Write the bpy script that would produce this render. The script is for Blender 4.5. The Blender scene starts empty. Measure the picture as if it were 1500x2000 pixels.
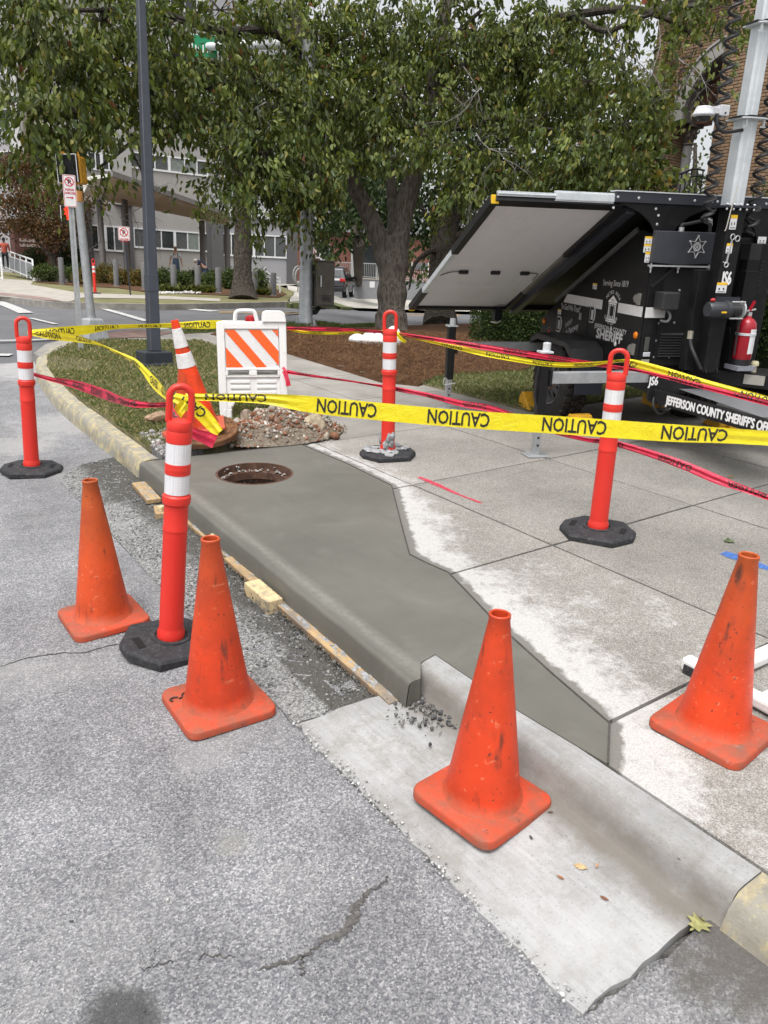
import bpy, bmesh, math, random
import numpy as np
from mathutils import Matrix, Vector
random.seed(5); rng = np.random.default_rng(5)
SC = bpy.context.scene; COL = SC.collection
# ------------------------------------------------------------------ camera, light, exposure
F = 1520.0                                    # focal length in photo pixels (1500 x 2000)
def basis(m, y0, ref=None):
    up = np.array([m, -1, y0/F]); up /= np.linalg.norm(up)
    a = np.array([-1165, -580, F]); a = a-up*(a@up); a /= np.linalg.norm(a)
    b = np.cross(a, up); b = b if b[0] > 0 else -b
    return np.array([b, a, up])
RS = basis(.032, -542.)                       # street plane: X across the kerb, Y along it, Z its normal
RG = basis(.040, -437.)                       # level world (the street climbs about 4 degrees away from us)
MSR = RG @ RS.T
EYE = np.array([0, 0, 1.6])
MS4 = Matrix.Translation(Vector(EYE)) @ Matrix(MSR.tolist()).to_4x4() @ Matrix.Translation(Vector(-EYE))
cam = bpy.data.objects.new('camera', bpy.data.cameras.new('camera')); COL.objects.link(cam)
cam.data.sensor_fit = 'HORIZONTAL'; cam.data.sensor_width = 36; cam.data.lens = 36*F/1500
cr = RG @ np.array([[1, 0, 0], [0, -1, 0], [0, 0, -1]]).T
cm = Matrix(cr.tolist()).to_4x4(); cm.translation = EYE
cam.matrix_world = cm; cam.data.clip_start = .05; cam.data.clip_end = 900
SC.camera = cam
wd = bpy.data.worlds.new('World'); SC.world = wd; wd.use_nodes = True
nt = wd.node_tree; bg = nt.nodes['Background']
SUN_EL, SUN_AZ = math.radians(66), math.radians(-120)
sky = nt.nodes.new('ShaderNodeTexSky'); sky.sky_type = 'NISHITA'; sky.sun_disc = False
sky.sun_elevation = SUN_EL; sky.sun_rotation = SUN_AZ
sky.air_density = 1.0; sky.dust_density = 6.0; sky.ozone_density = 1.0
hs = nt.nodes.new('ShaderNodeHueSaturation'); hs.inputs['Saturation'].default_value = .16; hs.inputs['Value'].default_value = 1.3
nt.links.new(sky.outputs[0], hs.inputs['Color']); nt.links.new(hs.outputs[0], bg.inputs[0]); bg.inputs[1].default_value = .15
sl = bpy.data.lights.new('sun', 'SUN'); sl.energy = .95; sl.angle = math.radians(24); sl.color = (1, .97, .93)
so = bpy.data.objects.new('sun', sl); COL.objects.link(so)
sd = Vector((math.sin(SUN_AZ)*math.cos(SUN_EL), math.cos(SUN_AZ)*math.cos(SUN_EL), math.sin(SUN_EL)))
so.rotation_euler = sd.to_track_quat('Z', 'Y').to_euler()
SC.view_settings.view_transform = 'Standard'; SC.view_settings.look = 'None'; SC.view_settings.gamma = 1
SC.view_settings.use_curve_mapping = False; SC.view_settings.exposure = 0.45
SC.render.resolution_x = 768; SC.render.resolution_y = 1024

# ------------------------------------------------------------------ geometry of the place
def rayS(px, py): return RS @ np.array([px-750, py-1000, F])
def rayW(px, py): return RG @ np.array([px-750, py-1000, F])
def s2w(p): return MSR @ (np.asarray(p, float)-EYE)+EYE
def w2s(p): return MSR.T @ (np.asarray(p, float)-EYE)+EYE
def sat(px, py, z=0.):
    d = rayS(px, py); t = (z-1.6)/d[2]; return EYE+d*t
def D(px, py, depth): return EYE+rayW(px, py)*depth/F          # world point at a forward distance
def DS(px, py, depth): return EYE+rayS(px, py)*depth/F
def proj(w):
    q = RG.T @ (np.asarray(w, float)-EYE); return q[0]/q[2]*F+750, q[1]/q[2]*F+1000, q[2]
FW = np.array([.591, .8066]); RT = np.array([.8066, -.591])
def sstep(a, b, x):
    t = min(1, max(0, (x-a)/(b-a))); return t*t*(3-2*t)
def terr(x, y):                                # height of the ground over the street plane, far side dips
    d = x*FW[0]+y*FW[1]; l = x*RT[0]+y*RT[1]
    if d < 12: return 0.
    return -(d-12)*(.038+.022*sstep(-.1, -.05, l/d))
def gps(px, py, off=0.):                       # S point where a sight line meets the ground
    d = rayS(px, py); d = d/np.linalg.norm(d); a, b = .5, 160.
    f = lambda t: (EYE+d*t)[2]-terr(*(EYE+d*t)[:2])-off
    if f(b) > 0: b = 160.
    for _ in range(60):
        m = (a+b)/2
        if f(m) > 0: a = m
        else: b = m
    return EYE+d*a
def gpw(px, py, off=0.): return s2w(gps(px, py, off))
def topz(base, py):                            # height above a world base point whose image row is py
    lo, hi = -3, 40
    for _ in range(60):
        m = (lo+hi)/2
        if proj(np.asarray(base)+[0, 0, m])[1] > py: lo = m
        else: hi = m
    return lo
def on_plane(px, py, P0, n):                   # world point of a sight line on a world plane
    d = rayW(px, py); t = ((np.asarray(P0)-EYE)@n)/(d@n); return EYE+d*t

# ------------------------------------------------------------------ mesh helpers
class MB:
    def __init__(s): s.v = []; s.f = []; s.m = []; s.M = None
    def add(s, vs, fs, mi=0):
        n = len(s.v)
        if s.M is not None: vs = [tuple(s.M @ Vector(v)) for v in vs]
        s.v += [tuple(map(float, v)) for v in vs]; s.f += [tuple(i+n for i in f) for f in fs]; s.m += [mi]*len(fs); return s
    def box(s, x0, x1, y0, y1, z0, z1, mi=0):
        return s.add([(x0,y0,z0),(x1,y0,z0),(x1,y1,z0),(x0,y1,z0),(x0,y0,z1),(x1,y0,z1),(x1,y1,z1),(x0,y1,z1)],
                     [(0,3,2,1),(4,5,6,7),(0,1,5,4),(1,2,6,5),(2,3,7,6),(3,0,4,7)], mi)
    def cbox(s, c, d, mi=0): return s.box(c[0]-d[0]/2, c[0]+d[0]/2, c[1]-d[1]/2, c[1]+d[1]/2, c[2]-d[2]/2, c[2]+d[2]/2, mi)
    def bar(s, a, b, w, h, up=(0, 0, 1), mi=0):          # box bar from a to b
        a, b = Vector(a), Vector(b); d = (b-a).normalized(); u = Vector(up)
        if abs(d.dot(u)) > .98: u = Vector((1, 0, 0))
        r = d.cross(u).normalized()*w/2; u = r.cross(d).normalized()*h/2
        vs = [p+q for p in (a, b) for q in (-r-u, r-u, r+u, -r+u)]
        return s.add(vs, [(0,1,2,3),(7,6,5,4),(0,4,5,1),(1,5,6,2),(2,6,7,3),(3,7,4,0)], mi)
    def tube(s, pts, r, n=8, mi=0, cap=True, closed=False):
        pts = [Vector(p) for p in pts]; k = len(pts); rs = r if hasattr(r, '__len__') else [r]*k
        vs = []; fs = []; u = None
        for i, p in enumerate(pts):
            if closed: d = pts[(i+1) % k]-pts[i-1]
            else: d = pts[min(i+1, k-1)]-pts[max(i-1, 0)]
            d = d.normalized() if d.length > 1e-9 else Vector((0, 0, 1))
            if u is None: u = Vector((0, 0, 1)) if abs(d.z) < .9 else Vector((1, 0, 0))
            u = (u-d*u.dot(d)); u = u.normalized() if u.length > 1e-6 else d.orthogonal().normalized(); w = d.cross(u)
            for j in range(n):
                a = 2*math.pi*j/n; vs.append(p+(u*math.cos(a)+w*math.sin(a))*rs[i])
        for i in range(k if closed else k-1):
            for j in range(n):
                a = i*n+j; b = i*n+(j+1) % n; c = ((i+1) % k)*n+(j+1) % n; d = ((i+1) % k)*n+j; fs.append((a, b, c, d))
        if cap and not closed: fs += [tuple(reversed(range(n))), tuple(range((k-1)*n, k*n))]
        return s.add(vs, fs, mi)
    def lathe(s, prof, n=24, mi=0, c=(0, 0, 0), cap=True):
        vs = []; fs = []; k = len(prof)
        for r, z in prof:
            for j in range(n):
                a = 2*math.pi*j/n; vs.append((c[0]+r*math.cos(a), c[1]+r*math.sin(a), c[2]+z))
        for i in range(k-1):
            for j in range(n):
                fs.append((i*n+j, i*n+(j+1) % n, (i+1)*n+(j+1) % n, (i+1)*n+j))
        if cap and prof[0][0] > 1e-6: fs.append(tuple(reversed(range(n))))
        if cap and prof[-1][0] > 1e-6: fs.append(tuple(range((k-1)*n, k*n)))
        return s.add(vs, fs, mi)
    def prism(s, poly, h0, h1, mi=0, ax='z'):            # polygon extruded along an axis
        n = len(poly); T = {'z': lambda a, b, h: (a, b, h), 'y': lambda a, b, h: (a, h, b), 'x': lambda a, b, h: (h, a, b)}[ax]
        vs = [T(a, b, h0) for a, b in poly]+[T(a, b, h1) for a, b in poly]
        return s.add(vs, [tuple(reversed(range(n))), tuple(range(n, 2*n))]+[(i, (i+1) % n, n+(i+1) % n, n+i) for i in range(n)], mi)
    def ell(s, c, r, n=10, k=6, mi=0, jit=0):
        vs = []; fs = []
        for i in range(k+1):
            t = math.pi*i/k
            for j in range(n):
                a = 2*math.pi*j/n; q = 1+random.uniform(-jit, jit)
                vs.append((c[0]+r[0]*math.sin(t)*math.cos(a)*q, c[1]+r[1]*math.sin(t)*math.sin(a)*q, c[2]-r[2]*math.cos(t)*q))
        for i in range(k):
            for j in range(n): fs.append((i*n+j, i*n+(j+1) % n, (i+1)*n+(j+1) % n, (i+1)*n+j))
        return s.add(vs, fs, mi)
    def mesh(s, name, mats, smooth=False):
        me = bpy.data.meshes.new(name); me.from_pydata(s.v, [], s.f); 
        for m in (mats if isinstance(mats, (list, tuple)) else [mats]): me.materials.append(m)
        if any(s.m): me.polygons.foreach_set('material_index', s.m)
        b = bmesh.new(); b.from_mesh(me); bmesh.ops.remove_doubles(b, verts=b.verts, dist=1e-5)
        bmesh.ops.recalc_face_normals(b, faces=b.faces); b.to_mesh(me); b.free()
        if smooth:
            me.polygons.foreach_set('use_smooth', [True]*len(me.polygons)); me.set_sharp_from_angle(angle=math.radians(35))
        me.update(); return me
def fastmesh(name, V, Fq, mats, colors=None, smooth=False):      # numpy verts (n,3), faces (m,k)
    me = bpy.data.meshes.new(name); V = np.ascontiguousarray(V, np.float32); Fq = np.ascontiguousarray(Fq, np.int32)
    me.vertices.add(len(V)); me.vertices.foreach_set('co', V.ravel())
    k = Fq.shape[1]; me.loops.add(Fq.size); me.loops.foreach_set('vertex_index', Fq.ravel())
    me.polygons.add(len(Fq)); me.polygons.foreach_set('loop_start', np.arange(0, Fq.size, k, dtype=np.int32))
    if smooth: me.polygons.foreach_set('use_smooth', np.ones(len(Fq), bool))
    for m in (mats if isinstance(mats, (list, tuple)) else [mats]): me.materials.append(m)
    if colors is not None:
        a = me.color_attributes.new('Col', 'FLOAT_COLOR', 'POINT')
        c = np.ones((len(V), 4), np.float32); c[:, :3] = colors; a.data.foreach_set('color', c.ravel())
    me.update(calc_edges=True); me.validate(); return me
def tag(o, label=None, cat=None, group=None, kind=None):
    for k, v in (('label', label), ('category', cat), ('group', group), ('kind', kind)):
        if v: o[k] = v
    return o
def place(o, loc=(0, 0, 0), rz=0., S=True, lean=None):
    M = Matrix.Translation(Vector([float(c) for c in loc])) @ Matrix.Rotation(rz, 4, 'Z')
    if lean is not None: M = M @ Matrix.Rotation(lean[0], 4, 'X') @ Matrix.Rotation(lean[1], 4, 'Y')
    o.matrix_world = MS4 @ M if S else M
    return o
def thing(name, label, cat, loc=(0, 0, 0), rz=0., S=True, group=None, lean=None):
    o = bpy.data.objects.new(name, None); COL.objects.link(o); o.empty_display_size = .1
    tag(o, label, cat, group); return place(o, loc, rz, S, lean)
def obj(name, me, parent=None, label=None, cat=None, group=None, kind=None, loc=(0, 0, 0), rz=0., S=True, lean=None, bevel=0):
    o = bpy.data.objects.new(name, me); COL.objects.link(o); tag(o, label, cat, group, kind)
    if parent is not None:
        o.parent = parent
        if any(loc) or rz: o.location = loc; o.rotation_euler = (0, 0, rz)
    else: place(o, loc, rz, S, lean)
    if bevel:
        b = o.modifiers.new('bevel', 'BEVEL'); b.width = bevel; b.segments = 2; b.limit_method = 'ANGLE'; b.angle_limit = math.radians(40)
    return o
def part(name, mb, mats, parent, label=None, smooth=False, bevel=0, kind=None):
    return obj(name, mb.mesh(name, mats, smooth), parent, label=label, bevel=bevel, kind=kind)
def solo(name, mb, mats, label, cat, loc=(0, 0, 0), rz=0., S=True, group=None, smooth=False, bevel=0, lean=None):
    return obj(name, mb.mesh(name, mats, smooth), None, label, cat, group, None, loc, rz, S, lean, bevel)
def struct(name, me, S=True, parent=None, kind='structure'):
    return obj(name, me, parent, kind=kind, S=S)
def catmull(P, n=8):
    P = [np.asarray(p, float) for p in P]; out = []
    for i in range(len(P)-1):
        p0, p1, p2, p3 = P[max(i-1, 0)], P[i], P[i+1], P[min(i+2, len(P)-1)]
        for j in range(n):
            t = j/n; out.append(.5*((2*p1)+(-p0+p2)*t+(2*p0-5*p1+4*p2-p3)*t*t+(-p0+3*p1-3*p2+p3)*t**3))
    return out+[P[-1]]
_tx = {}
def text_mesh(body, res=3, align='CENTER', off=0.):              # outline lettering as flat mesh, cap height about 1
    k = (body, res, align, off)
    if k not in _tx:
        c = bpy.data.curves.new('t', 'FONT'); c.body = body; c.align_x = align; c.resolution_u = res; c.size = 1/.7; c.offset = off
        o = bpy.data.objects.new('t', c); COL.objects.link(o); dg = bpy.context.evaluated_depsgraph_get(); dg.update()
        me = o.evaluated_get(dg).to_mesh(); v = [tuple(q.co) for q in me.vertices]; f = [tuple(p.vertices) for p in me.polygons]
        o.evaluated_get(dg).to_mesh_clear(); bpy.data.objects.remove(o); bpy.data.curves.remove(c)
        _tx[k] = (v, f)
    return _tx[k]
def put_text(mb, body, org, ux, uy, h, sx=1., mi=0, align='CENTER', skew=0., bold=0.):
    v, f = text_mesh(body, 3, align); org, ux, uy = Vector(org), Vector(ux).normalized(), Vector(uy).normalized()
    offs = [(0, 0)] if not bold else [(-bold, 0), (bold, 0), (0, bold), (0, -bold)]
    n = ux.cross(uy)
    for q, (a, b) in enumerate(offs):
        mb.add([org+ux*((x+skew*y)*h*sx+a)+uy*(y*h+b)+n*(.0002*q) for x, y, z in v], f, mi)

# ------------------------------------------------------------------ materials
def srgb(r, g, b): return tuple((c/255/12.92 if c/255 < .04045 else ((c/255+.055)/1.055)**2.4) for c in (r, g, b))
class NT:
    def __init__(s, name):
        s.m = bpy.data.materials.new(name); s.m.use_nodes = True; s.t = s.m.node_tree
        s.b = s.t.nodes['Principled BSDF']; s.co = None
    def n(s, ty, **kw):
        q = s.t.nodes.new('ShaderNode'+ty)
        for k, v in kw.items():
            if k in q.inputs: q.inputs[k].default_value = v
            else: setattr(q, k, v)
        return q
    def l(s, a, b): s.t.links.new(a, b)
    def coord(s):
        if s.co is None: s.co = s.n('TexCoord').outputs['Object']
        return s.co
    def noise(s, scale, detail=4, rough=.55, vec=None, dist=0):
        q = s.n('TexNoise', Scale=scale, Detail=detail, Roughness=rough, Distortion=dist); s.l(vec or s.coord(), q.inputs['Vector']); return q.outputs['Fac']
    def vor(s, scale, feat='F1', rnd=1, vec=None):
        q = s.n('TexVoronoi', Scale=scale, Randomness=rnd); q.feature = feat; s.l(vec or s.coord(), q.inputs['Vector']); return q
    def ramp(s, fac, stops):
        q = s.n('ValToRGB'); e = q.color_ramp.elements
        while len(e) < len(stops): e.new(.5)
        for i, (p, c) in enumerate(stops):
            e[i].position = p; e[i].color = (*c, 1) if hasattr(c, '__len__') else (c, c, c, 1)
        s.l(fac, q.inputs[0]); return q.outputs[0]
    def mix(s, fac, a, b, bt='MIX'):
        q = s.n('Mix'); q.data_type = 'RGBA'; q.blend_type = bt
        for v, i in ((fac, 0), (a, 6), (b, 7)):
            if hasattr(v, 'is_linked') or hasattr(v, 'links'): s.l(v, q.inputs[i])
            elif i == 0: q.inputs[i].default_value = v
            else: q.inputs[i].default_value = (*v, 1) if hasattr(v, '__len__') else (v, v, v, 1)
        return q.outputs[2]
    def math(s, op, a, b=0.):
        q = s.n('Math'); q.operation = op
        for v, i in ((a, 0), (b, 1)):
            if hasattr(v, 'links'): s.l(v, q.inputs[i])
            else: q.inputs[i].default_value = v
        return q.outputs[0]
    def base(s, c):
        if hasattr(c, 'links'): s.l(c, s.b.inputs['Base Color'])
        else: s.b.inputs['Base Color'].default_value = (*c, 1)
    def bump(s, h, st=.3, dist=.01):
        q = s.n('Bump', Strength=st, Distance=dist); s.l(h, q.inputs['Height']); s.l(q.outputs[0], s.b.inputs['Normal'])
    def fin(s, rough=.7, metal=0., spec=.5):
        s.b.inputs['Roughness'].default_value = rough; s.b.inputs['Metallic'].default_value = metal
        s.b.inputs['Specular IOR Level'].default_value = spec; return s.m
    def xyz(s):
        q = s.n('SeparateXYZ'); s.l(s.coord(), q.inputs[0]); return q.outputs
def mat(name, c, rough=.6, metal=0., var=.12, vs=9., bump=0., bs=90., spec=.4, dirt=None):
    k = NT(name); c = np.array(c)
    if var:
        col = k.ramp(k.noise(vs, 5), [(.3, tuple(c*(1-var))), (.7, tuple(np.minimum(c*(1+var), 1)))])
        if dirt is not None: col = k.mix(k.ramp(k.noise(vs*2.3, 6, .7), [(.52, 0), (.72, .75)]), col, dirt)
        k.base(col)
    else: k.base(tuple(c))
    if bump: k.bump(k.noise(bs, 4), bump, .004)
    return k.fin(rough, metal, spec)
# ------------------------------------------------------------------ ground materials
def m_asphalt():
    k = NT('asphalt'); v = k.vor(185); sp = k.n('SeparateColor'); k.l(v.outputs['Color'], sp.inputs[0])
    v2 = k.vor(340); s2 = k.n('SeparateColor'); k.l(v2.outputs['Color'], s2.inputs[0])
    c = k.ramp(sp.outputs[0], [(0, (.06, .06, .072)), (.28, (.105, .106, .118)), (.55, (.20, .20, .203)), (.8, (.27, .27, .265)), (1, (.45, .445, .435))])
    c2 = k.ramp(s2.outputs[0], [(0, (.10, .10, .112)), (1, (.3, .3, .3))])
    c = k.mix(.38, c, c2)
    c = k.mix(1, c, k.ramp(k.noise(1.3, 6, .65), [(.28, .80), (.5, 1.02), (.72, 1.24)]), 'MULTIPLY')
    c = k.mix(1, c, k.ramp(k.noise(5, 4, .6), [(.3, .86), (.7, 1.14)]), 'MULTIPLY')
    dust = k.ramp(k.noise(.9, 7, .7, dist=.4), [(.5, 0), (.68, .55)])
    c = k.mix(dust, c, (.30, .295, .28))
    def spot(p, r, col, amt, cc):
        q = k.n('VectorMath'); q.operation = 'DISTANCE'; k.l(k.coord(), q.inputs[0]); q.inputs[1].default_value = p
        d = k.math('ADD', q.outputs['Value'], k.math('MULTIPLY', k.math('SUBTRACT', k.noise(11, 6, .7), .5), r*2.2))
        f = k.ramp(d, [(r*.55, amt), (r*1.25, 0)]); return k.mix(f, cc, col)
    for px, py, r, col, a in ((238, 1992, .085, (.05, .05, .048), .85), (1500, 1880, .30, (.07, .065, .055), .75), (1440, 1850, .2, (.1, .09, .08), .55), (70, 720, .9, (.42, .41, .4), .6), (130, 830, .5, (.4, .39, .38), .5), (40, 870, .3, (.36, .35, .33), .5), (455, 1645, .06, (.25, .245, .215), .4), (395, 1480, .10, (.31, .31, .305), .35)):  # first entry: small dark blob near the bottom edge of the frame
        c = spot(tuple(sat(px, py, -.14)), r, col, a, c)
    c = k.mix(1, c, (.93, .932, .945), 'MULTIPLY')
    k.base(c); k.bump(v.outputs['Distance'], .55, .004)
    return k.fin(.85, 0, .3)
def m_farasphalt():
    k = NT('road_asphalt_far'); c = k.ramp(k.noise(1.1, 7, .7), [(.3, (.095, .096, .102)), (.7, (.15, .151, .156))])
    c = k.mix(1, c, k.ramp(k.noise(60, 3, .7), [(.3, .75), (.7, 1.25)]), 'MULTIPLY'); k.base(c); return k.fin(.85, 0, .3)
def m_slab():
    k = NT('aggregate_concrete'); v = k.vor(250); sp = k.n('SeparateColor'); k.l(v.outputs['Color'], sp.inputs[0])
    c = k.ramp(sp.outputs[0], [(0, (.140, .130, .115)), (.4, (.212, .200, .180)), (.75, (.272, .259, .238)), (1, (.37, .358, .335))])
    c = k.mix(1, c, k.ramp(k.noise(1.1, 7, .68), [(.28, .72), (.52, 1.0), (.74, 1.22)]), 'MULTIPLY')
    c = k.mix(k.ramp(k.noise(2.1, 6, .7), [(.5, 0), (.8, .45)]), c, (.25, .24, .23))
    c = k.mix(k.ramp(k.noise(7, 7, .8, dist=.6), [(.54, 0), (.70, .4)]), c, (.12, .11, .095))
    c = k.mix(1, c, k.ramp(k.n('ObjectInfo').outputs['Random'], [(0, .90), (1, 1.10)]), 'MULTIPLY')
    at = k.n('Attribute'); at.attribute_name = 'Col'
    sp2 = k.n('SeparateColor'); k.l(at.outputs['Color'], sp2.inputs[0])
    nz = k.math('ADD', k.noise(26, 6, .75), k.math('MULTIPLY', k.math('SUBTRACT', k.noise(5, 4), .5), .9))
    pw = k.ramp(k.math('ADD', sp2.outputs[0], k.math('MULTIPLY', k.math('SUBTRACT', nz, .5), 1.35)), [(.42, 0), (.85, 1)])
    c = k.mix(k.math('MULTIPLY', k.math('MULTIPLY', pw, k.ramp(sp.outputs[0], [(0, .75), (.6, 1)])), .74), c, (.50, .495, .485))
    wt = k.ramp(k.math('ADD', sp2.outputs[1], k.math('MULTIPLY', k.math('SUBTRACT', k.noise(18, 4), .5), .9)), [(.22, 0), (.45, .85)])
    c = k.mix(wt, c, (.115, .11, .095))
    k.base(c); k.bump(k.math('ADD', v.outputs['Distance'], k.noise(70, 3)), .35, .003); return k.fin(.85, 0, .3)
def m_gutter():
    k = NT('broom_concrete'); mp = k.n('Mapping'); k.l(k.coord(), mp.inputs[0]); mp.inputs['Scale'].default_value = (60, 4, 20)
    c = k.ramp(k.noise(1.0, 5, .7, vec=mp.outputs[0]), [(.3, (.26, .26, .257)), (.7, (.345, .347, .346))])
    c = k.mix(1, c, k.ramp(k.noise(2.4, 7, .7), [(.3, .76), (.55, 1.0), (.75, 1.2)]), 'MULTIPLY')
    c = k.mix(k.ramp(k.noise(130, 2, .5), [(.62, 0), (.68, .6)]), c, (.15, .145, .14))
    c = k.mix(k.ramp(k.noise(9, 7, .8), [(.46, 0), (.62, .6)]), c, (.20, .19, .17))
    c = k.mix(k.ramp(k.noise(1.6, 6, .7), [(.5, 0), (.66, .5)]), c, (.42, .42, .42))
    x = k.xyz(); st = k.ramp(k.math('ADD', x[0], k.math('MULTIPLY', k.noise(7, 5, .7), .22)), [(0, 0), (1, 1)])
    dirt = k.ramp(k.math('ABSOLUTE', k.math('SUBTRACT', k.math('ADD', x[0], k.math('MULTIPLY', k.noise(6, 5, .7), .14)), 1.735)), [(.02, .85), (.10, 0)])
    c = k.mix(dirt, c, (.145, .13, .11))
    k.base(c); k.bump(k.noise(1.0, 4, vec=mp.outputs[0]), .25, .003); return k.fin(.85, 0, .3)
def m_wet():
    k = NT('fresh_concrete'); c = k.ramp(k.noise(1.6, 6, .6), [(.3, (.096, .094, .080)), (.7, (.128, .125, .107))])
    mp = k.n('Mapping'); k.l(k.coord(), mp.inputs[0]); mp.inputs['Scale'].default_value = (14, 2.2, 10); mp.inputs['Rotation'].default_value = (0, 0, .5)
    c = k.mix(k.ramp(k.noise(1.0, 5, .7, vec=mp.outputs[0]), [(.55, 0), (.75, .5)]), c, (.078, .076, .066))
    c = k.mix(k.ramp(k.noise(2.7, 5, .65, dist=.8), [(.52, 0), (.7, .45)]), c, (.155, .152, .132))
    c = k.mix(k.ramp(k.noise(220, 2), [(.66, 0), (.72, .5)]), c, (.08, .08, .07))
    z = k.xyz(); ed = k.ramp(z[2], [(0, 0), (1, 1)])
    lat = k.math('ADD', z[0], k.math('MULTIPLY', z[1], -.0418)); e = k.ramp(k.math('ABSOLUTE', k.math('SUBTRACT', lat, 1.60)), [(.0, .5), (.05, 0)])
    c = k.mix(k.math('MULTIPLY', e, k.ramp(k.noise(30, 6, .8), [(.35, .2), (.65, 1)])), c, (.30, .295, .265))  # edge highlight painted as a pale speckled band on the arris
    k.base(c); k.bump(k.noise(120, 4, .6), .25, .002)
    k.l(k.ramp(k.noise(3, 4), [(.3, .45), (.7, .62)]), k.b.inputs['Roughness']); k.fin(.5, 0, .45); k.l(k.ramp(k.noise(3, 4), [(.3, .5), (.7, .68)]), k.b.inputs['Roughness']); return k.m
def m_yellow_kerb():
    k = NT('worn_yellow_paint'); c = k.ramp(k.noise(20, 6, .7), [(.3, (.40, .33, .17)), (.7, (.50, .43, .25))])
    c = k.mix(k.ramp(k.noise(13, 7, .75), [(.42, .15), (.53, .95)]), c, (.25, .24, .21))
    c = k.mix(k.ramp(k.noise(4, 6, .7), [(.52, 0), (.7, .7)]), c, (.16, .14, .11))
    k.base(c); k.bump(k.noise(50, 5, .7), .6, .008); return k.fin(.85, 0, .3)
def m_gravel():
    k = NT('gravel_dust'); v = k.vor(130); sp = k.n('SeparateColor'); k.l(v.outputs['Color'], sp.inputs[0])
    c = k.ramp(sp.outputs[0], [(0, (.05, .05, .051)), (.5, (.19, .19, .187)), (1, (.38, .38, .37))])
    c = k.mix(k.ramp(k.noise(3.2, 6, .7), [(.46, 0), (.68, .5)]), c, (.36, .36, .355))
    at = k.n('Attribute'); at.attribute_name = 'Col'; sp2 = k.n('SeparateColor'); k.l(at.outputs['Color'], sp2.inputs[0])
    c = k.mix(k.ramp(k.math('ADD', sp2.outputs[0], k.math('MULTIPLY', k.math('SUBTRACT', k.noise(9, 5, .7), .5), .8)), [(.4, 0), (.7, .88)]), c, (.075, .072, .064))
    k.base(c); k.bump(v.outputs['Distance'], .9, .008); return k.fin(.9, 0, .2)
def m_soil(name, a, b, c3, s=14):
    k = NT(name); c = k.ramp(k.noise(s, 7, .75), [(.3, a), (.55, b), (.75, c3)]); k.base(c); k.bump(k.noise(s*4, 5, .7), .8, .02); return k.fin(.95, 0, .15)
M_ASPH, M_FAR, M_SLAB, M_GUT, M_WET, M_YK, M_GRAV = m_asphalt(), m_farasphalt(), m_slab(), m_gutter(), m_wet(), m_yellow_kerb(), m_gravel()
M_TURF = m_soil('turf_soil', (.08, .075, .04), (.14, .125, .07), (.25, .21, .13), 9)
M_MULCH = m_soil('pine_straw_bed', (.05, .026, .014), (.105, .056, .03), (.17, .10, .06), 30)
M_PAVE = mat('far_pavement', (.34, .315, .275), .9, var=.2, vs=2.5)
M_PAVE2 = mat('path_concrete', (.235, .222, .2), .9, var=.25, vs=2.2, bump=.3, bs=120)
M_WHITE_LINE = mat('road_paint_white', (.42, .42, .41), .8, var=.35, vs=14)
M_YEL_LINE = mat('road_paint_yellow', (.38, .23, .05), .8, var=.25, vs=10)
M_JOINT = mat('joint_dark', (.06, .056, .05), .95, var=.3, vs=30)
M_OLDK = mat('old_kerb_concrete', (.26, .245, .22), .9, var=.25, vs=5, bump=.5, bs=60)

def poly_patch(name, pts, off, mats, res=0, kind='structure', skirt=0., parent=None, rough=0., conform=True, colfn=None, label=None, smooth=False):
    b = bmesh.new(); vs = [b.verts.new((p[0], p[1], 0)) for p in pts]; b.faces.new(vs)
    if res:
        for ax in (0, 1):
            lo, hi = min(p[ax] for p in pts), max(p[ax] for p in pts); q = math.ceil(lo/res)*res
            while q < hi:
                no = Vector((1, 0, 0)) if ax == 0 else Vector((0, 1, 0)); co = no*q
                bmesh.ops.bisect_plane(b, geom=b.verts[:]+b.edges[:]+b.faces[:], plane_co=co, plane_no=no, dist=1e-5); q += res
    b.normal_update(); b.faces.ensure_lookup_table()
    if b.faces[:] and b.faces[0].normal.z < 0: bmesh.ops.reverse_faces(b, faces=b.faces[:])
    bd = [e for e in b.edges if e.is_boundary]; bv = {v for e in bd for v in e.verts}
    for v in b.verts:
        v.co.z = off+(terr(v.co.x, v.co.y) if conform else 0)+(rough*random.uniform(-1, 1) if rough and v not in bv else 0)
    if skirt:
        r = bmesh.ops.extrude_edge_only(b, edges=bd)
        for v in [g for g in r['geom'] if isinstance(g, bmesh.types.BMVert)]: v.co.z -= skirt
    bmesh.ops.recalc_face_normals(b, faces=b.faces)
    me = bpy.data.meshes.new(name); b.to_mesh(me); b.free()
    for m in (mats if isinstance(mats, list) else [mats]): me.materials.append(m)
    if colfn:
        a = me.color_attributes.new('Col', 'FLOAT_COLOR', 'POINT')
        for i, v in enumerate(me.vertices): a.data[i].color = (*colfn(v.co), 1)
    if smooth: me.polygons.foreach_set('use_smooth', [True]*len(me.polygons))
    return obj(name, me, parent, label=label, kind=kind if parent is None or kind == 'stuff' else None)
def inpoly(x, y, P):
    c = False; n = len(P)
    for i in range(n):
        x1, y1 = P[i][:2]; x2, y2 = P[(i+1) % n][:2]
        if (y1 > y) != (y2 > y) and x < (x2-x1)*(y-y1)/(y2-y1)+x1: c = not c
    return c
def pdist(x, y, P, closed=True):
    best = 9e9; n = len(P)
    for i in range(n if closed else n-1):
        ax, ay = P[i][:2]; bx, by = P[(i+1) % n][:2]; dx, dy = bx-ax, by-ay
        t = max(0, min(1, ((x-ax)*dx+(y-ay)*dy)/(dx*dx+dy*dy+1e-12))); best = min(best, math.hypot(x-ax-dx*t, y-ay-dy*t))
    return best
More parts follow.
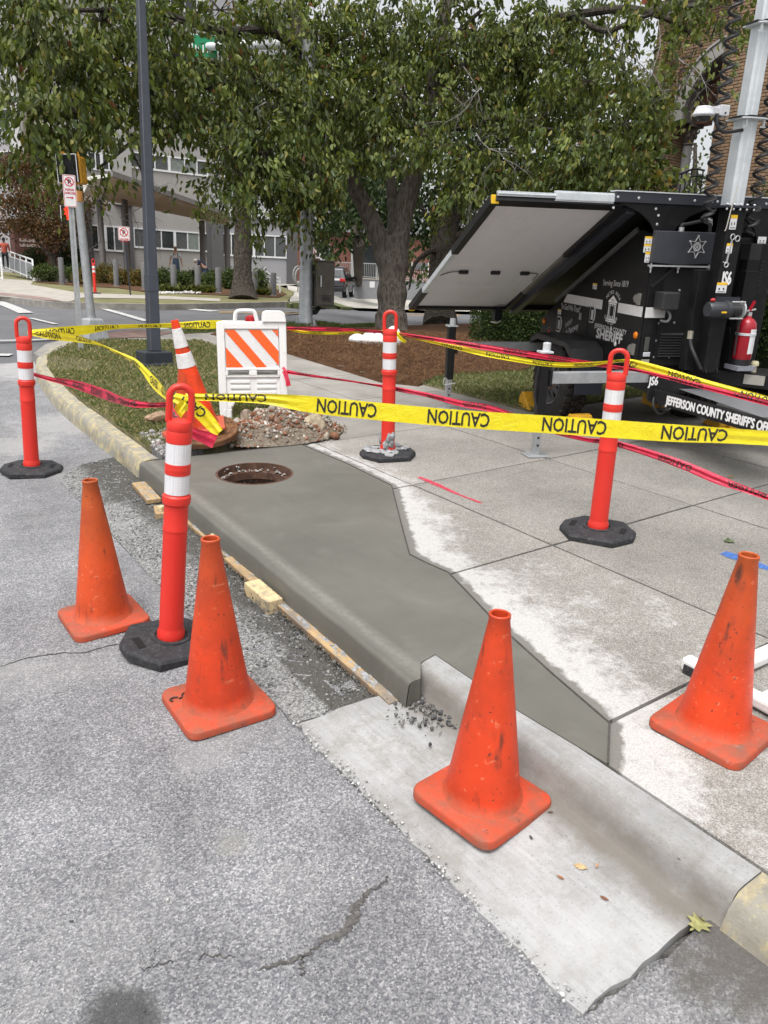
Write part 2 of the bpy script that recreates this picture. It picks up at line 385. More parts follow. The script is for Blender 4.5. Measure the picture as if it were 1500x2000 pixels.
ZR = -.14                                                       # road level under the kerb top
def gxy(px, py, off=0.): return tuple(gps(px, py, off)[:2])
# the road: one sheet out to the horizon, near strip with coarse worn aggregate
xs = sorted(set(list(np.arange(-60, 90, 3.))+[1.9])); ys = list(np.arange(-12, 130, 3.))
V = [(x, y, terr(x, y)+ZR-.006) for y in ys for x in xs]; nx = len(xs)
struct('road', fastmesh('road', np.array(V), np.array([(j*nx+i, j*nx+i+1, (j+1)*nx+i+1, (j+1)*nx+i) for j in range(len(ys)-1) for i in range(nx-1)]), M_FAR, smooth=True))
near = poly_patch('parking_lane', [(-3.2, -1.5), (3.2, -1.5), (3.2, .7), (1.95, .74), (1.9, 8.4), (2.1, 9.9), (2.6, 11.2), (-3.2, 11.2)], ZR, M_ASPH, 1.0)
# ------------------------------------------------------------------ fresh slab with its manhole
WP = [sat(*p)[:2] for p in ((272, 905), (430, 886), (590, 870), (680, 908), (765, 950), (785, 1030), (800, 1085), (838, 1104), (875, 1120), (925, 1172), (970, 1220), (1080, 1320), (1190, 1415), (1187, 1495), (1020, 1395), (850, 1280), (822, 1296), (800, 1335))]
WP = [tuple(p) for p in WP]; HC = (2.335, 4.725); HR = .265; WZ = .006
KA, KB = np.array(WP[0]), np.array(WP[-1])                      # kerb line of the slab
kd = (KB-KA)/np.linalg.norm(KB-KA); kn = np.array([kd[1], -kd[0]]);  kn = kn if kn[0] > 0 else -kn   # inward
def fresh_slab():
    b = bmesh.new(); ins = [tuple(KA+kn*.05)]+WP[1:-1]+[tuple(KB+kn*.05)]
    def loop(P):
        vs = [b.verts.new((p[0], p[1], WZ)) for p in P]; return [b.edges.new((vs[i], vs[(i+1) % len(vs)])) for i in range(len(vs))], vs
    e1, v1 = loop(ins); N = 40; e2, v2 = loop([(HC[0]+HR*math.cos(2*math.pi*i/N), HC[1]+HR*math.sin(2*math.pi*i/N)) for i in range(N)])
    bmesh.ops.triangle_fill(b, edges=e1+e2, use_beauty=True)
    for f in b.faces[:]:                                        # throw away any fill inside the hole
        c = f.calc_center_median()
        if math.hypot(c.x-HC[0], c.y-HC[1]) < HR*.9: b.faces.remove(f)
    # rounded kerb edge, a little wavy along its length
    n = 40; prof = [(.05, WZ), (.022, WZ-.0004), (.011, WZ-.003), (.004, WZ-.009), (.0, WZ-.018), (-.006, -.06), (-.012, -.11), (-.014, -.16)]
    rows = []
    for i in range(n+1):
        c = KA+(KB-KA)*i/n; w = .0025*math.sin(i*1.7)+.002*math.sin(i*.6); rows.append([b.verts.new((*(c+kn*(a+(w if j > 1 else 0))), z)) for j, (a, z) in enumerate(prof)])
    for i in range(n):
        for j in range(len(prof)-1): b.faces.new((rows[i][j], rows[i+1][j], rows[i+1][j+1], rows[i][j+1]))
    # end face at the far side and the lip round the other edges
    for i in range(len(WP)-1):
        p, q = (ins[i], ins[i+1]); a1, a2 = b.verts.new((*p, WZ)), b.verts.new((*q, WZ)); b.faces.new((a1, a2, b.verts.new((*q, -.16 if i in (14, 15, 16) else -.05)), b.verts.new((*p, -.16 if i in (14, 15, 16) else -.05))))
    for K in (KA, KB): b.faces.new([b.verts.new((*(K+kn*a), z)) for a, z in prof]+[b.verts.new((*(K+kn*.05), -.16))])
    bmesh.ops.remove_doubles(b, verts=b.verts, dist=1e-4); bmesh.ops.recalc_face_normals(b, faces=b.faces)
    me = bpy.data.meshes.new('fresh_concrete_slab'); b.to_mesh(me); b.free(); me.materials.append(M_WET)
    me.polygons.foreach_set('use_smooth', [True]*len(me.polygons)); me.set_sharp_from_angle(angle=math.radians(50)); return me
slab = struct('fresh_concrete_slab', fresh_slab())
# tooled groove running inside the edge of the fresh slab
g = MB(); ge = [Vector((*p, WZ+.0015)) for p in WP[1:14]]
for i in range(len(ge)-1): g.bar(ge[i], ge[i+1], .007, .004)
part('edge_groove', g, M_JOINT, slab)

# ------------------------------------------------------------------ pavement slabs, each its own piece
XJ = [1.85, 3.14, 4.465, 5.79, 7.115, 8.44, 9.77, 11.1]; YJ = [-2.5, -1.19, .12, 1.41, 2.69, 3.965, 5.25]
pave = struct('pavement', (lambda m: (m.box(1.9, 11.0, -2.4, 4.6, -.14, -.125), m.mesh('pavement', M_JOINT))[1])(MB()))
PWD = [p for p in WP[2:14]]
def slabcol(c):
    d = pdist(c.x, c.y, PWD, False); ins = inpoly(c.x, c.y, WP)
    w = max(0, 1-d/.42)*(.9 if c.y > 2.6 else .72)+(.22 if c.x < 3.1 else .0)*max(0, 1-max(0, c.y-3.4)/.6)+(.16 if c.x < 4.4 and c.y < 2.6 else 0)
    return (min(1, w), .95*max(0, 1-d/.075), 0)
def clip_rect(x0, x1, y0, y1):
    return [(x0, y0), (x1, y0), (x1, y1), (x0, y1)]
GAP = .008
for i in range(len(XJ)-1):
    for j in range(len(YJ)-1):
        x0, x1, y0, y1 = XJ[i]+GAP, XJ[i+1]-GAP, YJ[j]+GAP, YJ[j+1]-GAP
        if i == 0 and j == 5: x0 = 2.97
        if i == 0 and j in (3, 4): x0 = 2.0 if j == 3 else 2.28
        if i == 0 and j < 2: x0 = 1.86
        poly_patch('slab', clip_rect(x0, x1, y0, y1), random.uniform(-.0012, .0012), M_SLAB, .06 if i < 2 else .5, parent=pave, skirt=.05, colfn=slabcol if i < 2 else (lambda c: (.12, 0, 0)))
walk = struct('footpath', poly_patch('x', [(3.2, 5.24), (5.55, 5.24), (5.42, 9.0), (5.5, 13.2), (3.4, 13.0), (2.3, 10.9), (3.2, 10)], -.05, M_JOINT, 1.).data)
bpy.data.objects.remove([o for o in COL.objects if o.name == 'x'][0])
yj = [5.25, 6.55, 7.85, 9.15, 10.45, 11.75, 13.05]
for a, b in zip(yj, yj[1:]):
    for c, d in ((3.14, 4.4), (4.4, 5.6)):
        poly_patch('slab', clip_rect(c+.006, d-.006, a+.006, b-.006), random.uniform(-.001, .001)-.002, M_PAVE2, .6, parent=walk, skirt=.04)
# spray marks on the paving
def spray(name, pts, w, col, lab):
    k = NT(name); k.base(k.ramp(k.noise(40, 5, .7), [(.3, tuple(np.array(col)*.8)), (.7, tuple(np.array(col)*1.15))])); tr = k.n('BsdfTransparent'); mx = k.n('MixShader')
    k.l(k.ramp(k.noise(45, 7, .8), [(.36, .15), (.58, .95)]), mx.inputs[0]); k.l(tr.outputs[0], mx.inputs[1]); k.l(k.b.outputs[0], mx.inputs[2])
    k.l(mx.outputs[0], k.t.nodes['Material Output'].inputs[0]); k.fin(.8)
    P = catmull(pts, 6); V = []; Fq = []
    for i, p in enumerate(P):
        d = P[min(i+1, len(P)-1)]-P[max(i-1, 0)]; nn = np.array([-d[1], d[0], 0]); nn /= np.linalg.norm(nn); t = i/(len(P)-1); ww = w*(.6+.5*math.sin(math.pi*min(1, t*1.3+.1)))*random.uniform(.85, 1.1)
        V += [p+nn*ww/2, p-nn*ww/2]
    Fq = [(2*i, 2*i+1, 2*i+3, 2*i+2) for i in range(len(P)-1)]
    obj(name, fastmesh(name, np.array(V), np.array(Fq), k.m), pave, label=lab)
spray('spray_mark', [sat(x, y, .004) for x, y in ((818, 931), (850, 945), (895, 965), (940, 982))], .045, (.55, .03, .07), 'faded red spray paint stroke')
spray('spray_mark', [sat(x, y, .004) for x, y in ((1412, 1079), (1450, 1092), (1500, 1110), (1540, 1125))], .085, (.04, .16, .52), 'bright blue spray paint stroke')

# ------------------------------------------------------------------ gutter, old kerbs
GP = [sat(*p, -.12)[:2] for p in ((575, 1410), (1140, 1975))]+[(1.70, .78), (1.74, .74)]+[(1.79, 2.1)]+[sat(*p, -.12)[:2] for p in ((800, 1352), (690, 1377))]
gut = []
for i in range(len(GP)):                                        # slightly broken edges
    p, q = np.array(GP[i]), np.array(GP[(i+1) % len(GP)]); n = max(1, int(np.linalg.norm(q-p)/.05))
    for t in range(n): gut.append(tuple(p+(q-p)*t/n+(rng.uniform(-.009, .009, 2) if t else 0)))
gpt = poly_patch('gutter', gut, 0, M_GUT, 0, skirt=.03)
for v in gpt.data.vertices: v.co.z += -.130+.07*(v.co.x-1.21)
edg = poly_patch('parking_lane_edge', [(1.20, .74), (1.66, .765), (1.72, .735), (2.1, .73), (2.1, -1.4), (1.20, -1.4)], 0, M_ASPH, .2)
for v in edg.data.vertices: v.co.z += -.1305+.07*(v.co.x-1.20)
def kerb(name, path, prof, m, closed_end=True, smooth=True, parent=None, wob=0.):
    P = [np.asarray(p, float) for p in path]; V = []; n = len(P); k = len(prof); Fq = []
    for i in range(n):
        d = P[min(i+1, n-1)]-P[max(i-1, 0)]; d /= np.linalg.norm(d); nn = np.array([d[1], -d[0]])
        for a, z in prof:
            q = P[i]+nn*(a+random.uniform(-wob, wob)); V.append((*q, z+random.uniform(-wob, wob)+(terr(*P[i]))))
    for i in range(n-1):
        for j in range(k-1): Fq.append((i*k+j, i*k+j+1, (i+1)*k+j+1, (i+1)*k+j))
    mb = MB(); mb.add(V, Fq); mb.add(V[:k], [tuple(range(k))]); mb.add(V[-k:], [tuple(range(k))])
    return obj(name, mb.mesh(name, m, smooth), parent, kind='structure' if parent is None else None)
# rolled old kerb in front of the narrow tail of the slab (path runs towards the camera side: inward is +x)
kerb('kerb', [(1.845, y) for y in np.linspace(2.13, .728, 12)], [(0, -.16), (0, .001), (.088, .001), (.110, -.004), (.126, -.016), (.137, -.038), (.147, -.068), (.158, -.090), (.172, -.100), (.185, -.104), (.185, -.16)], M_GUT)
kerb('kerb', [(1.845, y) for y in np.linspace(.725, -1.4, 18)], [(0, -.16), (0, .001), (.08, .002), (.115, -.004), (.136, -.018), (.150, -.042), (.162, -.075), (.176, -.098), (.19, -.16)], M_YK, wob=.004)
ykp = catmull([np.array(p) for p in ((1.76, 5.40), (1.80, 6.6), (1.83, 7.6), (1.89, 8.44), (2.02, 9.5), (2.14, 10.2), (2.34, 10.9), (2.7, 11.6), (3.1, 12.05))], 5)
kerb('kerb', [p+np.array([.14, 0]) for p in ykp][::-1], [(0, -.16), (0, .004), (.07, .006), (.105, -.002), (.128, -.03), (.14, -.08), (.15, -.16)], M_YK, wob=.005)
# gravel trench in front of the form boards
TP = [sat(*p, -.13)[:2] for p in ((118, 940), (200, 1022), (300, 1130), (430, 1262), (575, 1410), (690, 1380), (800, 1356))]+[tuple(KB+kn*.02), tuple(KA+kn*.02), (1.80, 6.1), (1.5, 6.0), (1.32, 5.8)]
def gcol(c):
    t = (c.y-KB[1])/(KA[1]-KB[1]); d = (np.array([c.x, c.y])-KA)@kn
    return (max(0, 1-abs(d+.06)/.30)*1.0 + (.5 if c.y < 2.6 and c.x > 1.38 else 0) + (.35 if c.y > 5.0 else 0), 0, 0)
grav = poly_patch('gravel_trench', TP, -.135, M_GRAV, .035, rough=.008, colfn=gcol, smooth=True)
def stones(name, n, fn, size, cols, parent=None, label=None, lab=None, cat=None, S=True, kind='stuff'):
    ico = bmesh.new(); bmesh.ops.create_icosphere(ico, subdivisions=1, radius=1); iv = np.array([v.co[:] for v in ico.verts]); fi = np.array([[v.index for v in f.verts] for f in ico.faces]); ico.free()
    P = np.array([fn() for _ in range(n)]); s = size[0]*(size[1]/size[0])**(rng.random(n)**2.2)
    sc = s[:, None, None]*rng.uniform(.6, 1.15, (n, 1, 3)); a = rng.random((n, 3))*6.28
    V = iv[None]*sc*rng.uniform(.75, 1.15, (n, len(iv), 1)); ca, sa = np.cos(a), np.sin(a)
    x, y, z = V[..., 0], V[..., 1], V[..., 2]
    y, z = y*ca[:, :1]-z*sa[:, :1], y*sa[:, :1]+z*ca[:, :1]; x, y = x*ca[:, 1:2]-y*sa[:, 1:2], x*sa[:, 1:2]+y*ca[:, 1:2]
    V = np.stack([x, y, z], -1)+P[:, None, :]+np.array([0, 0, 1])*s[:, None, None]*.35
    C = np.array(cols)[rng.integers(0, len(cols), n)]*rng.uniform(.7, 1.2, (n, 1)); C = np.repeat(C[:, None], len(iv), 1)
    Fi = fi[None]+(np.arange(n)*len(iv))[:, None, None]
    me = fastmesh(name, V.reshape(-1, 3), Fi.reshape(-1, 3), M_VCOL, C.reshape(-1, 3))
    return obj(name, me, parent, label=label, kind=kind)
def m_vcol(name, rough=.9, var=.2, vs=60, trans=0., spec=.2):
    k = NT(name); at = k.n('Attribute'); at.attribute_name = 'Col'; c = at.outputs['Color']
    if var: c = k.mix(1, c, k.ramp(k.noise(vs, 4), [(.3, 1-var), (.7, 1+var)]), 'MULTIPLY')
    k.base(c); k.fin(rough, 0, spec)
    if trans:
        tr = k.n('BsdfTranslucent'); mx = k.n('MixShader'); mx.inputs[0].default_value = trans; k.l(k.mix(1, c, (1.5, 1.5, .7), 'MULTIPLY'), tr.inputs[0])
        k.l(k.b.outputs[0], mx.inputs[1]); k.l(tr.outputs[0], mx.inputs[2]); k.l(mx.outputs[0], k.t.nodes['Material Output'].inputs[0])
    return k.m
M_VCOL = m_vcol('stone_grit')
def rp(P):
    lo = np.min(np.array(P), 0); hi = np.max(np.array(P), 0)
    while True:
        q = rng.uniform(lo, hi)
        if inpoly(*q, P): return q
def f1():
    while True:
        q = rp(TP); d = (q-KA)@kn
        if rng.random() < (.25+.75*max(0, 1-abs(d+.1)/.25)) and d < -.045: return (*q, -.137)
stones('loose_gravel', 4200, f1, (.0025, .009), [(.16, .16, .16), (.22, .22, .215), (.09, .09, .09), (.29, .29, .28)])
def f2():
    t = rng.random(); c = KB+(KA-KB)*t*.5; q = c-kn*abs(rng.normal(.045, .035)); return (*q, -.118+.0*t)
stones('spilled_mortar', 1300, f2, (.0025, .011), [(.10, .095, .085), (.16, .155, .14), (.06, .058, .05)])
def f3():
    q = np.array(sat(*rng.normal((850, 1378), (34, 24)), -.095)); return q
stones('asphalt_crumbs', 420, f3, (.003, .012), [(.07, .07, .075), (.12, .12, .12), (.2, .19, .18)])
def f4():
    return sat(rng.uniform(0, 900), rng.uniform(1350, 1990), ZR+.001)
stones('scattered_grit', 260, f4, (.0015, .005), [(.45, .44, .42), (.3, .3, .3), (.2, .19, .18), (.1, .1, .1)])
def f5():
    t = rng.random(); q = np.array(GP[1])*(1-t)+np.array(GP[0])*t; return (*(q+rng.normal(0, .014, 2)), -.124)
stones('edge_crumbs', 420, f5, (.002, .007), [(.42, .42, .41), (.25, .25, .25), (.5, .5, .49)])
def f6(): return sat(rng.normal(1450, 40), rng.normal(1840, 40), ZR+.002)
stones('gutter_litter', 500, f6, (.0015, .008), [(.13, .06, .03), (.06, .05, .04), (.3, .28, .25), (.1, .08, .05)])
# cracks in the asphalt: sunken ragged seams
def crack(name, pts, w0, w1, z=ZR+.004):
    P = catmull([sat(x, y, z) for x, y in pts], 14); L, R_, N = [], [], len(P); off = 0
    for i, p in enumerate(P):
        d = P[min(i+1, N-1)]-P[max(i-1, 0)]; nn = np.array([-d[1], d[0], 0]); nn /= max(1e-9, np.linalg.norm(nn)); t = i/(N-1)
        off = off*.75+random.uniform(-.0055, .0055); w = (w0+(w1-w0)*math.sin(math.pi*t)**1.5)*random.uniform(.4, 1.5)
        L.append(p+nn*(off+w/2)); R_.append(p+nn*(off-w/2))
    V = []; 
    for a, b in zip(L, R_): V += [a, (a+b)/2-np.array([0, 0, .003]), b]
    Fq = [q for i in range(N-1) for q in ((3*i, 3*i+1, 3*i+4, 3*i+3), (3*i+1, 3*i+2, 3*i+5, 3*i+4))]
    obj(name, fastmesh(name, np.array(V), np.array(Fq), M_CRACK), near)
M_CRACK = mat('crack_soil', (.085, .08, .075), .95, var=.5, vs=60, bump=.6)
for pts, a, b in (([(505, 1895), (560, 1878), (610, 1860)], .002, .012), ([(598, 1864), (622, 1840), (650, 1828), (690, 1800), (700, 1770), (725, 1740), (757, 1710)], .003, .026), ([(590, 1868), (588, 1890), (586, 1905)], .001, .006),
                  ([(388, 1872), (420, 1866), (460, 1868)], .001, .004), ([(275, 1892), (310, 1884), (338, 1876)], .0006, .0025), ([(0, 1300), (90, 1280), (180, 1270), (260, 1250)], .001, .004), ([(130, 945), (300, 1130), (430, 1262), (575, 1412)], .003, .008), ([(575, 1412), (760, 1600), (960, 1795), (1140, 1978)], .002, .008), ([(1145, 1975), (1250, 1900), (1365, 1822)], .003, .012), ([(128, 935), (190, 930), (255, 920)], .003, .008)): crack('crack', pts, a, b)
# ------------------------------------------------------------------ lawns and pine straw
M_GRASS = m_vcol('grass_blades', .8, .1, 30, .25)
L1 = [(1.93, 5.75), (1.99, 7.6), (2.08, 9.0), (2.2, 9.9), (2.42, 10.7), (2.85, 11.5), (3.3, 11.95), (3.9, 11.6), (4.72, 11.2), (4.7, 10.49), (4.54, 9.51), (4.1, 8.0), (3.66, 6.67), (3.62, 5.6), (3.4, 5.34), (2.95, 5.55), (2.3, 5.42)]
L2 = [(5.55, 6.98), (5.58, 6.03), (5.62, 5.27), (10.2, 5.27), (10.2, 8.6), (8.2, 7.6), (7.3, 7.0), (6.16, 7.25)]
MU = [(5.3, 12.2), (5.3, 9.6), (5.28, 9.07), (5.23, 7.75), (5.2, 7.25), (5.45, 6.85), (6.16, 7.25), (7.3, 7.0), (8.2, 7.6), (10.2, 8.6), (20, 9), (20, 15), (14.6, 15.6), (11, 14.6), (8, 13.2), (6.5, 12.6)]
poly_patch('lawn', L1, .012, M_TURF, .12, skirt=.1, rough=.012, smooth=True)
poly_patch('lawn', L2, .012, M_TURF, .15, skirt=.1, rough=.012, smooth=True)
poly_patch('mulch_bed', MU, .02, M_MULCH, .16, skirt=.1, rough=.03, smooth=True)
VERGE = [(4.9, 12.4), (6.4, 12.8), (8, 13.4), (11, 14.8), (11, 15.3), (8, 14.0), (6.4, 13.4), (4.9, 12.9)]
def blades(name, n, poly, h, w, cols, off=.012, dens=None, lean=.5, kind='stuff', S=True):
    P = []
    while len(P) < n:
        q = rp(poly)
        if dens is None or rng.random() < dens(*q): P.append((q[0], q[1], terr(*q)+off))
    P = np.array(P); a = rng.random(n)*6.28; hh = h*rng.uniform(.5, 1.2, n); d = np.stack([np.cos(a), np.sin(a), 0*a], 1)
    b = rng.random(n)*6.28; le = np.stack([np.cos(b), np.sin(b), 0*b], 1)*(hh*rng.uniform(0, lean*2, n))[:, None]
    V = np.stack([P-d*w/2, P+d*w/2, P+le*.35+d*w*.35+np.array([0, 0, 1])*hh[:, None]*.6, P+le+np.array([0, 0, 1])*(hh*.8)[:, None]], 1)
    C = np.array(cols)[rng.integers(0, len(cols), n)]*rng.uniform(.75, 1.2, (n, 1)); C = np.repeat(C[:, None], 4, 1)
    Fi = np.array([[0, 1, 2, 3]])+(np.arange(n)*4)[:, None]
    return obj(name, fastmesh(name, V.reshape(-1, 3), Fi, M_GRASS, C.reshape(-1, 3)), None, kind=kind, S=S)
GC = [(.11, .15, .05), (.095, .13, .045), (.16, .185, .07), (.26, .25, .12), (.40, .33, .19)]
def bare(x, y):
    v = .5+.5*math.sin(x*3.1+1.3*math.sin(y*2.2))*math.cos(y*1.7+x); s = sat(128, 713); return .12 if math.hypot(x-s[0], (y-s[1])*.6) < .35 else .35+.65*v
blades('grass', 42000, L1, .045, .006, GC, dens=bare)
blades('grass', 26000, L2, .045, .006, GC[:4])
blades('grass', 5000, VERGE, .07, .01, GC[:3])
def straw(name, n, poly, cols, L=.14):
    P = np.array([(q[0], q[1], terr(*q)+.03+rng.uniform(0, .03)) for q in (rp(poly) for _ in range(n))]); a = rng.random(n)*6.28; t = rng.normal(0, .25, n)
    d = np.stack([np.cos(a), np.sin(a), t], 1)*(L*rng.uniform(.4, 1, n))[:, None]/2; w = np.stack([-np.sin(a), np.cos(a), 0*a], 1)*.0026
    V = np.stack([P-d-w, P-d+w, P+d+w, P+d-w], 1); C = np.array(cols)[rng.integers(0, len(cols), n)]*rng.uniform(.7, 1.25, (n, 1)); C = np.repeat(C[:, None], 4, 1)
    return obj(name, fastmesh(name, V.reshape(-1, 3), np.array([[0, 1, 2, 3]])+(np.arange(n)*4)[:, None], M_GRASS, C.reshape(-1, 3)), None, kind='stuff')
straw('pine_straw', 26000, MU[:9]+[(10.2, 11), (9, 13.5), (8, 13.2), (6.5, 12.6)], [(.15, .075, .035), (.10, .05, .025), (.21, .12, .06), (.06, .032, .02)])
# fallen leaves resting on the paving and road: one object each
def leafmesh(name, kind, L, col, curl=.2):
    if kind == 'oak': pts = [(0, .03), (.15, .10), (.22, .26), (.33, .14), (.45, .38), (.55, .17), (.68, .30), (.78, .12), (1, .02)]
    elif kind == 'maple': pts = [(0, .03), (.12, .12), (.1, .42), (.28, .28), (.42, .5), (.5, .2), (.72, .24), (.68, .10), (1, .01)]
    else: pts = [(0, .02), (.2, .16), (.45, .21), (.75, .13), (1, .01)]
    V = []; Fq = []; n = len(pts)
    for x, y in pts:
        zz = curl*L*(x-.4)**2
        V += [(x*L, y*L, zz+curl*y*y*L*2), (x*L, 0, zz), (x*L, -y*L, zz+curl*y*y*L*1.6)]
    for i in range(n-1): Fq += [(3*i, 3*i+1, 3*i+4, 3*i+3), (3*i+1, 3*i+2, 3*i+5, 3*i+4)]
    return fastmesh(name, np.array(V), np.array(Fq), mat(name, col, .75, var=.3, vs=60), smooth=True)
LV = [(1120, 1688, -.098, 'oak', .042, (.42, .30, .15), 'yellow tan lobed dry leaf, largest one on the pale gutter'), (1168, 1686, -.098, 'oval', .022, (.36, .22, .14), 'small pinkish tan leaf right of the yellow lobed leaf'),
      (1102, 1717, -.098, 'oval', .024, (.26, .11, .05), 'thin reddish brown leaf just below the yellow lobed leaf'), (1172, 1750, -.098, 'oval', .026, (.17, .07, .04), 'curled dark red leaf low on the pale gutter'),
      (1375, 1795, -.095, 'maple', .07, (.24, .23, .09), 'large greenish tan star shaped leaf by the gutter corner'), (1414, 1826, -.13, 'oak', .04, (.22, .09, .03), 'curled orange brown leaf right of the star shaped leaf'),
      (1440, 1866, -.135, 'oval', .02, (.48, .40, .24), 'tiny pale cream leaf in the dirty corner'), (1325, 1665, -.02, 'oval', .03, (.06, .05, .04), 'dark grey triangular leaf on the rolled kerb'),
      (1425, 1060, .006, 'maple', .075, (.09, .12, .05), 'green leaf lying above the blue spray mark'), (1440, 1100, .006, 'oak', .08, (.34, .24, .14), 'brown dry leaf lying on the blue spray mark'),
      (1424, 933, .006, 'oak', .07, (.30, .20, .10), 'tan dry leaf under the red tape at right'), (1081, 1586, -.098, 'oval', .02, (.10, .06, .04), 'small dark leaf beside the front cone base'), (1040, 1640, -.098, 'oval', .02, (.05, .045, .04), 'small blackish leaf below the front cone base')]
for px, py, z, kd_, L, c, lab in LV:
    if z in (-.098, -.095): z = -.126+.07*(sat(px, py, -.105)[0]-1.21)
    obj('fallen_leaf', leafmesh('fallen_leaf', kd_, L, c), None, lab, 'leaf', 'leaves fallen on the paving', loc=sat(px, py, z), rz=random.uniform(0, 6))
# ------------------------------------------------------------------ cones
ORA = srgb(200, 62, 27)
def m_cone(name, c, fade, seed, smears=()):
    k = NT(name); c = np.array(c); z = k.xyz(); mp = k.n('Mapping'); k.l(k.coord(), mp.inputs[0]); mp.inputs['Location'].default_value = (seed*3.1, seed*1.7, seed); v = mp.outputs[0]
    col = k.ramp(k.noise(5, 5, .6, vec=v), [(.3, tuple(c*.82)), (.7, tuple(np.minimum(c*1.12, 1)))])
    f = k.ramp(k.math('ADD', z[2], k.math('MULTIPLY', k.noise(7, 5, .7, vec=v), .35)), [(.45, 0), (.95, fade)])
    col = k.mix(f, col, srgb(156, 86, 38))
    m2 = k.n('Mapping'); k.l(v, m2.inputs[0]); m2.inputs['Scale'].default_value = (34, 34, 4)
    sc = k.ramp(k.noise(1, 3, .6, vec=m2.outputs[0]), [(.565, 0), (.66, .75)]); sc = k.math('MULTIPLY', sc, k.ramp(k.noise(4, 4, .7, vec=v), [(.48, 0), (.58, 1)]))
    col = k.mix(sc, col, (.06, .03, .02))
    col = k.mix(k.ramp(k.noise(70, 2, .5, vec=v), [(.68, 0), (.72, .8)]), col, (.035, .025, .02))
    m3 = k.n('Mapping'); k.l(v, m3.inputs[0]); m3.inputs['Scale'].default_value = (6, 50, 50); m3.inputs['Rotation'].default_value = (.4, .7, seed)
    col = k.mix(k.math('MULTIPLY', k.ramp(k.noise(1, 3, .6, vec=m3.outputs[0]), [(.63, 0), (.69, .3)]), 1), col, (.80, .30, .16))
    col = k.mix(k.ramp(k.noise(3.2, 7, .75, vec=v), [(.46, 0), (.66, .6)]), col, srgb(142, 54, 32))
    for p, r_ in smears:
        q = k.n('VectorMath'); q.operation = 'DISTANCE'; m4 = k.n('Mapping'); k.l(k.coord(), m4.inputs[0]); m4.inputs['Scale'].default_value = (1, 1, .35); k.l(m4.outputs[0], q.inputs[0]); q.inputs[1].default_value = (p[0], p[1], p[2]*.35)
        d = k.math('ADD', q.outputs['Value'], k.math('MULTIPLY', k.math('SUBTRACT', k.noise(1, 5, .8, vec=m2.outputs[0]), .5), r_*2.2)); col = k.mix(k.ramp(d, [(r_*.4, .85), (r_*1.1, 0)]), col, (.045, .028, .02))
    col = k.mix(k.ramp(k.math('ADD', z[2], k.math('MULTIPLY', k.noise(9, 6, .75, vec=v), .09)), [(.075, .8), (.125, 0)]), col, k.ramp(k.noise(14, 6, .7, vec=v), [(.35, srgb(128, 84, 66)), (.65, srgb(190, 92, 62))]))
    k.base(col); k.bump(k.noise(18, 5, .7, vec=v), .18, .004); return k.fin(.5, 0, .4)
def m_conebase(seed):
    k = NT('dusty_cone_base'); mp = k.n('Mapping'); k.l(k.coord(), mp.inputs[0]); mp.inputs['Location'].default_value = (seed*2.3, seed, 0); v = mp.outputs[0]
    c = k.ramp(k.noise(7, 7, .72, vec=v), [(.32, srgb(196, 66, 36)), (.5, srgb(160, 76, 54)), (.7, srgb(120, 84, 70))])
    c = k.mix(k.ramp(k.noise(16, 5, .8, vec=v), [(.60, 0), (.68, .7)]), c, (.05, .03, .025)); c = k.mix(k.ramp(k.noise(34, 5, .7, vec=v), [(.6, 0), (.75, .45)]), c, (.42, .30, .25))
    k.base(c); k.bump(k.noise(30, 5, .7, vec=v), .25, .004); return k.fin(.65, 0, .3)
def cone(name, label, px, py, z, rz, seed, fade=.6, s=1., lean=None, loc=None, col=None, smears=()):
    p = sat(px, py, z) if loc is None else loc; sm = []
    for x, y, r_ in smears: e = DS(x, y, 1.)-EYE; t_ = ((p-EYE)[:2] @ e[:2])/(e[:2] @ e[:2]); h_ = (EYE+e*t_)[2]-p[2]; w_ = max(.03, .13-.15*h_); q_ = Matrix.Rotation(-rz, 4, 'Z') @ Vector(EYE+e*(t_-w_*.7/np.linalg.norm(e[:2]))-p); sm.append((q_, r_))
    m = m_cone('cone_orange', col or ORA, fade, seed, sm)
    t = thing('traffic_cone', label, 'traffic cone', p, rz, True, 'orange traffic cones round the fresh concrete', lean)
    mbs = m_conebase(seed); b = MB(); h = .178*s; r = .045*s; P = []
    for cx, cy, a0 in ((h-r, h-r, 0), (-h+r, h-r, 90), (-h+r, -h+r, 180), (h-r, -h+r, 270)):
        for a in range(0, 91, 18): P.append((cx+r*math.cos(math.radians(a0+a)), cy+r*math.sin(math.radians(a0+a))))
    n = len(P); rows = [(1, .0), (1.0, .020), (.985, .027), (.96, .030), (.45, .034)]; V = []
    for q, zz in rows: V += [(x*q, y*q, zz+.006*math.sin(3*math.atan2(y, x)+seed)*(zz < .031)*(1 if q > .9 else 0)*.6+.004) for x, y in P]
    Fq = [(i*n+j, i*n+(j+1) % n, (i+1)*n+(j+1) % n, (i+1)*n+j) for i in range(len(rows)-1) for j in range(n)]+[tuple(range((len(rows)-1)*n, len(rows)*n)), tuple(reversed(range(n)))]
    b.add(V, Fq); part('base', b, mbs, t, smooth=True)
    c = MB(); pr = [(.139, .030), (.136, .040), (.127, .050)]+[(.127-(.127-.033)*q, .05+.64*q) for q in np.linspace(.06, 1, 9)]+[(.0345, .694), (.0345, .706), (.030, .709), (.026, .706), (.024, .60), (.10, .06)]
    pr = [(a*s, zz*s if zz > .03 else zz) for a, zz in pr]; c.lathe(pr[:-1], 36); c.v = [(x*(1+.012*math.sin(2*math.atan2(y, x)+seed+zz*5)), y*(1+.012*math.cos(3*math.atan2(y, x)+zz*4)), zz) for x, y, zz in c.v]
    part('body', c, m, t, smooth=True); return t
